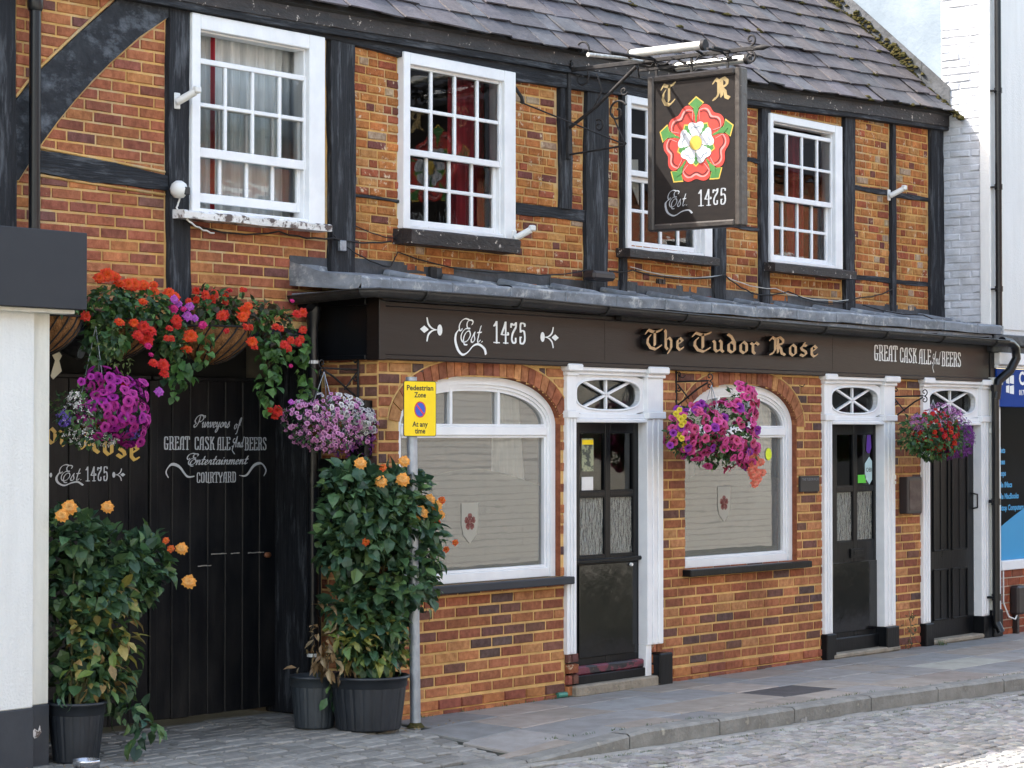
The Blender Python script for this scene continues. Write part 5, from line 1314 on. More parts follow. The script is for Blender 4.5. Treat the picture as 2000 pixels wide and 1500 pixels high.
# stickers on the second door and the window
def sticker(pts, m, nm, lab, y=.0665):
    mb = MB(); mb.prism(pts, lambda u, v, d=0: (u, y - d, v), .0015, 0); return tag(mb.build(nm, m), lab, "sticker")
sticker([(17.90, 1.62), (17.975, 1.68), (18.05 - .005, 1.62), (18.045, 1.50), (17.975, 1.44), (17.90, 1.50)], mat("pale_blue_sticker", (.5, .68, .72)), "window_sticker", "pale blue hexagonal sticker on the second door glass")
mb = MB(); st = None
sticker([(17.78, 1.455), (17.915, 1.455), (17.915, 1.525), (17.78, 1.525)], mat("green_sticker", (.12, .62, .06)), "window_sticker", "bright green rectangular sticker low on the second door glass")
sticker([(17.925, 1.73), (17.94, 1.865), (18.0, 1.87), (18.01, 1.76), (17.985, 1.71), (17.95, 1.71)], mat("purple_sticker", (.13, .04, .35)), "window_sticker", "purple sticker at the top of the second door glass")
bfont("OBII", .05, lambda u, v, d=0.0: (u, .0645 - d, v), M_INK, "sticker_lettering", None, 17.915, 1.55, width=.11) and None
o_ = bpy.data.objects["sticker_lettering"]; o_.parent = bpy.data.objects["window_sticker"]
mb = MB(); mb.face([(16.40 + .045 * math.cos(t * PI / 12), .088, 1.71 + .05 * math.sin(t * PI / 12)) for t in range(24)]); tag(mb.build("window_sticker", mat("lime_sticker", (.68, .78, .03))), "oval lime yellow sticker on the right arched window", "sticker")

# ================================================================== HANGING SIGN AND ITS BRACKET
SX = 14.2
sg = thing("pub_sign", "black hanging pub sign painted with a red and white rose", "pub sign", (SX, -.66, 3.36))
fx = lambda u, v, d=0.0: (SX - .03 - d, -.705 - u, v)          # u: to the right as seen from the left
mb = MB()
Y0, Y1, Z0_, Z1_ = -.30, -1.11, 3.345, 4.475
mb.bbox(SX - .03, SX + .03, Y1 + .05, Y0 - .05, Z0_ + .05, Z1_ - .05, .002)
sbd = mb.build("sign_board", M_SIGNB, sg)
mb = MB()
for (a, b, c_, e) in ((Y1, Y1 + .055, Z0_, Z1_), (Y0 - .055, Y0, Z0_, Z1_), (Y1 + .055, Y0 - .055, Z0_, Z0_ + .05), (Y1 + .055, Y0 - .055, Z1_ - .05, Z1_)):
    mb.bbox(SX - .05, SX + .05, a, b, c_, e, .012)
mb.build("sign_frame", mat("sign_frame_paint", (.022, .019, .018), (.05, .042, .036), rough=.4, scale=(8, 8, 8), wear=(.3, .24, .18), wscale=18, wlo=.68, whi=.72, bump=.4), sg)
RC = (0.015, 3.962); RR_ = .288                                  # centre and size of the rose
def RP(r_, a): return (RC[0] + r_ * RR_ * math.cos(a), RC[1] + r_ * RR_ * math.sin(a))
def spoly(mb, pts, d, mi=0): mb.face([fx(u, v, d) for u, v in pts], mi)
def sepal(mb, a, r0, r1, wdt, d, mi, shrink=1.0):
    P = [(r0, 0), (r0 + .15 * (r1 - r0), wdt * .35), (r0 + .45 * (r1 - r0), wdt * .3), (r0 + .68 * (r1 - r0), wdt * 1.0), (r1, 0), (r0 + .68 * (r1 - r0), -wdt * 1.0), (r0 + .45 * (r1 - r0), -wdt * .3), (r0 + .15 * (r1 - r0), -wdt * .35)]
    o = []
    for (r_, t) in P:
        cx_ = (r0 + r1) / 2; r2 = cx_ + (r_ - cx_) * shrink; t2 = t * shrink
        x_ = r2 * math.cos(a) - t2 * math.sin(a); y_ = r2 * math.sin(a) + t2 * math.cos(a); o.append((RC[0] + x_ * RR_, RC[1] + y_ * RR_))
    spoly(mb, o, d, mi)
RM = [M_GREENS, M_YROSE, M_RED, M_REDD, M_PINK, M_WROSE, M_GREYL]
mb = MB()
for k in range(5):
    a = R(90 + 72 * k); sepal(mb, a, .62, 1.17, .24, .0016, 1, 1.0); sepal(mb, a, .62, 1.17, .24, .0020, 0, .86)
def petal(a, r_in, r_out, half, lobe, n=22):
    pts = []
    for i in range(n + 1):
        t = -1 + 2 * i / n
        r_ = r_out * (1 - .50 * abs(t) ** 7) * (1 - lobe * math.exp(-(t / .28) ** 2))
        pts.append((r_ * math.cos(a + half * t), r_ * math.sin(a + half * t)))
    pts += [(r_in * math.cos(a + half * .5), r_in * math.sin(a + half * .5)), (r_in * math.cos(a - half * .5), r_in * math.sin(a - half * .5))]
    return [(RC[0] + x_ * RR_, RC[1] + y_ * RR_) for x_, y_ in pts]
for k in range(5):
    a = R(54 + 72 * k)
    spoly(mb, petal(a, .25, 1.0, R(35), .10), .0026 + .0001 * k, 2)
    # folded rim: a dark line with a light line outside it
    for (rr0, m_, w_, dd) in ((.84, 3, .020, .0036), (.90, 4, .022, .0040)):
        pts = []
        for i in range(17):
            t = -1 + i / 8; r_ = rr0 * (1 - .13 * math.exp(-(t / .33) ** 2)) - .10 * abs(t) ** 4
            pts.append(RP(r_, a + R(29) * t))
        pts = [RP(rr0 - .32, a - R(25))] + pts + [RP(rr0 - .32, a + R(25))]
        strokes(mb, fx, pts, w_ * RR_ * 1.6, w_ * RR_ * 1.3, 0, 1, 1, 0, 0, dd, mi=m_, taper=lambda t: .35 + .9 * math.sin(PI * t))
for k in range(5):
    a = R(90 + 72 * k); sepal(mb, a, .50, 1.0, .085, .0046, 0)
for k in range(5):                                              # inner white rose
    a = R(54 + 72 * k + 36 * 0); sepal(mb, R(54 + 36 + 72 * k) + R(36), .2, .60, .16, .0050, 1, 1.0); sepal(mb, R(54 + 36 + 72 * k) + R(36), .2, .60, .16, .0052, 0, .8)
for k in range(5):
    a = R(90 + 72 * k); spoly(mb, petal(a, .1, .545, R(35.5), .10), .0056 + .0001 * k, 5)
    pts = [RP(.44 * (1 - .14 * math.exp(-(t / .35) ** 2)) - .10 * abs(t) ** 3, a + R(27) * t) for t in [-1 + i / 6 for i in range(13)]]
    strokes(mb, fx, pts, .0055, .0045, 0, 1, 1, 0, 0, .0066, mi=6, taper=lambda t: .4 + .7 * math.sin(PI * t))
for k in range(5): sepal(mb, R(54 + 72 * k), .24, .46, .05, .0070, 0)
spoly(mb, [RP(.195, t * PI / 14) for t in range(28)], .0075, 3 if False else 6); spoly(mb, [RP(.18, t * PI / 14) for t in range(28)], .0078, 1)
mb.build("rose_emblem", RM, sbd)
mb = MB(); write(mb, fx, "T", BL, -.285, 4.255, .115, .155, (.175, .05, R(42)), sm=False); write(mb, fx, "R", BL, .175, 4.255, .135, .155, (.175, .05, R(42)), sm=False); mb.build("lettering", M_GOLDL, sbd)
mb = MB(); write(mb, fx, "Est.", SC, -.245, 3.515, .20, .11, (.07, .028, R(35)), shear=.25)
strokes(mb, fx, [(.16, .5), (.0, .3), (.0, -.05), (.12, -.42), (.4, -.6), (.75, -.35), (1.05, -.3), (1.2, -.5)], .09, .035, R(50), .19, .11, -.25, 3.515, .0025)
write(mb, fx, "1475", CP, .035, 3.505, .235, .118, (.10, .045, 0), gap=.09); mb.build("lettering", M_FADED, sbd)

br = thing("sign_bracket", "wrought iron bracket with scrolls and strip lamps carrying the hanging sign", "bracket", (SX, .48, 4.4))
mb = MB()
BZ = 4.60
mb.bbox(SX - .012, SX + .012, -1.22, .46, BZ - .016, BZ + .016, .004)
mb.bbox(SX - .01, SX + .01, -1.05, -.2, BZ - .075, BZ - .055, .003)
for y_ in (-.35, -.66, -.97): mb.bbox(SX - .006, SX + .006, y_ - .01, y_ + .01, Z1_, BZ - .016, .002)
mb.bbox(SX - .02, SX + .02, .44, .47, 3.93, 4.74, .004)
mb.tube([(SX, .46, 4.16), (SX, .2, 4.30), (SX, -.17, 4.57)], .014, 8)
def spiral(mb, cy, cz, r0, turns, a0, rad=.008, sgn=1, x=SX, n=26, tail=None):
    pts = []
    for k in range(n + 1):
        t = k / n; r_ = r0 * (1 - .82 * t); a = a0 + sgn * turns * 2 * PI * t; pts.append((x, cy + r_ * math.cos(a), cz + r_ * math.sin(a)))
    if tail: pts = [tail] + pts
    mb.tube(pts, rad, 6)
# rose and four curls at the wall end
for (a, b, s_) in ((.45, 4.70, 1), (.60 - .3, 4.70, -1)):
    pass
spiral(mb, .56 - .02, 4.745, .075, 1.1, R(-40), .008, 1); spiral(mb, .33, 4.745, .075, 1.1, R(220), .008, -1)
spiral(mb, .54, 4.53, .07, 1.0, R(40), .008, -1); spiral(mb, .33, 4.53, .07, 1.0, R(140), .008, 1)
for k in range(6):
    a = k * PI / 3; mb.tube([(SX - .02, .43, 4.64), (SX - .03, .43 + .035 * math.cos(a), 4.64 + .035 * math.sin(a))], .014, 6)
# pointed, scrolled outer end
mb.tube([(SX, -1.2, BZ), (SX, -1.27, BZ), (SX, -1.33, BZ)], [.014, .022, .002], 8)
spiral(mb, -1.165, BZ + .065, .045, 1.1, R(-90), .008, -1); spiral(mb, -1.165, BZ - .065, .045, 1.1, R(90), .008, 1)
spiral(mb, .0, 4.25, .09, 1.2, R(150), .008, -1); spiral(mb, .17, 4.16, .05, 1.2, R(60), .008, 1); spiral(mb, -.06, 4.40, .035, 1.1, R(200), .008, 1)
mb.tube([(SX, .19, 4.55), (SX, .14, 4.42), (SX, .22, 4.3)], .007, 6)
mb.tube([(SX, .05, 4.24), (SX, -.06, 4.02)], .006, 6); mb.tube([(SX, .46, 3.965), (SX, -.06, 3.995), (SX, -.075, 4.01), (SX, -.06, 4.03)], .008, 6)
mb.tube([(13.62, .46, 4.30), (SX, -.05, 4.01)], .006, 6); mb.tube([(13.56, .46, 4.40), (13.6, .43, 4.33), (13.63, .44, 4.29)], .014, 6)
mb.tube([(SX, -.18, BZ), (14.9, .3, 4.62)], .008, 6); mb.tube([(SX, -.9, BZ), (15.6, .3, 4.72)], .007, 6)
mb.build("iron_frame", M_IRON, br)
for (xx, ya, yb, zz, m_) in ((SX - .16, -.24, -.86, 4.635, M_ALU), (SX + .16, -.42, -1.02, 4.56, M_ALU)):
    mb = MB(); mb.tube([(xx, ya, zz), (xx, yb, zz)], .032, 12); mb.tube([(xx, ya + .015, zz), (xx, ya, zz)], .037, 12, 1); mb.tube([(xx, yb, zz), (xx, yb - .03, zz)], .04, 12, 1)
    mb.tube([(SX, ya - .1, BZ), (xx, ya - .1, zz)], .01, 6, 1); mb.tube([(SX, yb + .1, BZ), (xx, yb + .1, zz)], .01, 6, 1)
    mb.build("strip_lamp", [m_, M_IRON], br)
mb = MB(); mb.tube([(SX, -.24, 4.60), (13.95, -.2, 4.60), (13.62, -.16, 4.585)], [.008, .013, .017], 7); 
g = random.Random(61)
mb.build("metal_strip", mat("flaking_silver", (.6, .6, .58), (.35, .34, .32), rough=.5, scale=(30, 30, 30), metal=.3), br)
for (ya, yb, xe) in ((-.34, -.30, 13.7), (-.93, -.93, 14.0), (-.99, -.99, 13.98)):
    mb = MB(); mb.tube([(SX, ya, 4.60), (xe, yb, 4.60)], .010, 6); mb.build("cross_bar", M_IRON, br)
for k in range(3):
    mb = MB(); pts = [(SX - .03, -.2 - .3 * k, 4.60)]
    for j in range(1, 7): pts.append((SX - .02 + g.uniform(-.03, .03), -.2 - .3 * k - .05 * j, 4.575 + g.uniform(-.035, .02)))
    mb.tube(pts, .005, 5); mb.build("wire", M_IRON, br)

# ================================================================== SMALL THINGS ON THE WALL
def cctv(x, z, kind, lab, y=.465):
    c = thing("security_camera", lab, "camera", (x, y, z), "security cameras on the timbers")
    if kind == 'bullet':
        mb = MB(); mb.bbox(x - .025, x + .025, y - .012, y, z - .055, z + .045, .006); mb.build("mounting_plate", M_PLASW, c)
        mb = MB(); mb.tube([(x, y - .012, z - .02), (x - .0, y - .05, z)], .014, 8); mb.build("arm", M_PLASW, c)
        mb = MB(); mb.tube([(x - .02, y - .03, z - .015), (x + .035, y - .13, z + .045)], .024, 12); mb.bbox(x + .015, x + .065, y - .16, y - .12, z + .035, z + .078, .008); mb.build("camera_body", M_PLASW, c)
    else:
        mb = MB(); mb.lathe([(.0, -.05), (.03, -.045), (.05, -.02), (.055, .01), (.045, .04), (.02, .058), (0, .06)], 0, 0, 16)
        mb.v = [(x + v[0], y - .055 + v[1], z + v[2]) for v in mb.v]; mb.build("camera_body", M_PLASW, c)
        mb = MB(); mb.bbox(x + .0, x + .045, y - .112, y - .098, z - .03, z + .02, .006); mb.build("lens", M_INK, c)
    return c
cctv(10.20, 3.935, 'bullet', "white bullet camera with bracket on the post left of the leftmost window")
cctv(10.17, 3.37, 'dome', "round white camera with dark lens below and left of the first window")
cctv(13.47, 3.30, 'bullet', "white bullet camera at the right end of the second window sill", y=.40)
cctv(19.02, 4.05, 'bullet', "white bullet camera on the thin timber near the right end", y=.46)
mb = MB(); mb.bbox(14.32, 14.60, .30, .42, 3.03, 3.10, .02); mb.bbox(14.42, 14.5, .42, .47, 3.05, 3.1, .004); fl_ = mb.build("flood_light", M_BROWNP); tag(fl_, "black flood light box on the big post just above the lead roof", "flood light")
mb = MB(); mb.bbox(11.66, 11.72, .43, .46, 3.09, 3.16, .004); tag(mb.build("junction_box", M_STEEL), "small grey junction box on the post right of the first window", "junction box")
mb = MB(); mb.bbox(12.63, 12.70, .47, .498, 2.96, 3.04, .003); tag(mb.build("wall_socket_cover", M_IRON), "small black square cover in the bricks just above the lead roof", "cover")
def wire(pts, r, lab, m=None, nm="cable", k=6):
    P = []
    for i in range(len(pts) - 1):
        a, b = Vector(pts[i]), Vector(pts[i + 1])
        for j in range(k):
            t = j / k; P.append(tuple(a.lerp(b, t) - Vector((0, 0, 4 * t * (1 - t) * .035 * (b - a).length)) + Vector((0, .0, .004 * math.sin(j * 3 + i)))))
    P.append(pts[-1]); mb = MB(); mb.tube(P, r, 5); return tag(mb.build(nm, m or M_IRON), lab, "cable", None)
wire([(10.19, .42, 3.33), (10.17, .43, 3.26), (10.25, .38, 3.17), (10.5, .44, 3.13)], .006, "white cable dangling from the dome camera to the first sill", M_PLASW)
wire([(10.25, .46, 3.20), (10.5, .46, 3.15), (11.1, .46, 3.18), (11.6, .44, 3.17), (12.2, .46, 3.19)], .006, "black cable looping from the first window to the second sill")
wire([(11.6, .45, 3.20), (11.75, .44, 3.11), (12.2, .47, 3.01), (12.28, .47, 3.12), (13.55, .46, 3.05), (14.45, .44, 3.12)], .005, "thin black cable strung low between the second window and big post")
wire([(14.7, .44, 3.12), (15.0, .44, 3.14), (16.3, .44, 3.17), (16.8, .46, 3.04), (17.3, .46, 3.09), (18.0, .46, 3.02), (18.5, .46, 3.09), (19.1, .45, 3.20)], .006, "black cable drooping along the bricks under the two right windows")
wire([(15.0, .46, 3.17), (16.3, .45, 3.17), (17.1, .46, 3.10), (18.3, .46, 3.06)], .004, "thin pale wire running under the right hand windows", M_ALU)
wire([(18.45, .4, 3.02), (19.0, .1, 2.94), (19.9, -.1, 2.85), (20.1, -.1, 2.80)], .006, "black cable lying over the right end of the lead roof")
wire([(11.85, .47, 3.27), (12.3, .47, 3.21), (12.5, .44, 3.19)], .004, "short thin wire between the big post and second sill")
mb = MB(); mb.bbox(16.70, 16.995, -.03, -.008, 1.40, 1.53, .003); pq = mb.build("wall_plaque", mat("plaque_slate", (.016, .015, .016), rough=.5)); tag(pq, "small dark rectangular plaque on the brick pier right of the arched window", "plaque")
lp = lambda u, v, d=0.0: (u, -.031 - d, v)
for k, (t, w_) in enumerate((("THE TUDOR ROSE", .26),)):
    bfont(t, .03, lp, M_GREYL, "lettering", pq, 16.72, 1.492, width=w_)
mb = MB(); mb.bbox(18.36, 18.62, -.09, -.008, 1.18, 1.50, .006); mc = mb.build("menu_case", M_BROWNP); tag(mc, "shallow dark menu case on bricks between the second and third doors", "menu case")
mb = MB(); mb.box(18.40, 18.59, -.0925, -.0905, 1.21, 1.47); mb.build("menu_glass", mat("menu_dark", (.07, .045, .04), (.12, .09, .08), rough=.2, scale=(9, 9, 14)), mc)
mb = MB(); mb.bbox(18.20, 18.235, -.052, -.036, 1.44, 1.52, .004); mb.tube([(18.217, -.052, 1.475), (18.217, -.056, 1.475)], .007, 8, 1); tag(mb.build("doorbell", [M_PLASW, M_RUST]), "cream doorbell plate on the pilaster right of the second door", "doorbell")
mb = MB(); mb.bbox(11.515, 11.545, .08, .49, 1.02, 1.71, .004); tag(mb.build("menu_board", M_BLACKP), "tall black board on the brick return behind the flowering shrub", "board")
mb = MB(); mb.bbox(11.47, 11.545, .0 + .04, .18, 1.72, 2.09, .005); tag(mb.build("post_box", M_BLACKP), "black wall box on the brick corner behind the pink and white basket", "box")
mb = MB(); mb.tube([(17.12, -.01, 2.27), (17.13, -.05, 2.26), (17.14, -.05, 2.29)], .004, 5)
mb = MB(); mb.tube([(14.99, -.008, 2.31), (14.99, -.04, 2.30), (15.02, -.04, 2.32)], .004, 5); tag(mb.build("wall_hook", M_IRON), "tiny iron hook in the bricks above the first basket bracket", "hook")
mb = MB(); mb.tube([(16.72, -.008, 2.27), (16.72, -.04, 2.26), (16.75, -.04, 2.28)], .004, 5); tag(mb.build("wall_hook", M_IRON), "tiny iron hook in the bricks left of the second door head", "hook")
# lamp and tape tangle above the left leaf of the gate
lw = thing("work_lamp", "small black lamp hanging above the left leaf of the gate", "lamp", (9.36, .55, 2.38))
mb = MB(); mb.tube([(9.36, .52, 2.40), (9.40, .42, 2.36)], [.05, .06], 12); mb.build("lamp_body", M_IRON, lw)
mb = MB(); mb.tube([(9.395, .43, 2.362), (9.402, .415, 2.358)], .045, 12); mb.build("lamp_glass", M_STEEL, lw)
mb = MB(); mb.prism([(9.215, 2.21), (9.25, 2.30), (9.23, 2.33), (9.265, 2.37), (9.30, 2.33), (9.28, 2.30), (9.30, 2.24), (9.235, 2.19)], FR(.48), .002, -.002); tag(mb.build("paper_scrap", mat("scrap_paper", (.65, .58, .42))), "torn cream scrap of paper hanging above the gate's left leaf", "paper")

# ================================================================== STREET SIGN
sp = thing("street_sign", "yellow pedestrian zone plate on a grey steel pole at the kerb corner", "sign", (11.545, -.33, 0))
mb = MB(); mb.tube([(11.545, -.33, -.02), (11.50, -.33, 2.215)], .034, 20); mb.tube([(11.50, -.33, 2.205), (11.50, -.33, 2.235)], .036, 20); mb.build("pole", M_STEEL, sp)
mb = MB(); mb.lathe([(.06, -.0), (.05, .012), (.035, .03)], 11.545, -.33, 16); mb.build("pole_base", M_MOSS, sp)
# plate faces the camera side of the street: turned 33 degrees
pa = R(-5); pc = (11.53, -.375)
fp = lambda u, v, d=0.0: (pc[0] + u * math.cos(pa) + d * math.sin(pa), pc[1] + u * math.sin(pa) - d * math.cos(pa), v)
def rrect(hw, z0, z1, r_, n=6):
    o = []
    for (cx_, cz_, a0) in ((hw - r_, z0 + r_, -90), (hw - r_, z1 - r_, 0), (-hw + r_, z1 - r_, 90), (-hw + r_, z0 + r_, 180)):
        for k in range(n + 1): a = R(a0 + 90 * k / n); o.append((cx_ + r_ * math.cos(a), cz_ + r_ * math.sin(a)))
    return o
mb = MB(); mb.prism(rrect(.145, 1.855, 2.21, .016), fp, .003, 0, 1)
mb.face([fp(u, v, .0034) for u, v in rrect(.145, 1.855, 2.21, .016)], 1)
mb.face([fp(u, v, .0040) for u, v in rrect(.1405, 1.8595, 2.2055, .012)], 0)
for z in (1.93, 2.13): mb.box(11.46, 11.55, -.36, -.30, z, z + .012, 2)
pl = mb.build("sign_plate", [M_YEL, M_INK, M_STEEL], sp)
fpt = lambda u, v, d=0.0: fp(u, v, .0042 + d)
for t, z, w_ in (("Pedestrian", 2.150, .236), ("Zone", 2.105, .104), ("At any", 1.918, .138), ("time", 1.875, .093)):
    bfont(t, .046, fpt, M_INK, "lettering", pl, 0, z, width=w_, align='CENTER', bold=.0012, d0=.0004)
mb = MB()
mb.face([fp(.052 * math.cos(t * PI / 16), 2.027 + .052 * math.sin(t * PI / 16), .0046) for t in range(32)], 1); mb.face([fp(.044 * math.cos(t * PI / 16), 2.027 + .044 * math.sin(t * PI / 16), .0050) for t in range(32)], 0)
mb.face([fp(u, v, .0054) for u, v in ((-.036, 2.054), (-.028, 2.062), (.036, 2.0), (.028, 1.992))], 1)
mb.build("no_waiting_roundel", [M_SBLUE, M_SRED], pl)

# ================================================================== PLANTS
M_LEAFD = leafmat("dark_green_leaf", (1, 1, 1), (.7, .75, .7), trans=.25, rough=.42)
M_LEAFL = leafmat("basket_leaf", (1, 1, 1), (.7, .75, .6), trans=.35, rough=.5)
M_PETAL = leafmat("petal", (1, 1, 1), (.85, .8, .85), trans=.35, rough=.6)
M_STEM = mat("plant_stem", (.09, .08, .03), (.05, .06, .02), rough=.8, scale=(20, 20, 20))
def basis(n):
    n = n.normalized(); t = n.orthogonal().normalized(); return n, t, n.cross(t)
def leaf(mb, p, dirv, nrm, L, W, col, fold=.18, curl=.25):
    """one leaf: four facets folded on the midrib, the tip curling over"""
    d = dirv.normalized(); n = (nrm - d * nrm.dot(d))
    n = n.normalized() if n.length > 1e-5 else d.orthogonal().normalized(); s = d.cross(n)
    P = Vector(p); m1 = P + d * L * .38; m2 = P + d * L * .72 - n * L * curl * .3; t = P + d * L - n * L * curl
    a1 = m1 + s * W * .5 + n * W * fold; b1 = m1 - s * W * .5 + n * W * fold
    a2 = m2 + s * W * .36 + n * W * fold * .7; b2 = m2 - s * W * .36 + n * W * fold * .7
    vs = [tuple(q) for q in (P, m1, m2, t, a1, a2, b1, b2)]
    mb.poly(vs, [(0, 4, 1), (4, 5, 2, 1), (5, 3, 2), (0, 1, 6), (1, 2, 7, 6), (2, 3, 7)], 0, col)
def in_blob(g, b, shell=.55):
    while True:
        v = Vector((g.uniform(-1, 1), g.uniform(-1, 1), g.uniform(-1, 1)))
        if v.length < 1 and v.length > shell * g.random() ** .5 * 1.2: break
    return Vector((b[0] + v.x * b[3], b[1] + v.y * b[3] * .9, b[2] + v.z * b[4])), v
def foliage(name, parent, blobs, dens, size, cols, seed, m=M_LEAFD, droop=.4, aspect=.55, shell=.5, wild=.5):
    g = random.Random(seed); mb = MB(); tot = 0
    for b in blobs:
        vol = b[3] * b[3] * b[4] * 4.2; n = int(dens * vol ** .75); phase = g.uniform(0, 6)
        for _ in range(n):
            p, v = in_blob(g, b, shell)
            rad = math.sin(v.x * 7 + phase) * math.cos(v.z * 6 + phase * 2) * math.sin(v.y * 5 - phase)
            if rad < -.28 and g.random() < .75: continue      # gaps
            out = Vector((v.x, v.y, v.z + .15)); d = out * 1.0 + Vector((g.gauss(0, wild), g.gauss(0, wild), g.gauss(0, wild) - droop))
            nr = Vector((v.x * .7 + g.gauss(0, .35), v.y * .7 + g.gauss(0, .35), .8 + v.z * .4))
            c = g.choice(cols); k = g.uniform(.6, 1.45); L = size * g.uniform(.5, 1.35)
            leaf(mb, p, d, nr, L, L * aspect * g.uniform(.8, 1.2), (c[0] * k, c[1] * k, c[2] * k), g.uniform(.05, .3), g.uniform(.05, .45))
    return mb.build(name, m, parent)
DG = [(.060, .125, .055), (.075, .145, .060), (.05, .105, .060), (.10, .165, .055), (.035, .08, .045)]
YG = [(.15, .21, .05), (.24, .25, .06), (.09, .16, .05), (.32, .25, .08)]
MG = [(.075, .17, .045), (.10, .20, .055), (.055, .13, .045)]
# ---- blossoms: a mesh of each kind, its copies share it
def petunia(name, cols, thr, seed, r_=.03, lobes=5):
    """five lobed trumpet facing +z; thr = throat colour"""
    g = random.Random(seed); mb = MB(); n = lobes * 4
    def ring(rr, z, ph=.0, lob=0.0):
        return [((rr * (1 - lob * (abs(math.sin(lobes * (2 * PI * k / n) / 2)) < .35))) * math.cos(2 * PI * k / n), (rr * (1 - lob * (abs(math.sin(lobes * (2 * PI * k / n) / 2)) < .35))) * math.sin(2 * PI * k / n), z + .003 * math.sin(2 * PI * k / n * 2 + seed)) for k in range(n)]
    R0, R1, R2, R3 = ring(.0045, -.022), ring(r_ * .2, -.006), ring(r_ * .55, .001), ring(r_, -.001 + .002 * g.random(), lob=.14)
    vs = R0 + R1 + R2 + R3
    for i, c in ((0, thr), (1, tuple((thr[j] * .45 + cols[j] * .55) for j in range(3))), (2, cols)):
        mb.poly(vs, [(i * n + k, i * n + (k + 1) % n, (i + 1) * n + (k + 1) % n, (i + 1) * n + k) for k in range(n)], 0, c, True)
    mb.face([(x, y, z) for x, y, z in R0], 0, thr)
    me = mb.build(name, M_PETAL); me_ = me.data; bpy.data.objects.remove(me); me_.name = name; return me_
def fluffy(name, cols, seed, r_=.04, layers=4, per=9, curl=.5):
    """many petalled bloom (dahlia, geranium head)"""
    g = random.Random(seed); mb = MB()
    for L_ in range(layers):
        t = L_ / max(1, layers - 1); rr = r_ * (1 - .55 * t); el = R(5 + 62 * t)
        for k in range(per):
            a = 2 * PI * (k + .5 * (L_ % 2)) / per + g.uniform(-.1, .1); c = cols[min(len(cols) - 1, int(t * len(cols)))]; kk = g.uniform(.85, 1.15)
            d = Vector((math.cos(a) * math.cos(el), math.sin(a) * math.cos(el), math.sin(el))); nr = Vector((-math.cos(a) * math.sin(el), -math.sin(a) * math.sin(el), math.cos(el)))
            leaf(mb, (0, 0, 0), d, nr, rr * g.uniform(.85, 1.1), rr * .85, tuple(x * kk for x in c), .18, curl * .35)
    me = mb.build(name, M_PETAL); me_ = me.data; bpy.data.objects.remove(me); me_.name = name; return me_
PU = petunia("petunia_magenta", (.48, .03, .30), (.12, .0, .10), 1); PU2 = petunia("petunia_magenta_deep", (.42, .02, .34), (.1, .0, .10), 2)
PP = petunia("petunia_pink", (.74, .09, .34), (.25, .02, .05), 3); PP2 = petunia("petunia_rose", (.62, .08, .22), (.25, .02, .02), 4); PV = petunia("petunia_violet", (.30, .03, .36), (.07, .0, .12), 5)
PY = petunia("petunia_yellow", (.75, .62, .05), (.5, .45, .03), 6, r_=.024)
SP_ = petunia("small_pink_flower", (.68, .32, .56), (.3, .05, .25), 7, r_=.0165); SW = petunia("small_white_flower", (.78, .78, .74), (.1, .06, .16), 8, r_=.022)
SR = fluffy("scarlet_bloom", [(.62, .03, .015), (.7, .06, .02)], 9, r_=.026, layers=3, per=7); SR2 = fluffy("crimson_bloom", [(.52, .012, .02), (.6, .03, .03)], 10, r_=.02, layers=3, per=6)
GO = fluffy("orange_red_geranium", [(.75, .06, .01), (.8, .12, .02)], 11, r_=.04, layers=5, per=10); GR = fluffy("red_geranium", [(.62, .02, .02), (.7, .05, .03)], 12, r_=.042, layers=5, per=10)
GP = fluffy("mauve_geranium", [(.5, .10, .55), (.6, .2, .62)], 13, r_=.035, layers=4, per=8); GM = fluffy("magenta_geranium", [(.62, .02, .2), (.7, .05, .28)], 14, r_=.035, layers=4, per=9)
DA = fluffy("orange_dahlia", [(.88, .42, .08), (.92, .54, .16), (.92, .58, .2)], 15, r_=.046, layers=5, per=11); DR_ = fluffy("orange_bud", [(.75, .14, .03), (.8, .25, .05)], 16, r_=.03, layers=3, per=7, curl=-.2)
SAL = fluffy("salmon_begonia", [(.8, .22, .14), (.85, .38, .26)], 17, r_=.034, layers=4, per=8)
CAMD = Vector((-.76, -.63, .05))
def put(me, parent, p, n, sc=1.0, name="flower", g=rnd, label=None):
    o = bpy.data.objects.new(name, me); COL.objects.link(o); o.parent = parent
    w_ = wloc(parent); o.location = Vector(p) - w_
    o.rotation_mode = 'QUATERNION'
    q = Vector(n).normalized().to_track_quat('Z', 'Y'); o.rotation_quaternion = q
    s = sc * g.uniform(.85, 1.12); o.scale = (s, s, s)
    if label: o["label"] = label
    return o
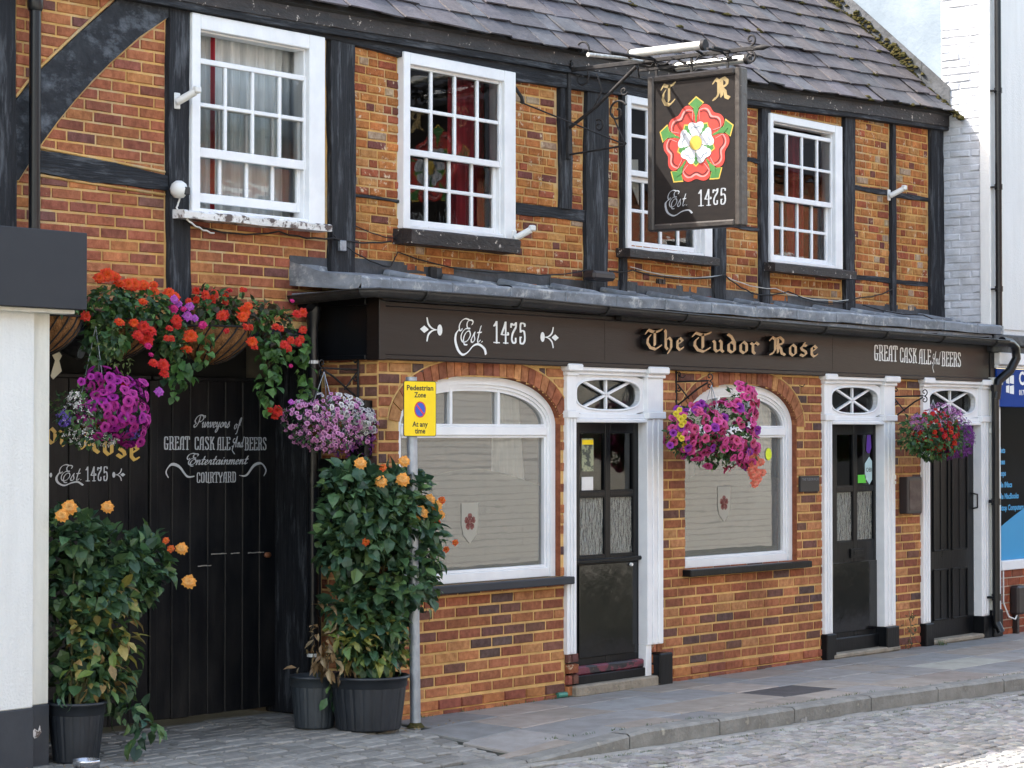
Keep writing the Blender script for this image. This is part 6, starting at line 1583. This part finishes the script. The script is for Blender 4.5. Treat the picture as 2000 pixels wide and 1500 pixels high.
def cover(meshes, parent, blobs, n, seed, name, sc=1.0, wts=None, back=.08, zr=None, minsep=.035, push=1.02):
    """spread blossoms over the outside of a plant, thickest toward the street"""
    g = random.Random(seed); pts = []; tries = 0
    ws = [b[3] * b[4] for b in blobs]
    while len(pts) < n and tries < n * 60:
        tries += 1; b = g.choices(blobs, ws)[0]
        v = Vector((g.gauss(0, 1), g.gauss(0, 1), g.gauss(0, 1) * .9)).normalized()
        if v.y > .25 and g.random() > back: continue
        if v.x > .6 and g.random() > back * 2: continue
        p = Vector((b[0] + v.x * b[3] * push, b[1] + v.y * b[3] * .9 * push, b[2] + v.z * b[4] * push))
        ok = True
        for c in blobs:
            if c is not b:
                q = ((p.x - c[0]) / c[3], (p.y - c[1]) / (c[3] * .9), (p.z - c[2]) / c[4])
                if q[0] ** 2 + q[1] ** 2 + q[2] ** 2 < .8: ok = False; break
        if not ok or any((p - q).length < minsep for q in pts): continue
        pts.append(p.copy()); p += v * abs(g.gauss(0, .014)); nn = v + Vector((g.gauss(0, .3), g.gauss(0, .3) - .25, g.gauss(0, .25) + .1))
        put(g.choices(meshes, wts)[0], parent, p, nn, sc, name, g)
    return pts
def mass(name, meshes, parent, blobs, n, seed, sc=1.0):
    """the crowded blossoms beneath the counted ones, as one mesh"""
    g = random.Random(seed); mb = MB()
    from mathutils import Matrix
    src = []
    for me in meshes:
        ca = me.color_attributes["Col"].data; li = 0; fl = []
        for p in me.polygons:
            c = ca[p.loop_start].color; fl.append((tuple(p.vertices), (c[0], c[1], c[2])))
        src.append(([v.co.copy() for v in me.vertices], fl))
    ws = [b[3] * b[4] for b in blobs]
    for _ in range(n):
        b = g.choices(blobs, ws)[0]; v = Vector((g.gauss(0, 1), g.gauss(0, 1), g.gauss(0, .9))).normalized()
        if v.x > .6 and g.random() > .2 or v.y > .4 and g.random() > .25: continue
        p = Vector((b[0] + v.x * b[3] * 1.0, b[1] + v.y * b[3] * .9, b[2] + v.z * b[4]))
        q = (v + Vector((g.gauss(0, .45), g.gauss(0, .45) - .2, g.gauss(0, .4)))).normalized().to_track_quat('Z', 'Y'); s = sc * g.uniform(.7, 1.15)
        vs, fs = g.choice(src); i = len(mb.v)
        mb.v.extend(tuple(p + q @ (u * s)) for u in vs); k = g.uniform(.75, 1.1)
        for f, c in fs: mb.f.append(tuple(i + a for a in f)); mb.m.append(0); mb.c.append((c[0] * k, c[1] * k, c[2] * k)); mb.smooth.append(True)
    mb.hascol = True
    o = mb.build(name, M_PETAL, parent); o["kind"] = "stuff"; return o
def scatter_small(name, parent, blobs, n, cols, size, seed, m=None, elong=1.0, kind=True, up=0.0):
    """a haze of tiny flowers far too many to count"""
    g = random.Random(seed); mb = MB()
    for _ in range(n):
        b = g.choice(blobs); v = Vector((g.gauss(0, 1), g.gauss(0, 1), g.gauss(0, 1))).normalized() * g.uniform(.72, 1.08)
        p = Vector((b[0] + v.x * b[3], b[1] + v.y * b[3] * .9, b[2] + v.z * b[4])); c = g.choice(cols); k = g.uniform(.75, 1.2); c = tuple(x * k for x in c)
        nrm = (v + Vector((g.gauss(0, .5), g.gauss(0, .5) - .3, g.gauss(0, .5)))).normalized(); _, t, s = basis(nrm)
        a0 = g.uniform(0, 6)
        for k2 in range(3):
            a = a0 + k2 * 2.1; d = t * math.cos(a) + s * math.sin(a); q = s * math.cos(a) - t * math.sin(a); L = size * g.uniform(.7, 1.2)
            mb.face([tuple(p), tuple(p + d * L * .6 + q * L * .35), tuple(p + d * L + nrm * L * .15), tuple(p + d * L * .6 - q * L * .35)], 0, c)
    o = mb.build(name, m or M_PETAL, parent); o["kind"] = "stuff"; return o
def pot(parent, cx, cy, r0, r1, h, m, flutes=22):
    mb = MB(); n = flutes * 4
    fl = lambda k, z: (-.022 if (k % 4) in (0,) else 0) if z < h * .80 else 0
    mb.lathe([(0, .004), (r0 * .96, .004), (r0, .012), (r0 + (r1 - r0) * .4, h * .4), (r0 + (r1 - r0) * .74, h * .76), (r0 + (r1 - r0) * .76, h * .79)], cx, cy, n, 0, None, fl, False)
    mb.lathe([(r0 + (r1 - r0) * .76, h * .79), (r1 * .985, h * .81), (r1 * .99, h * .945), (r1 * 1.045, h * .95), (r1 * 1.05, h * .99), (r1 * 1.02, h), (r1 * .95, h), (r1 * .94, h * .86)], cx, cy, 48, 0, None, None, True)
    mb.build("pot", m, parent)
    mb = MB(); mb.lathe([(0, h * .88), (r1 * .94, h * .87)], cx, cy, 30); mb.build("soil", M_SOIL, parent)
def stems(parent, cx, cy, z0, tips, r_=.008, seed=1, m=None):
    g = random.Random(seed); mb = MB()
    for (x, y, z) in tips:
        P = [(cx + g.uniform(-.04, .04), cy + g.uniform(-.04, .04), z0)]
        for t in (.3, .6, .85, 1): P.append((cx + (x - cx) * t ** 1.4 + g.uniform(-.02, .02), cy + (y - cy) * t ** 1.4 + g.uniform(-.02, .02), z0 + (z - z0) * t))
        mb.tube(P, [r_, r_ * .9, r_ * .7, r_ * .5, r_ * .3], 6)
    mb.build("stem", m or M_STEM, parent)

# tall climbing shrub in the big pot
mid = thing("potted_shrub", "tall dark leafy shrub with orange flowers in a wide black pot by the sign pole", "potted plant", (11.12, -.16, 0), "flowering shrubs in pots")
pot(mid, 11.20, -.16, .205, .25, .345, M_POT, 22)
BM = [(11.21, -.2, 1.38, .34, .27), (11.00, -.2, 1.54, .21, .14), (11.46, -.22, 1.46, .20, .18), (11.58, -.22, 1.16, .20, .23), (10.98, -.2, 1.20, .22, .24), (11.34, -.2, .96, .29, .23), (11.66, -.22, .90, .10, .18),
      (11.22, -.17, .71, .24, .23), (11.0, -.17, .78, .14, .16), (11.18, -.15, .48, .18, .14), (11.36, -.15, .50, .12, .15)]
stems(mid, 11.14, -.13, .28, [(b[0], b[1], b[2]) for b in BM[:9]], .011, 5)
foliage("leaves", mid, BM, 3900, .088, DG * 3 + [(.05, .11, .06)], 71, M_LEAFD, .2, .74, .35)
foliage("pale_leaves", mid, [(11.2, -.2, .58, .22, .2), (11.35, -.2, .42, .12, .12), (11.0, -.2, .62, .14, .16)], 2200, .08, YG, 72, M_LEAFD, .5, .5, .5)
foliage("dry_leaves", mid, [(10.86, -.1, .62, .12, .22), (10.95, -.1, .45, .12, .12)], 1200, .085, [(.26, .17, .09), (.32, .24, .14), (.16, .10, .05)], 73, M_LEAFD, .9, .4, .3)
for (x, z, s_) in ((10.89, 1.69, 1), (11.21, 1.70, .95), (11.04, 1.575, .95), (11.20, 1.585, .95), (11.52, 1.45, 1), (11.40, 1.37, 1.1), (11.62, 1.41, .85), (11.68, 1.35, .7)):
    put(DA, mid, (x, -.46 + abs(x - 11.25) * .25, z), (-.65, -.7, .25), s_, "orange_flower")
for (x, z) in ((10.95, 1.20), (11.78, 1.12), (11.90, 1.16), (11.56, 1.46), (11.72, 1.44), (11.08, 1.66), (11.66, 1.30)):
    put(DR_, mid, (x, -.42 + abs(x - 11.25) * .2, z), (-.5, -.8, .3), 1.0, "orange_bud")
mid.location.x += .085
# its small neighbour, nearly bare
sm = thing("small_planter", "small grey pot with a few withered leaves between the gate jamb and wide pot", "potted plant", (10.96, .16, 0))
pot(sm, 10.97, .16, .125, .155, .335, M_POTG, 16)
foliage("dry_leaves", sm, [(10.92, .1, .40, .13, .08), (11.02, .12, .42, .1, .09)], 700, .09, [(.26, .12, .05), (.10, .07, .03), (.3, .2, .12)], 74, M_LEAFD, 1.0, .35, .3)
stems(sm, 10.97, .16, .27, [(10.86, .05, .52), (10.84, .02, .45), (11.0, .05, .50), (11.1, .05, .48)], .005, 6)
tr = foliage("trailing_leaves", sm, [(10.92, -.02, .30, .05, .12), (11.0, -.05, .2, .06, .07), (11.08, -.08, .15, .06, .05)], 900, .075, DG, 75, M_LEAFD, .9, .55, .2)
sm.location.x += .155
# left shrub
lf = thing("potted_shrub", "sprawling shrub with yellowing leaves in a round black pot beside the white shop corner", "potted plant", (9.14, .14, 0), "flowering shrubs in pots")
pot(lf, 9.125, .14, .13, .168, .345, M_POT, 18)
BLF = [(9.16, .25, 1.27, .19, .16), (9.47, .25, 1.14, .23, .17), (9.74, .25, 1.10, .17, .18), (9.29, .25, .98, .27, .19), (9.62, .25, .96, .18, .14), (9.18, .22, .69, .17, .2), (9.40, .22, .73, .12, .18),
       (9.22, .2, .47, .17, .12), (9.46, .18, .42, .11, .16)]
stems(lf, 9.125, .14, .28, [(b[0], b[1], b[2]) for b in BLF], .009, 8)
foliage("leaves", lf, BLF, 3600, .084, DG * 2 + [(.08, .14, .05)], 81, M_LEAFD, .2, .74, .35)
foliage("pale_leaves", lf, [(9.3, .12, .72, .2, .24), (9.25, .1, .5, .2, .14), (9.5, .15, .62, .1, .16), (9.4, .15, .92, .2, .1)], 1150, .09, YG + [(.34, .22, .09), (.3, .26, .06)], 82, M_LEAFD, .6, .5, .5)
foliage("trailing_leaves", lf, [(9.42, -.0, .26, .14, .07), (9.52, -.06, .17, .1, .06), (9.36, -.1, .12, .06, .06), (8.93, .02, .40, .05, .05)], 1500, .085, DG + [(.04, .1, .07)], 83, M_LEAFD, .6, .6, .2)
for (x, z, s_) in ((9.0, 1.455, 1.0), (8.945, 1.41, .9), (9.285, 1.45, .9), (9.87, 1.19, .8), (9.93, .99, .95)):
    put(DA, lf, (x, .06 + .0 * x, z), (-.65, -.7, .2), s_, "orange_flower")
for (x, z) in ((9.76, 1.24), (9.80, 1.19)): put(DR_, lf, (x, .08, z), (-.5, -.8, .3), .9, "orange_bud")
put(DR_, lf, (9.40, .05, .60), (-.5, -.8, .3), .9, "orange_bud")

# ---- baskets over the gate
def hay(cx, cy, z0, z1, rx, lab):
    t = thing("wall_basket", lab, "flower basket", (cx, .48, z1), "coir lined wall baskets over the gate")
    mb = MB(); n = 20; rows = 7; P = []
    for j in range(rows + 1):
        f = j / rows; k = math.sin(PI / 2 * (.12 + .88 * f)) ** .8; z = z0 + (z1 - z0) * f ** 1.2
        P.append([(cx - rx * k * math.cos(PI * i / n), .47 - (.47 - cy) * 1.0 * k * math.sin(PI * i / n), z + .004 * math.sin(i * 2.1)) for i in range(n + 1)])
    for j in range(rows):
        for i in range(n): mb.face([P[j][i], P[j][i + 1], P[j + 1][i + 1], P[j + 1][i]], 0, None, True)
    mb.face([p for p in P[0]][::-1]); mb.build("coir_liner", M_COIR, t)
    mb = MB()
    for i in range(-2, n + 3, 2):
        pts = []
        for j in range(rows + 1):
            ii = i + j * .55 - 2
            if not 0 <= ii <= n: continue
            f = j / rows; k = math.sin(PI / 2 * (.12 + .88 * f)) ** .8 * 1.015; z = z0 + (z1 - z0) * f ** 1.2
            pts.append((cx - rx * k * math.cos(PI * ii / n), .47 - (.47 - cy) * k * math.sin(PI * ii / n), z))
        if len(pts) > 1: mb.tube(pts, .0055, 5)
    mb.tube([(cx - rx * 1.02 * math.cos(PI * i / n), .47 - (.47 - cy) * 1.02 * math.sin(PI * i / n), z1) for i in range(n + 1)], .007, 5)
    mb.build("wire_frame", M_IRON, t)
    mb = MB(); mb.face([(x, y, z - .02) for x, y, z in P[-1]]); mb.build("soil", M_SOIL, t); return t
bC = hay(9.12, .20, 2.33, 2.55, .22, "shadowed wall basket half hidden under the blank grey shop sign box")
foliage("leaves", bC, [(9.2, .32, 2.62, .17, .09), (9.0, .32, 2.6, .2, .08)], 3000, .05, MG, 90, M_LEAFL)
put(SR, bC, (9.22, .18, 2.55), (-.4, -.9, .1), 1.3, "red_flower")
bA = hay(9.72, .20, 2.33, 2.55, .24, "wall basket of orange red geraniums and mauve flowers left of the black post")
BA = [(9.48, .28, 2.62, .17, .11), (9.74, .28, 2.61, .18, .12), (9.93, .30, 2.53, .13, .13), (9.46, .25, 2.46, .14, .12), (9.36, .24, 2.36, .08, .10), (9.96, .25, 2.30, .07, .13), (9.92, .22, 2.42, .1, .08)]
foliage("leaves", bA, BA, 6400, .05, MG + DG, 91, M_LEAFL, .5, .9)
foliage("pale_leaves", bA, [(9.40, .18, 2.42, .10, .13), (9.90, .18, 2.42, .08, .10), (9.5, .2, 2.3, .08, .08)], 5200, .028, [(.2, .24, .10), (.14, .2, .06)], 92, M_LEAFL)
foliage("trailing_leaves", bA, [(9.93, .16, 2.33, .05, .12), (9.97, .16, 2.22, .05, .08), (9.90, .16, 2.12, .03, .05)], 3400, .06, MG, 93, M_LEAFL, .9, .9)
g = random.Random(14)
for (px, z, mm, s_) in ((9.43, 2.80, GO, 1.0), (9.49, 2.795, GO, 1), (9.38, 2.78, GO, .8), (9.53, 2.755, GO, .9), (9.60, 2.755, GO, 1.05), (9.66, 2.755, GO, 1.05), (9.72, 2.755, GO, 1.0), (9.84, 2.765, GO, .7),
                        (9.83, 2.72, GO, .9), (9.95, 2.72, GO, 1.0), (9.89, 2.69, GO, .9), (9.86, 2.675, GP, .85), (9.92, 2.655, GP, .9), (9.88, 2.62, GM, 1.0), (10.0, 2.64, GP, .8), (9.95, 2.62, GM, .6),
                        (9.62, 2.65, GO, .6), (9.42, 2.52, GO, .75), (9.53, 2.52, GO, .7), (9.62, 2.50, GR, .95), (9.67, 2.48, GR, .95), (9.57, 2.45, GR, .85), (9.67, 2.43, GR, .95), (9.66, 2.39, GM, .7),
                        (9.82, 2.50, GR, .6), (9.88, 2.55, GR, .85), (9.91, 2.52, GR, .6), (10.03, 2.46, GO, .95), (9.97, 2.44, GO, .6), (9.99, 2.38, GO, .8), (9.80, 2.44, SR, .9), (9.84, 2.44, SR, .9),
                        (9.69, 2.29, GR, .7), (9.78, 2.28, GR, .95), (9.79, 2.23, GR, .8), (9.70, 2.34, GM, .5), (9.99, 2.58, GP, .8), (10.05, 2.57, GP, .7), (10.1, 2.53, GM, .7)):
    put(mm, bA, (px, .13 + g.uniform(-.02, .03) + (.12 if z > 2.7 else 0), z - (.0)), (-.45 + g.gauss(0, .2), -.8, .35 + g.gauss(0, .2)), s_ * 1.12, "geranium_bloom", g)
bB = hay(10.46, .18, 2.31, 2.535, .29, "largest wall basket with bare coir showing and long trailing stems right of the black post")
BB = [(10.33, .30, 2.66, .17, .11), (10.62, .30, 2.62, .19, .11), (10.90, .30, 2.56, .12, .14), (10.83, .24, 2.40, .10, .09)]
foliage("leaves", bB, BB, 6000, .05, MG + [(.05, .06, .03), (.07, .05, .03)], 94, M_LEAFL, .4, .7)
foliage("trailing_leaves", bB, [(10.70, .12, 2.42, .08, .08), (10.68, .12, 2.30, .07, .10), (10.66, .12, 2.16, .06, .10), (10.68, .12, 2.04, .04, .08), (10.16, .16, 2.47, .05, .06), (10.12, .16, 2.36, .05, .08),
                                (10.98, .16, 2.42, .09, .09), (11.06, .18, 2.28, .05, .12), (11.06, .18, 2.12, .05, .08)], 3600, .055, MG + [(.08, .17, .05)], 95, M_LEAFL, .9, .95)
for (px, z, mm, s_) in ((10.12, 2.74, SR, 1), (10.2, 2.72, SR, 1.1), (10.16, 2.69, SR, 1.2), (10.24, 2.69, SR, 1.1), (10.30, 2.73, SR, 1.2), (10.27, 2.70, SR, 1.2), (10.38, 2.72, SR, 1), (10.45, 2.76, SR2, 1), (10.41, 2.69, SR, 1.0),
                        (10.48, 2.66, GO, .8), (10.47, 2.62, GO, 1.0), (10.44, 2.59, GO, .8), (10.24, 2.59, SR, 1.3), (10.28, 2.60, SR, 1.3), (10.45, 2.53, SR, 1.1), (10.5, 2.53, SR, 1), (10.72, 2.54, SR, 1.3), (10.76, 2.53, SR, 1.0),
                        (10.53, 2.44, GO, .8), (10.54, 2.41, SR, 1.0), (10.93, 2.63, GR, .7), (10.97, 2.64, SR, 1.2), (10.97, 2.53, SR, 1.2), (10.85, 2.46, SR, 1), (10.92, 2.45, GR, .8), (10.96, 2.47, SR, 1.1), (10.84, 2.41, SR, 1),
                        (10.78, 2.43, GR, .8), (10.82, 2.42, GR, .9), (10.3, 2.5, SR2, 1), (10.0, 2.67, SR, .8), (10.56, 2.77, SR, .8), (10.58, 2.77, SR2, .8), (10.73, 2.015, GR, .9), (10.69, 2.02, SR, 1), (10.74, 1.985, SR, 1), (11.0, 2.72, GM, .5), (10.87, 2.30, GM, .4)):
    put(mm, bB, (px, .12 + g.uniform(-.02, .03) + (.10 if z > 2.68 else 0), z), (-.45 + g.gauss(0, .25), -.8, .3 + g.gauss(0, .25)), s_ * 1.1, "scarlet_bloom", g)

# ---- round hanging baskets
def basket(cx, cy, z, r_, lab, hang_z, grp="round hanging baskets"):
    t = thing("hanging_basket", lab, "hanging basket", (cx, cy, z), grp)
    mb = MB(); prof = [(0, z - r_ * .72)] + [(r_ * math.sin(PI / 2 * k / 6), z - r_ * .72 * math.cos(PI / 2 * k / 6)) for k in range(1, 7)]
    mb.lathe(prof, cx, cy, 20); mb.lathe([(r_, z), (r_ * 1.03, z + .006), (r_ * 1.0, z + .014), (0, z + .0)], cx, cy, 20); mb.build("bowl", M_COIR, t)
    mb = MB()
    for k in range(3):
        a = 2 * PI * k / 3 + .5; mb.tube([(cx + r_ * math.cos(a), cy + r_ * math.sin(a), z + .01), (cx, cy, hang_z)], .003, 5)
    mb.build("hanger", M_STEEL, t); return t
def bracket(px, py, z, dirx, diry, L, lab, up=.10):
    t = thing("basket_bracket", lab, "bracket", (px, py, z), "scrolled iron basket brackets")
    P = lambda s, h: (px + dirx * s, py + diry * s, z + h)
    mb = MB(); mb.tube([P(.004, .09), P(.004, -.20)], .009, 6); mb.tube([P(0, 0), P(L, .004)], .007, 6)
    for (s0, h0, rr, a0, sg_) in ((L + .01, .035, .032, -90, 1), (L + .01, -.03, .030, 90, -1), (.03, .055, .024, 200, -1), (.03, -.055, .024, 150, 1)):
        mb.tube([P(s0 + rr * (1 - .8 * k / 18) * math.cos(R(a0) + sg_ * 2.2 * PI * k / 18), h0 + rr * (1 - .8 * k / 18) * math.sin(R(a0) + sg_ * 2.2 * PI * k / 18)) for k in range(19)], .005, 5)
    mb.tube([P(.0, -.19), P(L * .35, -.12), P(L * .7, -.05), P(L * .98, -.01)], .007, 6); mb.tube([P(.02, -.02), P(L * .4, -.13)], .006, 5)
    mb.build("iron_scrolls", M_IRON, t); return t
# magenta basket in front of the gate
m1 = basket(9.35, .24, 1.95, .11, "big hanging basket of magenta petunias and tiny white flowers before the gate", 2.5)
B1 = [(9.44, .18, 2.04, .18, .16), (9.19, .2, 2.01, .17, .13), (9.25, .2, 1.88, .18, .09), (9.56, .2, 1.93, .10, .14), (9.34, .2, 2.17, .09, .08)]
foliage("leaves", m1, B1, 6500, .035, MG + DG, 101, M_LEAFL, .3, .6)
B1p = [(9.46, .17, 2.03, .18, .16), (9.56, .18, 1.95, .11, .14), (9.35, .18, 2.17, .09, .08), (9.33, .17, 1.99, .12, .14)]
cover([PU, PU2], m1, B1p, 92, 102, "petunia", 1.12, [3, 1], minsep=.042, push=1.08)
mass("petunia_mass", [PU, PU2], m1, B1p, 90, 202, 1.1)
scatter_small("white_alyssum", m1, [(9.17, .17, 1.99, .12, .10), (9.2, .17, 1.86, .13, .06), (9.36, .16, 1.84, .08, .04), (9.14, .17, 2.07, .06, .05)], 260, [(.8, .8, .76)], .013, 103)
scatter_small("blue_lobelia", m1, [(9.53, .12, 1.89, .05, .05), (9.05, .17, 1.96, .05, .05)], 150, [(.16, .1, .5), (.22, .12, .55)], .012, 104)
for (x, z, mm) in ((9.12, 2.17, PU2), (9.19, 2.20, PU2), (9.72, 2.12, GP), (9.45, 2.17, GR)): put(mm, m1, (x, .1, z), (-.5, -.8, .2), .8, "petunia")
# pink and white basket on the corner
bracket(11.54, .16, 2.29, -1, 0, .34, "black scroll bracket on the brick corner holding the pink and white basket")
m2 = basket(11.19, .14, 1.92, .12, "hanging basket of small pink and white flowers at the brick corner by the downpipe", 2.27)
B2 = [(10.97, .1, 1.95, .16, .13), (11.22, .1, 1.97, .22, .14), (11.45, .08, 1.92, .13, .13), (11.18, .1, 1.86, .22, .10)]
foliage("leaves", m2, B2, 6000, .03, MG + DG, 111, M_LEAFL, .3, .6)
cover([SW], m2, [(11.1, .1, 2.04, .17, .08), (11.28, .08, 2.04, .15, .08), (11.42, .06, 1.97, .12, .1), (11.36, .08, 1.96, .12, .1)], 48, 112, "white_flower", 1.05, minsep=.03)
cover([SP_], m2, B2, 100, 113, "pink_flower", 1.05, minsep=.022)
mass("pink_flower_mass", [SP_], m2, B2, 230, 203, 1.05)
mass("white_flower_mass", [SW], m2, [(11.28, .08, 2.03, .16, .09), (11.42, .06, 1.95, .13, .12)], 90, 204, .9)
scatter_small("pink_flower_haze", m2, B2 + B2[3:] * 2, 420, [(.66, .3, .54), (.7, .42, .62)], .016, 114)
scatter_small("purple_flower_haze", m2, [(11.46, .05, 1.82, .09, .1), (11.3, .08, 1.77, .08, .05)], 160, [(.22, .03, .32), (.3, .06, .4)], .012, 115)
put(GP, m2, (10.74, .0, 2.07), (-.6, -.7, .2), .6, "pink_flower", label="single mauve bloom reaching out on the left")
# pink petunias before the right arched window
bracket(14.95, -.0, 2.27, 0, -1, .30, "black scroll bracket beside the first door carrying the pink petunia basket")
m3 = basket(14.93, -.34, 1.84, .13, "large pink petunia basket with yellow and salmon flowers before the right arched window", 2.24)
B3 = [(14.72, -.35, 1.90, .20, .17), (15.10, -.35, 1.90, .22, .20), (15.22, -.36, 2.10, .12, .15), (14.98, -.35, 1.76, .24, .12), (14.55, -.33, 1.83, .13, .13), (15.30, -.36, 1.74, .09, .13)]
B3 = [(14.70, -.35, 1.90, .22, .18), (15.10, -.38, 1.90, .22, .20), (15.24, -.40, 2.10, .12, .15), (14.96, -.36, 1.75, .25, .12), (14.56, -.34, 1.85, .14, .13), (15.33, -.40, 1.76, .09, .13)]
foliage("leaves", m3, B3, 6000, .04, MG + DG, 121, M_LEAFL, .3, .6)
cover([PP, PP2, PV], m3, B3, 100, 122, "petunia", 1.3, [6, 3, 1], minsep=.044, push=1.1)
mass("petunia_mass", [PP, PP2], m3, B3, 190, 205, 1.25)
for (x, z) in ((14.36, 1.98), (14.42, 2.0), (14.37, 1.94), (14.42, 1.96), (14.34, 2.02), (14.40, 1.86), (14.37, 1.84), (14.47, 1.77), (14.39, 2.05), (14.46, 1.79), (14.40, 1.99)):
    put(PY, m3, (x + .02, -.42 + .02 * math.sin(x * 90), z), (-.6, -.7, .1), 1.0, "yellow_flower")
for (x, z) in ((14.28, 1.88), (14.24, 1.79), (14.38, 1.92), (14.44, 1.84), (14.60, 2.08), (14.65, 2.10), (14.70, 2.07), (14.56, 2.05), (14.66, 2.04)):
    put(PV, m3, (x + .03, -.42, z), (-.6, -.7, .2), 1.0, "violet_petunia")
for (x, z) in ((15.30, 1.64), (15.34, 1.58), (15.38, 1.66), (15.28, 1.70), (15.24, 1.72), (15.32, 1.73), (15.28, 1.56), (15.33, 1.68), (15.42, 1.58), (15.36, 1.53), (15.31, 1.5), (15.40, 1.66), (15.25, 1.60)):
    put(SAL, m3, (x + .03, -.46, z), (-.5, -.8, .0), 1.1, "salmon_bloom")
# red and purple basket before the third door
bracket(18.27, -.0, 2.20, 0, -1, .30, "black scroll bracket left of the third door carrying the red and purple basket")
m4 = basket(18.33, -.36, 1.80, .13, "round basket of crimson flowers with purple lobelia spilling right before the third door", 2.17)
B4 = [(18.08, -.36, 1.87, .19, .17), (18.40, -.38, 1.88, .20, .19), (18.30, -.38, 1.78, .22, .12), (18.62, -.40, 1.84, .14, .15)]
foliage("leaves", m4, B4, 6500, .045, MG + DG + [(.06, .16, .05)], 131, M_LEAFL, .3, .7)
cover([SR2, SR], m4, [(18.24, -.40, 1.90, .15, .17), (18.36, -.40, 1.86, .17, .17)], 80, 132, "crimson_bloom", 1.15, [4, 1], minsep=.04, push=1.05)
mass("crimson_mass", [SR2], m4, [(18.24, -.38, 1.88, .17, .17), (18.36, -.38, 1.85, .18, .17)], 70, 206, 1.1)
scatter_small("purple_lobelia", m4, [(18.62, -.40, 1.88, .19, .18), (18.76, -.40, 1.82, .13, .15), (18.52, -.40, 1.74, .12, .08)], 2300, [(.24, .05, .32), (.28, .07, .36), (.16, .02, .2)], .013, 133)
scatter_small("mauve_flower_haze", m4, [(18.40, -.40, 2.06, .13, .09), (18.60, -.40, 2.02, .12, .09), (18.03, -.38, 1.97, .08, .07)], 420, [(.58, .26, .52), (.5, .2, .5)], .015, 134)
foliage("lobelia_leaves", m4, [(18.62, -.40, 1.86, .14, .16), (18.5, -.4, 2.02, .12, .07)], 3500, .02, [(.08, .07, .05), (.07, .1, .04), (.12, .05, .12)], 135, M_LEAFL)
# stray growth at the wall foot
g = random.Random(77); mb = MB()
for _ in range(40): leaf(mb, (18.45 + g.uniform(-.07, .07), -.06 + g.uniform(-.05, .03), g.uniform(0, .3)), Vector((g.gauss(0, 1), g.gauss(-.3, .6), g.gauss(.4, .5))), Vector((0, -.3, 1)), .05 * g.uniform(.6, 1.2), .02, g.choice([(.12, .09, .04), (.06, .08, .03), (.18, .13, .07)]))
mb.tube([(18.45, -.04, 0), (18.46, -.07, .15), (18.44, -.06, .33)], .004, 5, 0, (.3, .2, .1)); tag(mb.build("wall_weed", M_LEAFD), "straggly brown weed at the wall foot between the second and third doors", "weed")
mb = MB(); tuft(mb, 18.95, -.1, 0, 40, .06, g, .03); tag(mb.build("grass_tuft", M_GRASS), "small green grass tuft by the black block left of the third door", "grass tuft")
mb = MB(); clump(mb, 14.0, kerby(14) - .05, -.105, .035, g, 1.0); tag(mb.build("loose_stone", M_KERB), "loose pale stone lying in the gutter against the kerb", "stone")
mb = MB(); mb.tube([(13.44, .0 - .02, .02), (13.53, -.03, .02)], .02, 10); tag(mb.build("crushed_can", mat("teal_litter", (.05, .2, .15), rough=.3)), "crushed teal can at the wall foot left of the first doorstep", "litter")
mb = MB(); mb.lathe([(.0, .01), (.07, .01), (.078, .05), (.08, .062), (.072, .062), (.066, .03), (0, .026)], 8.915, -.19, 28); tag(mb.build("metal_dish", mat("shiny_steel", (.55, .56, .6), rough=.25, metal=.9)), "round shiny metal dish on the ground before the leftmost pot", "dish")
for k in range(26):
    pass
mb = MB()
for _ in range(60):
    x, y = g.choice([(g.uniform(8.7, 9.3), g.uniform(-.25, .1)), (g.uniform(11.2, 11.9), g.uniform(-.45, -.3)), (g.uniform(11.6, 19), g.gauss(-.05, .03))]); a = g.uniform(0, 6)
    leaf(mb, (x, y, .012), Vector((math.cos(a), math.sin(a), .1)), Vector((0, 0, 1)), .03 * g.uniform(.5, 1.3), .014, g.choice([(.3, .2, .1), (.2, .1, .05), (.38, .26, .1)]))
tag(mb.build("fallen_leaves", M_LEAFD), "small dry leaves scattered along the foot of the walls", "fallen leaves", kind="stuff")
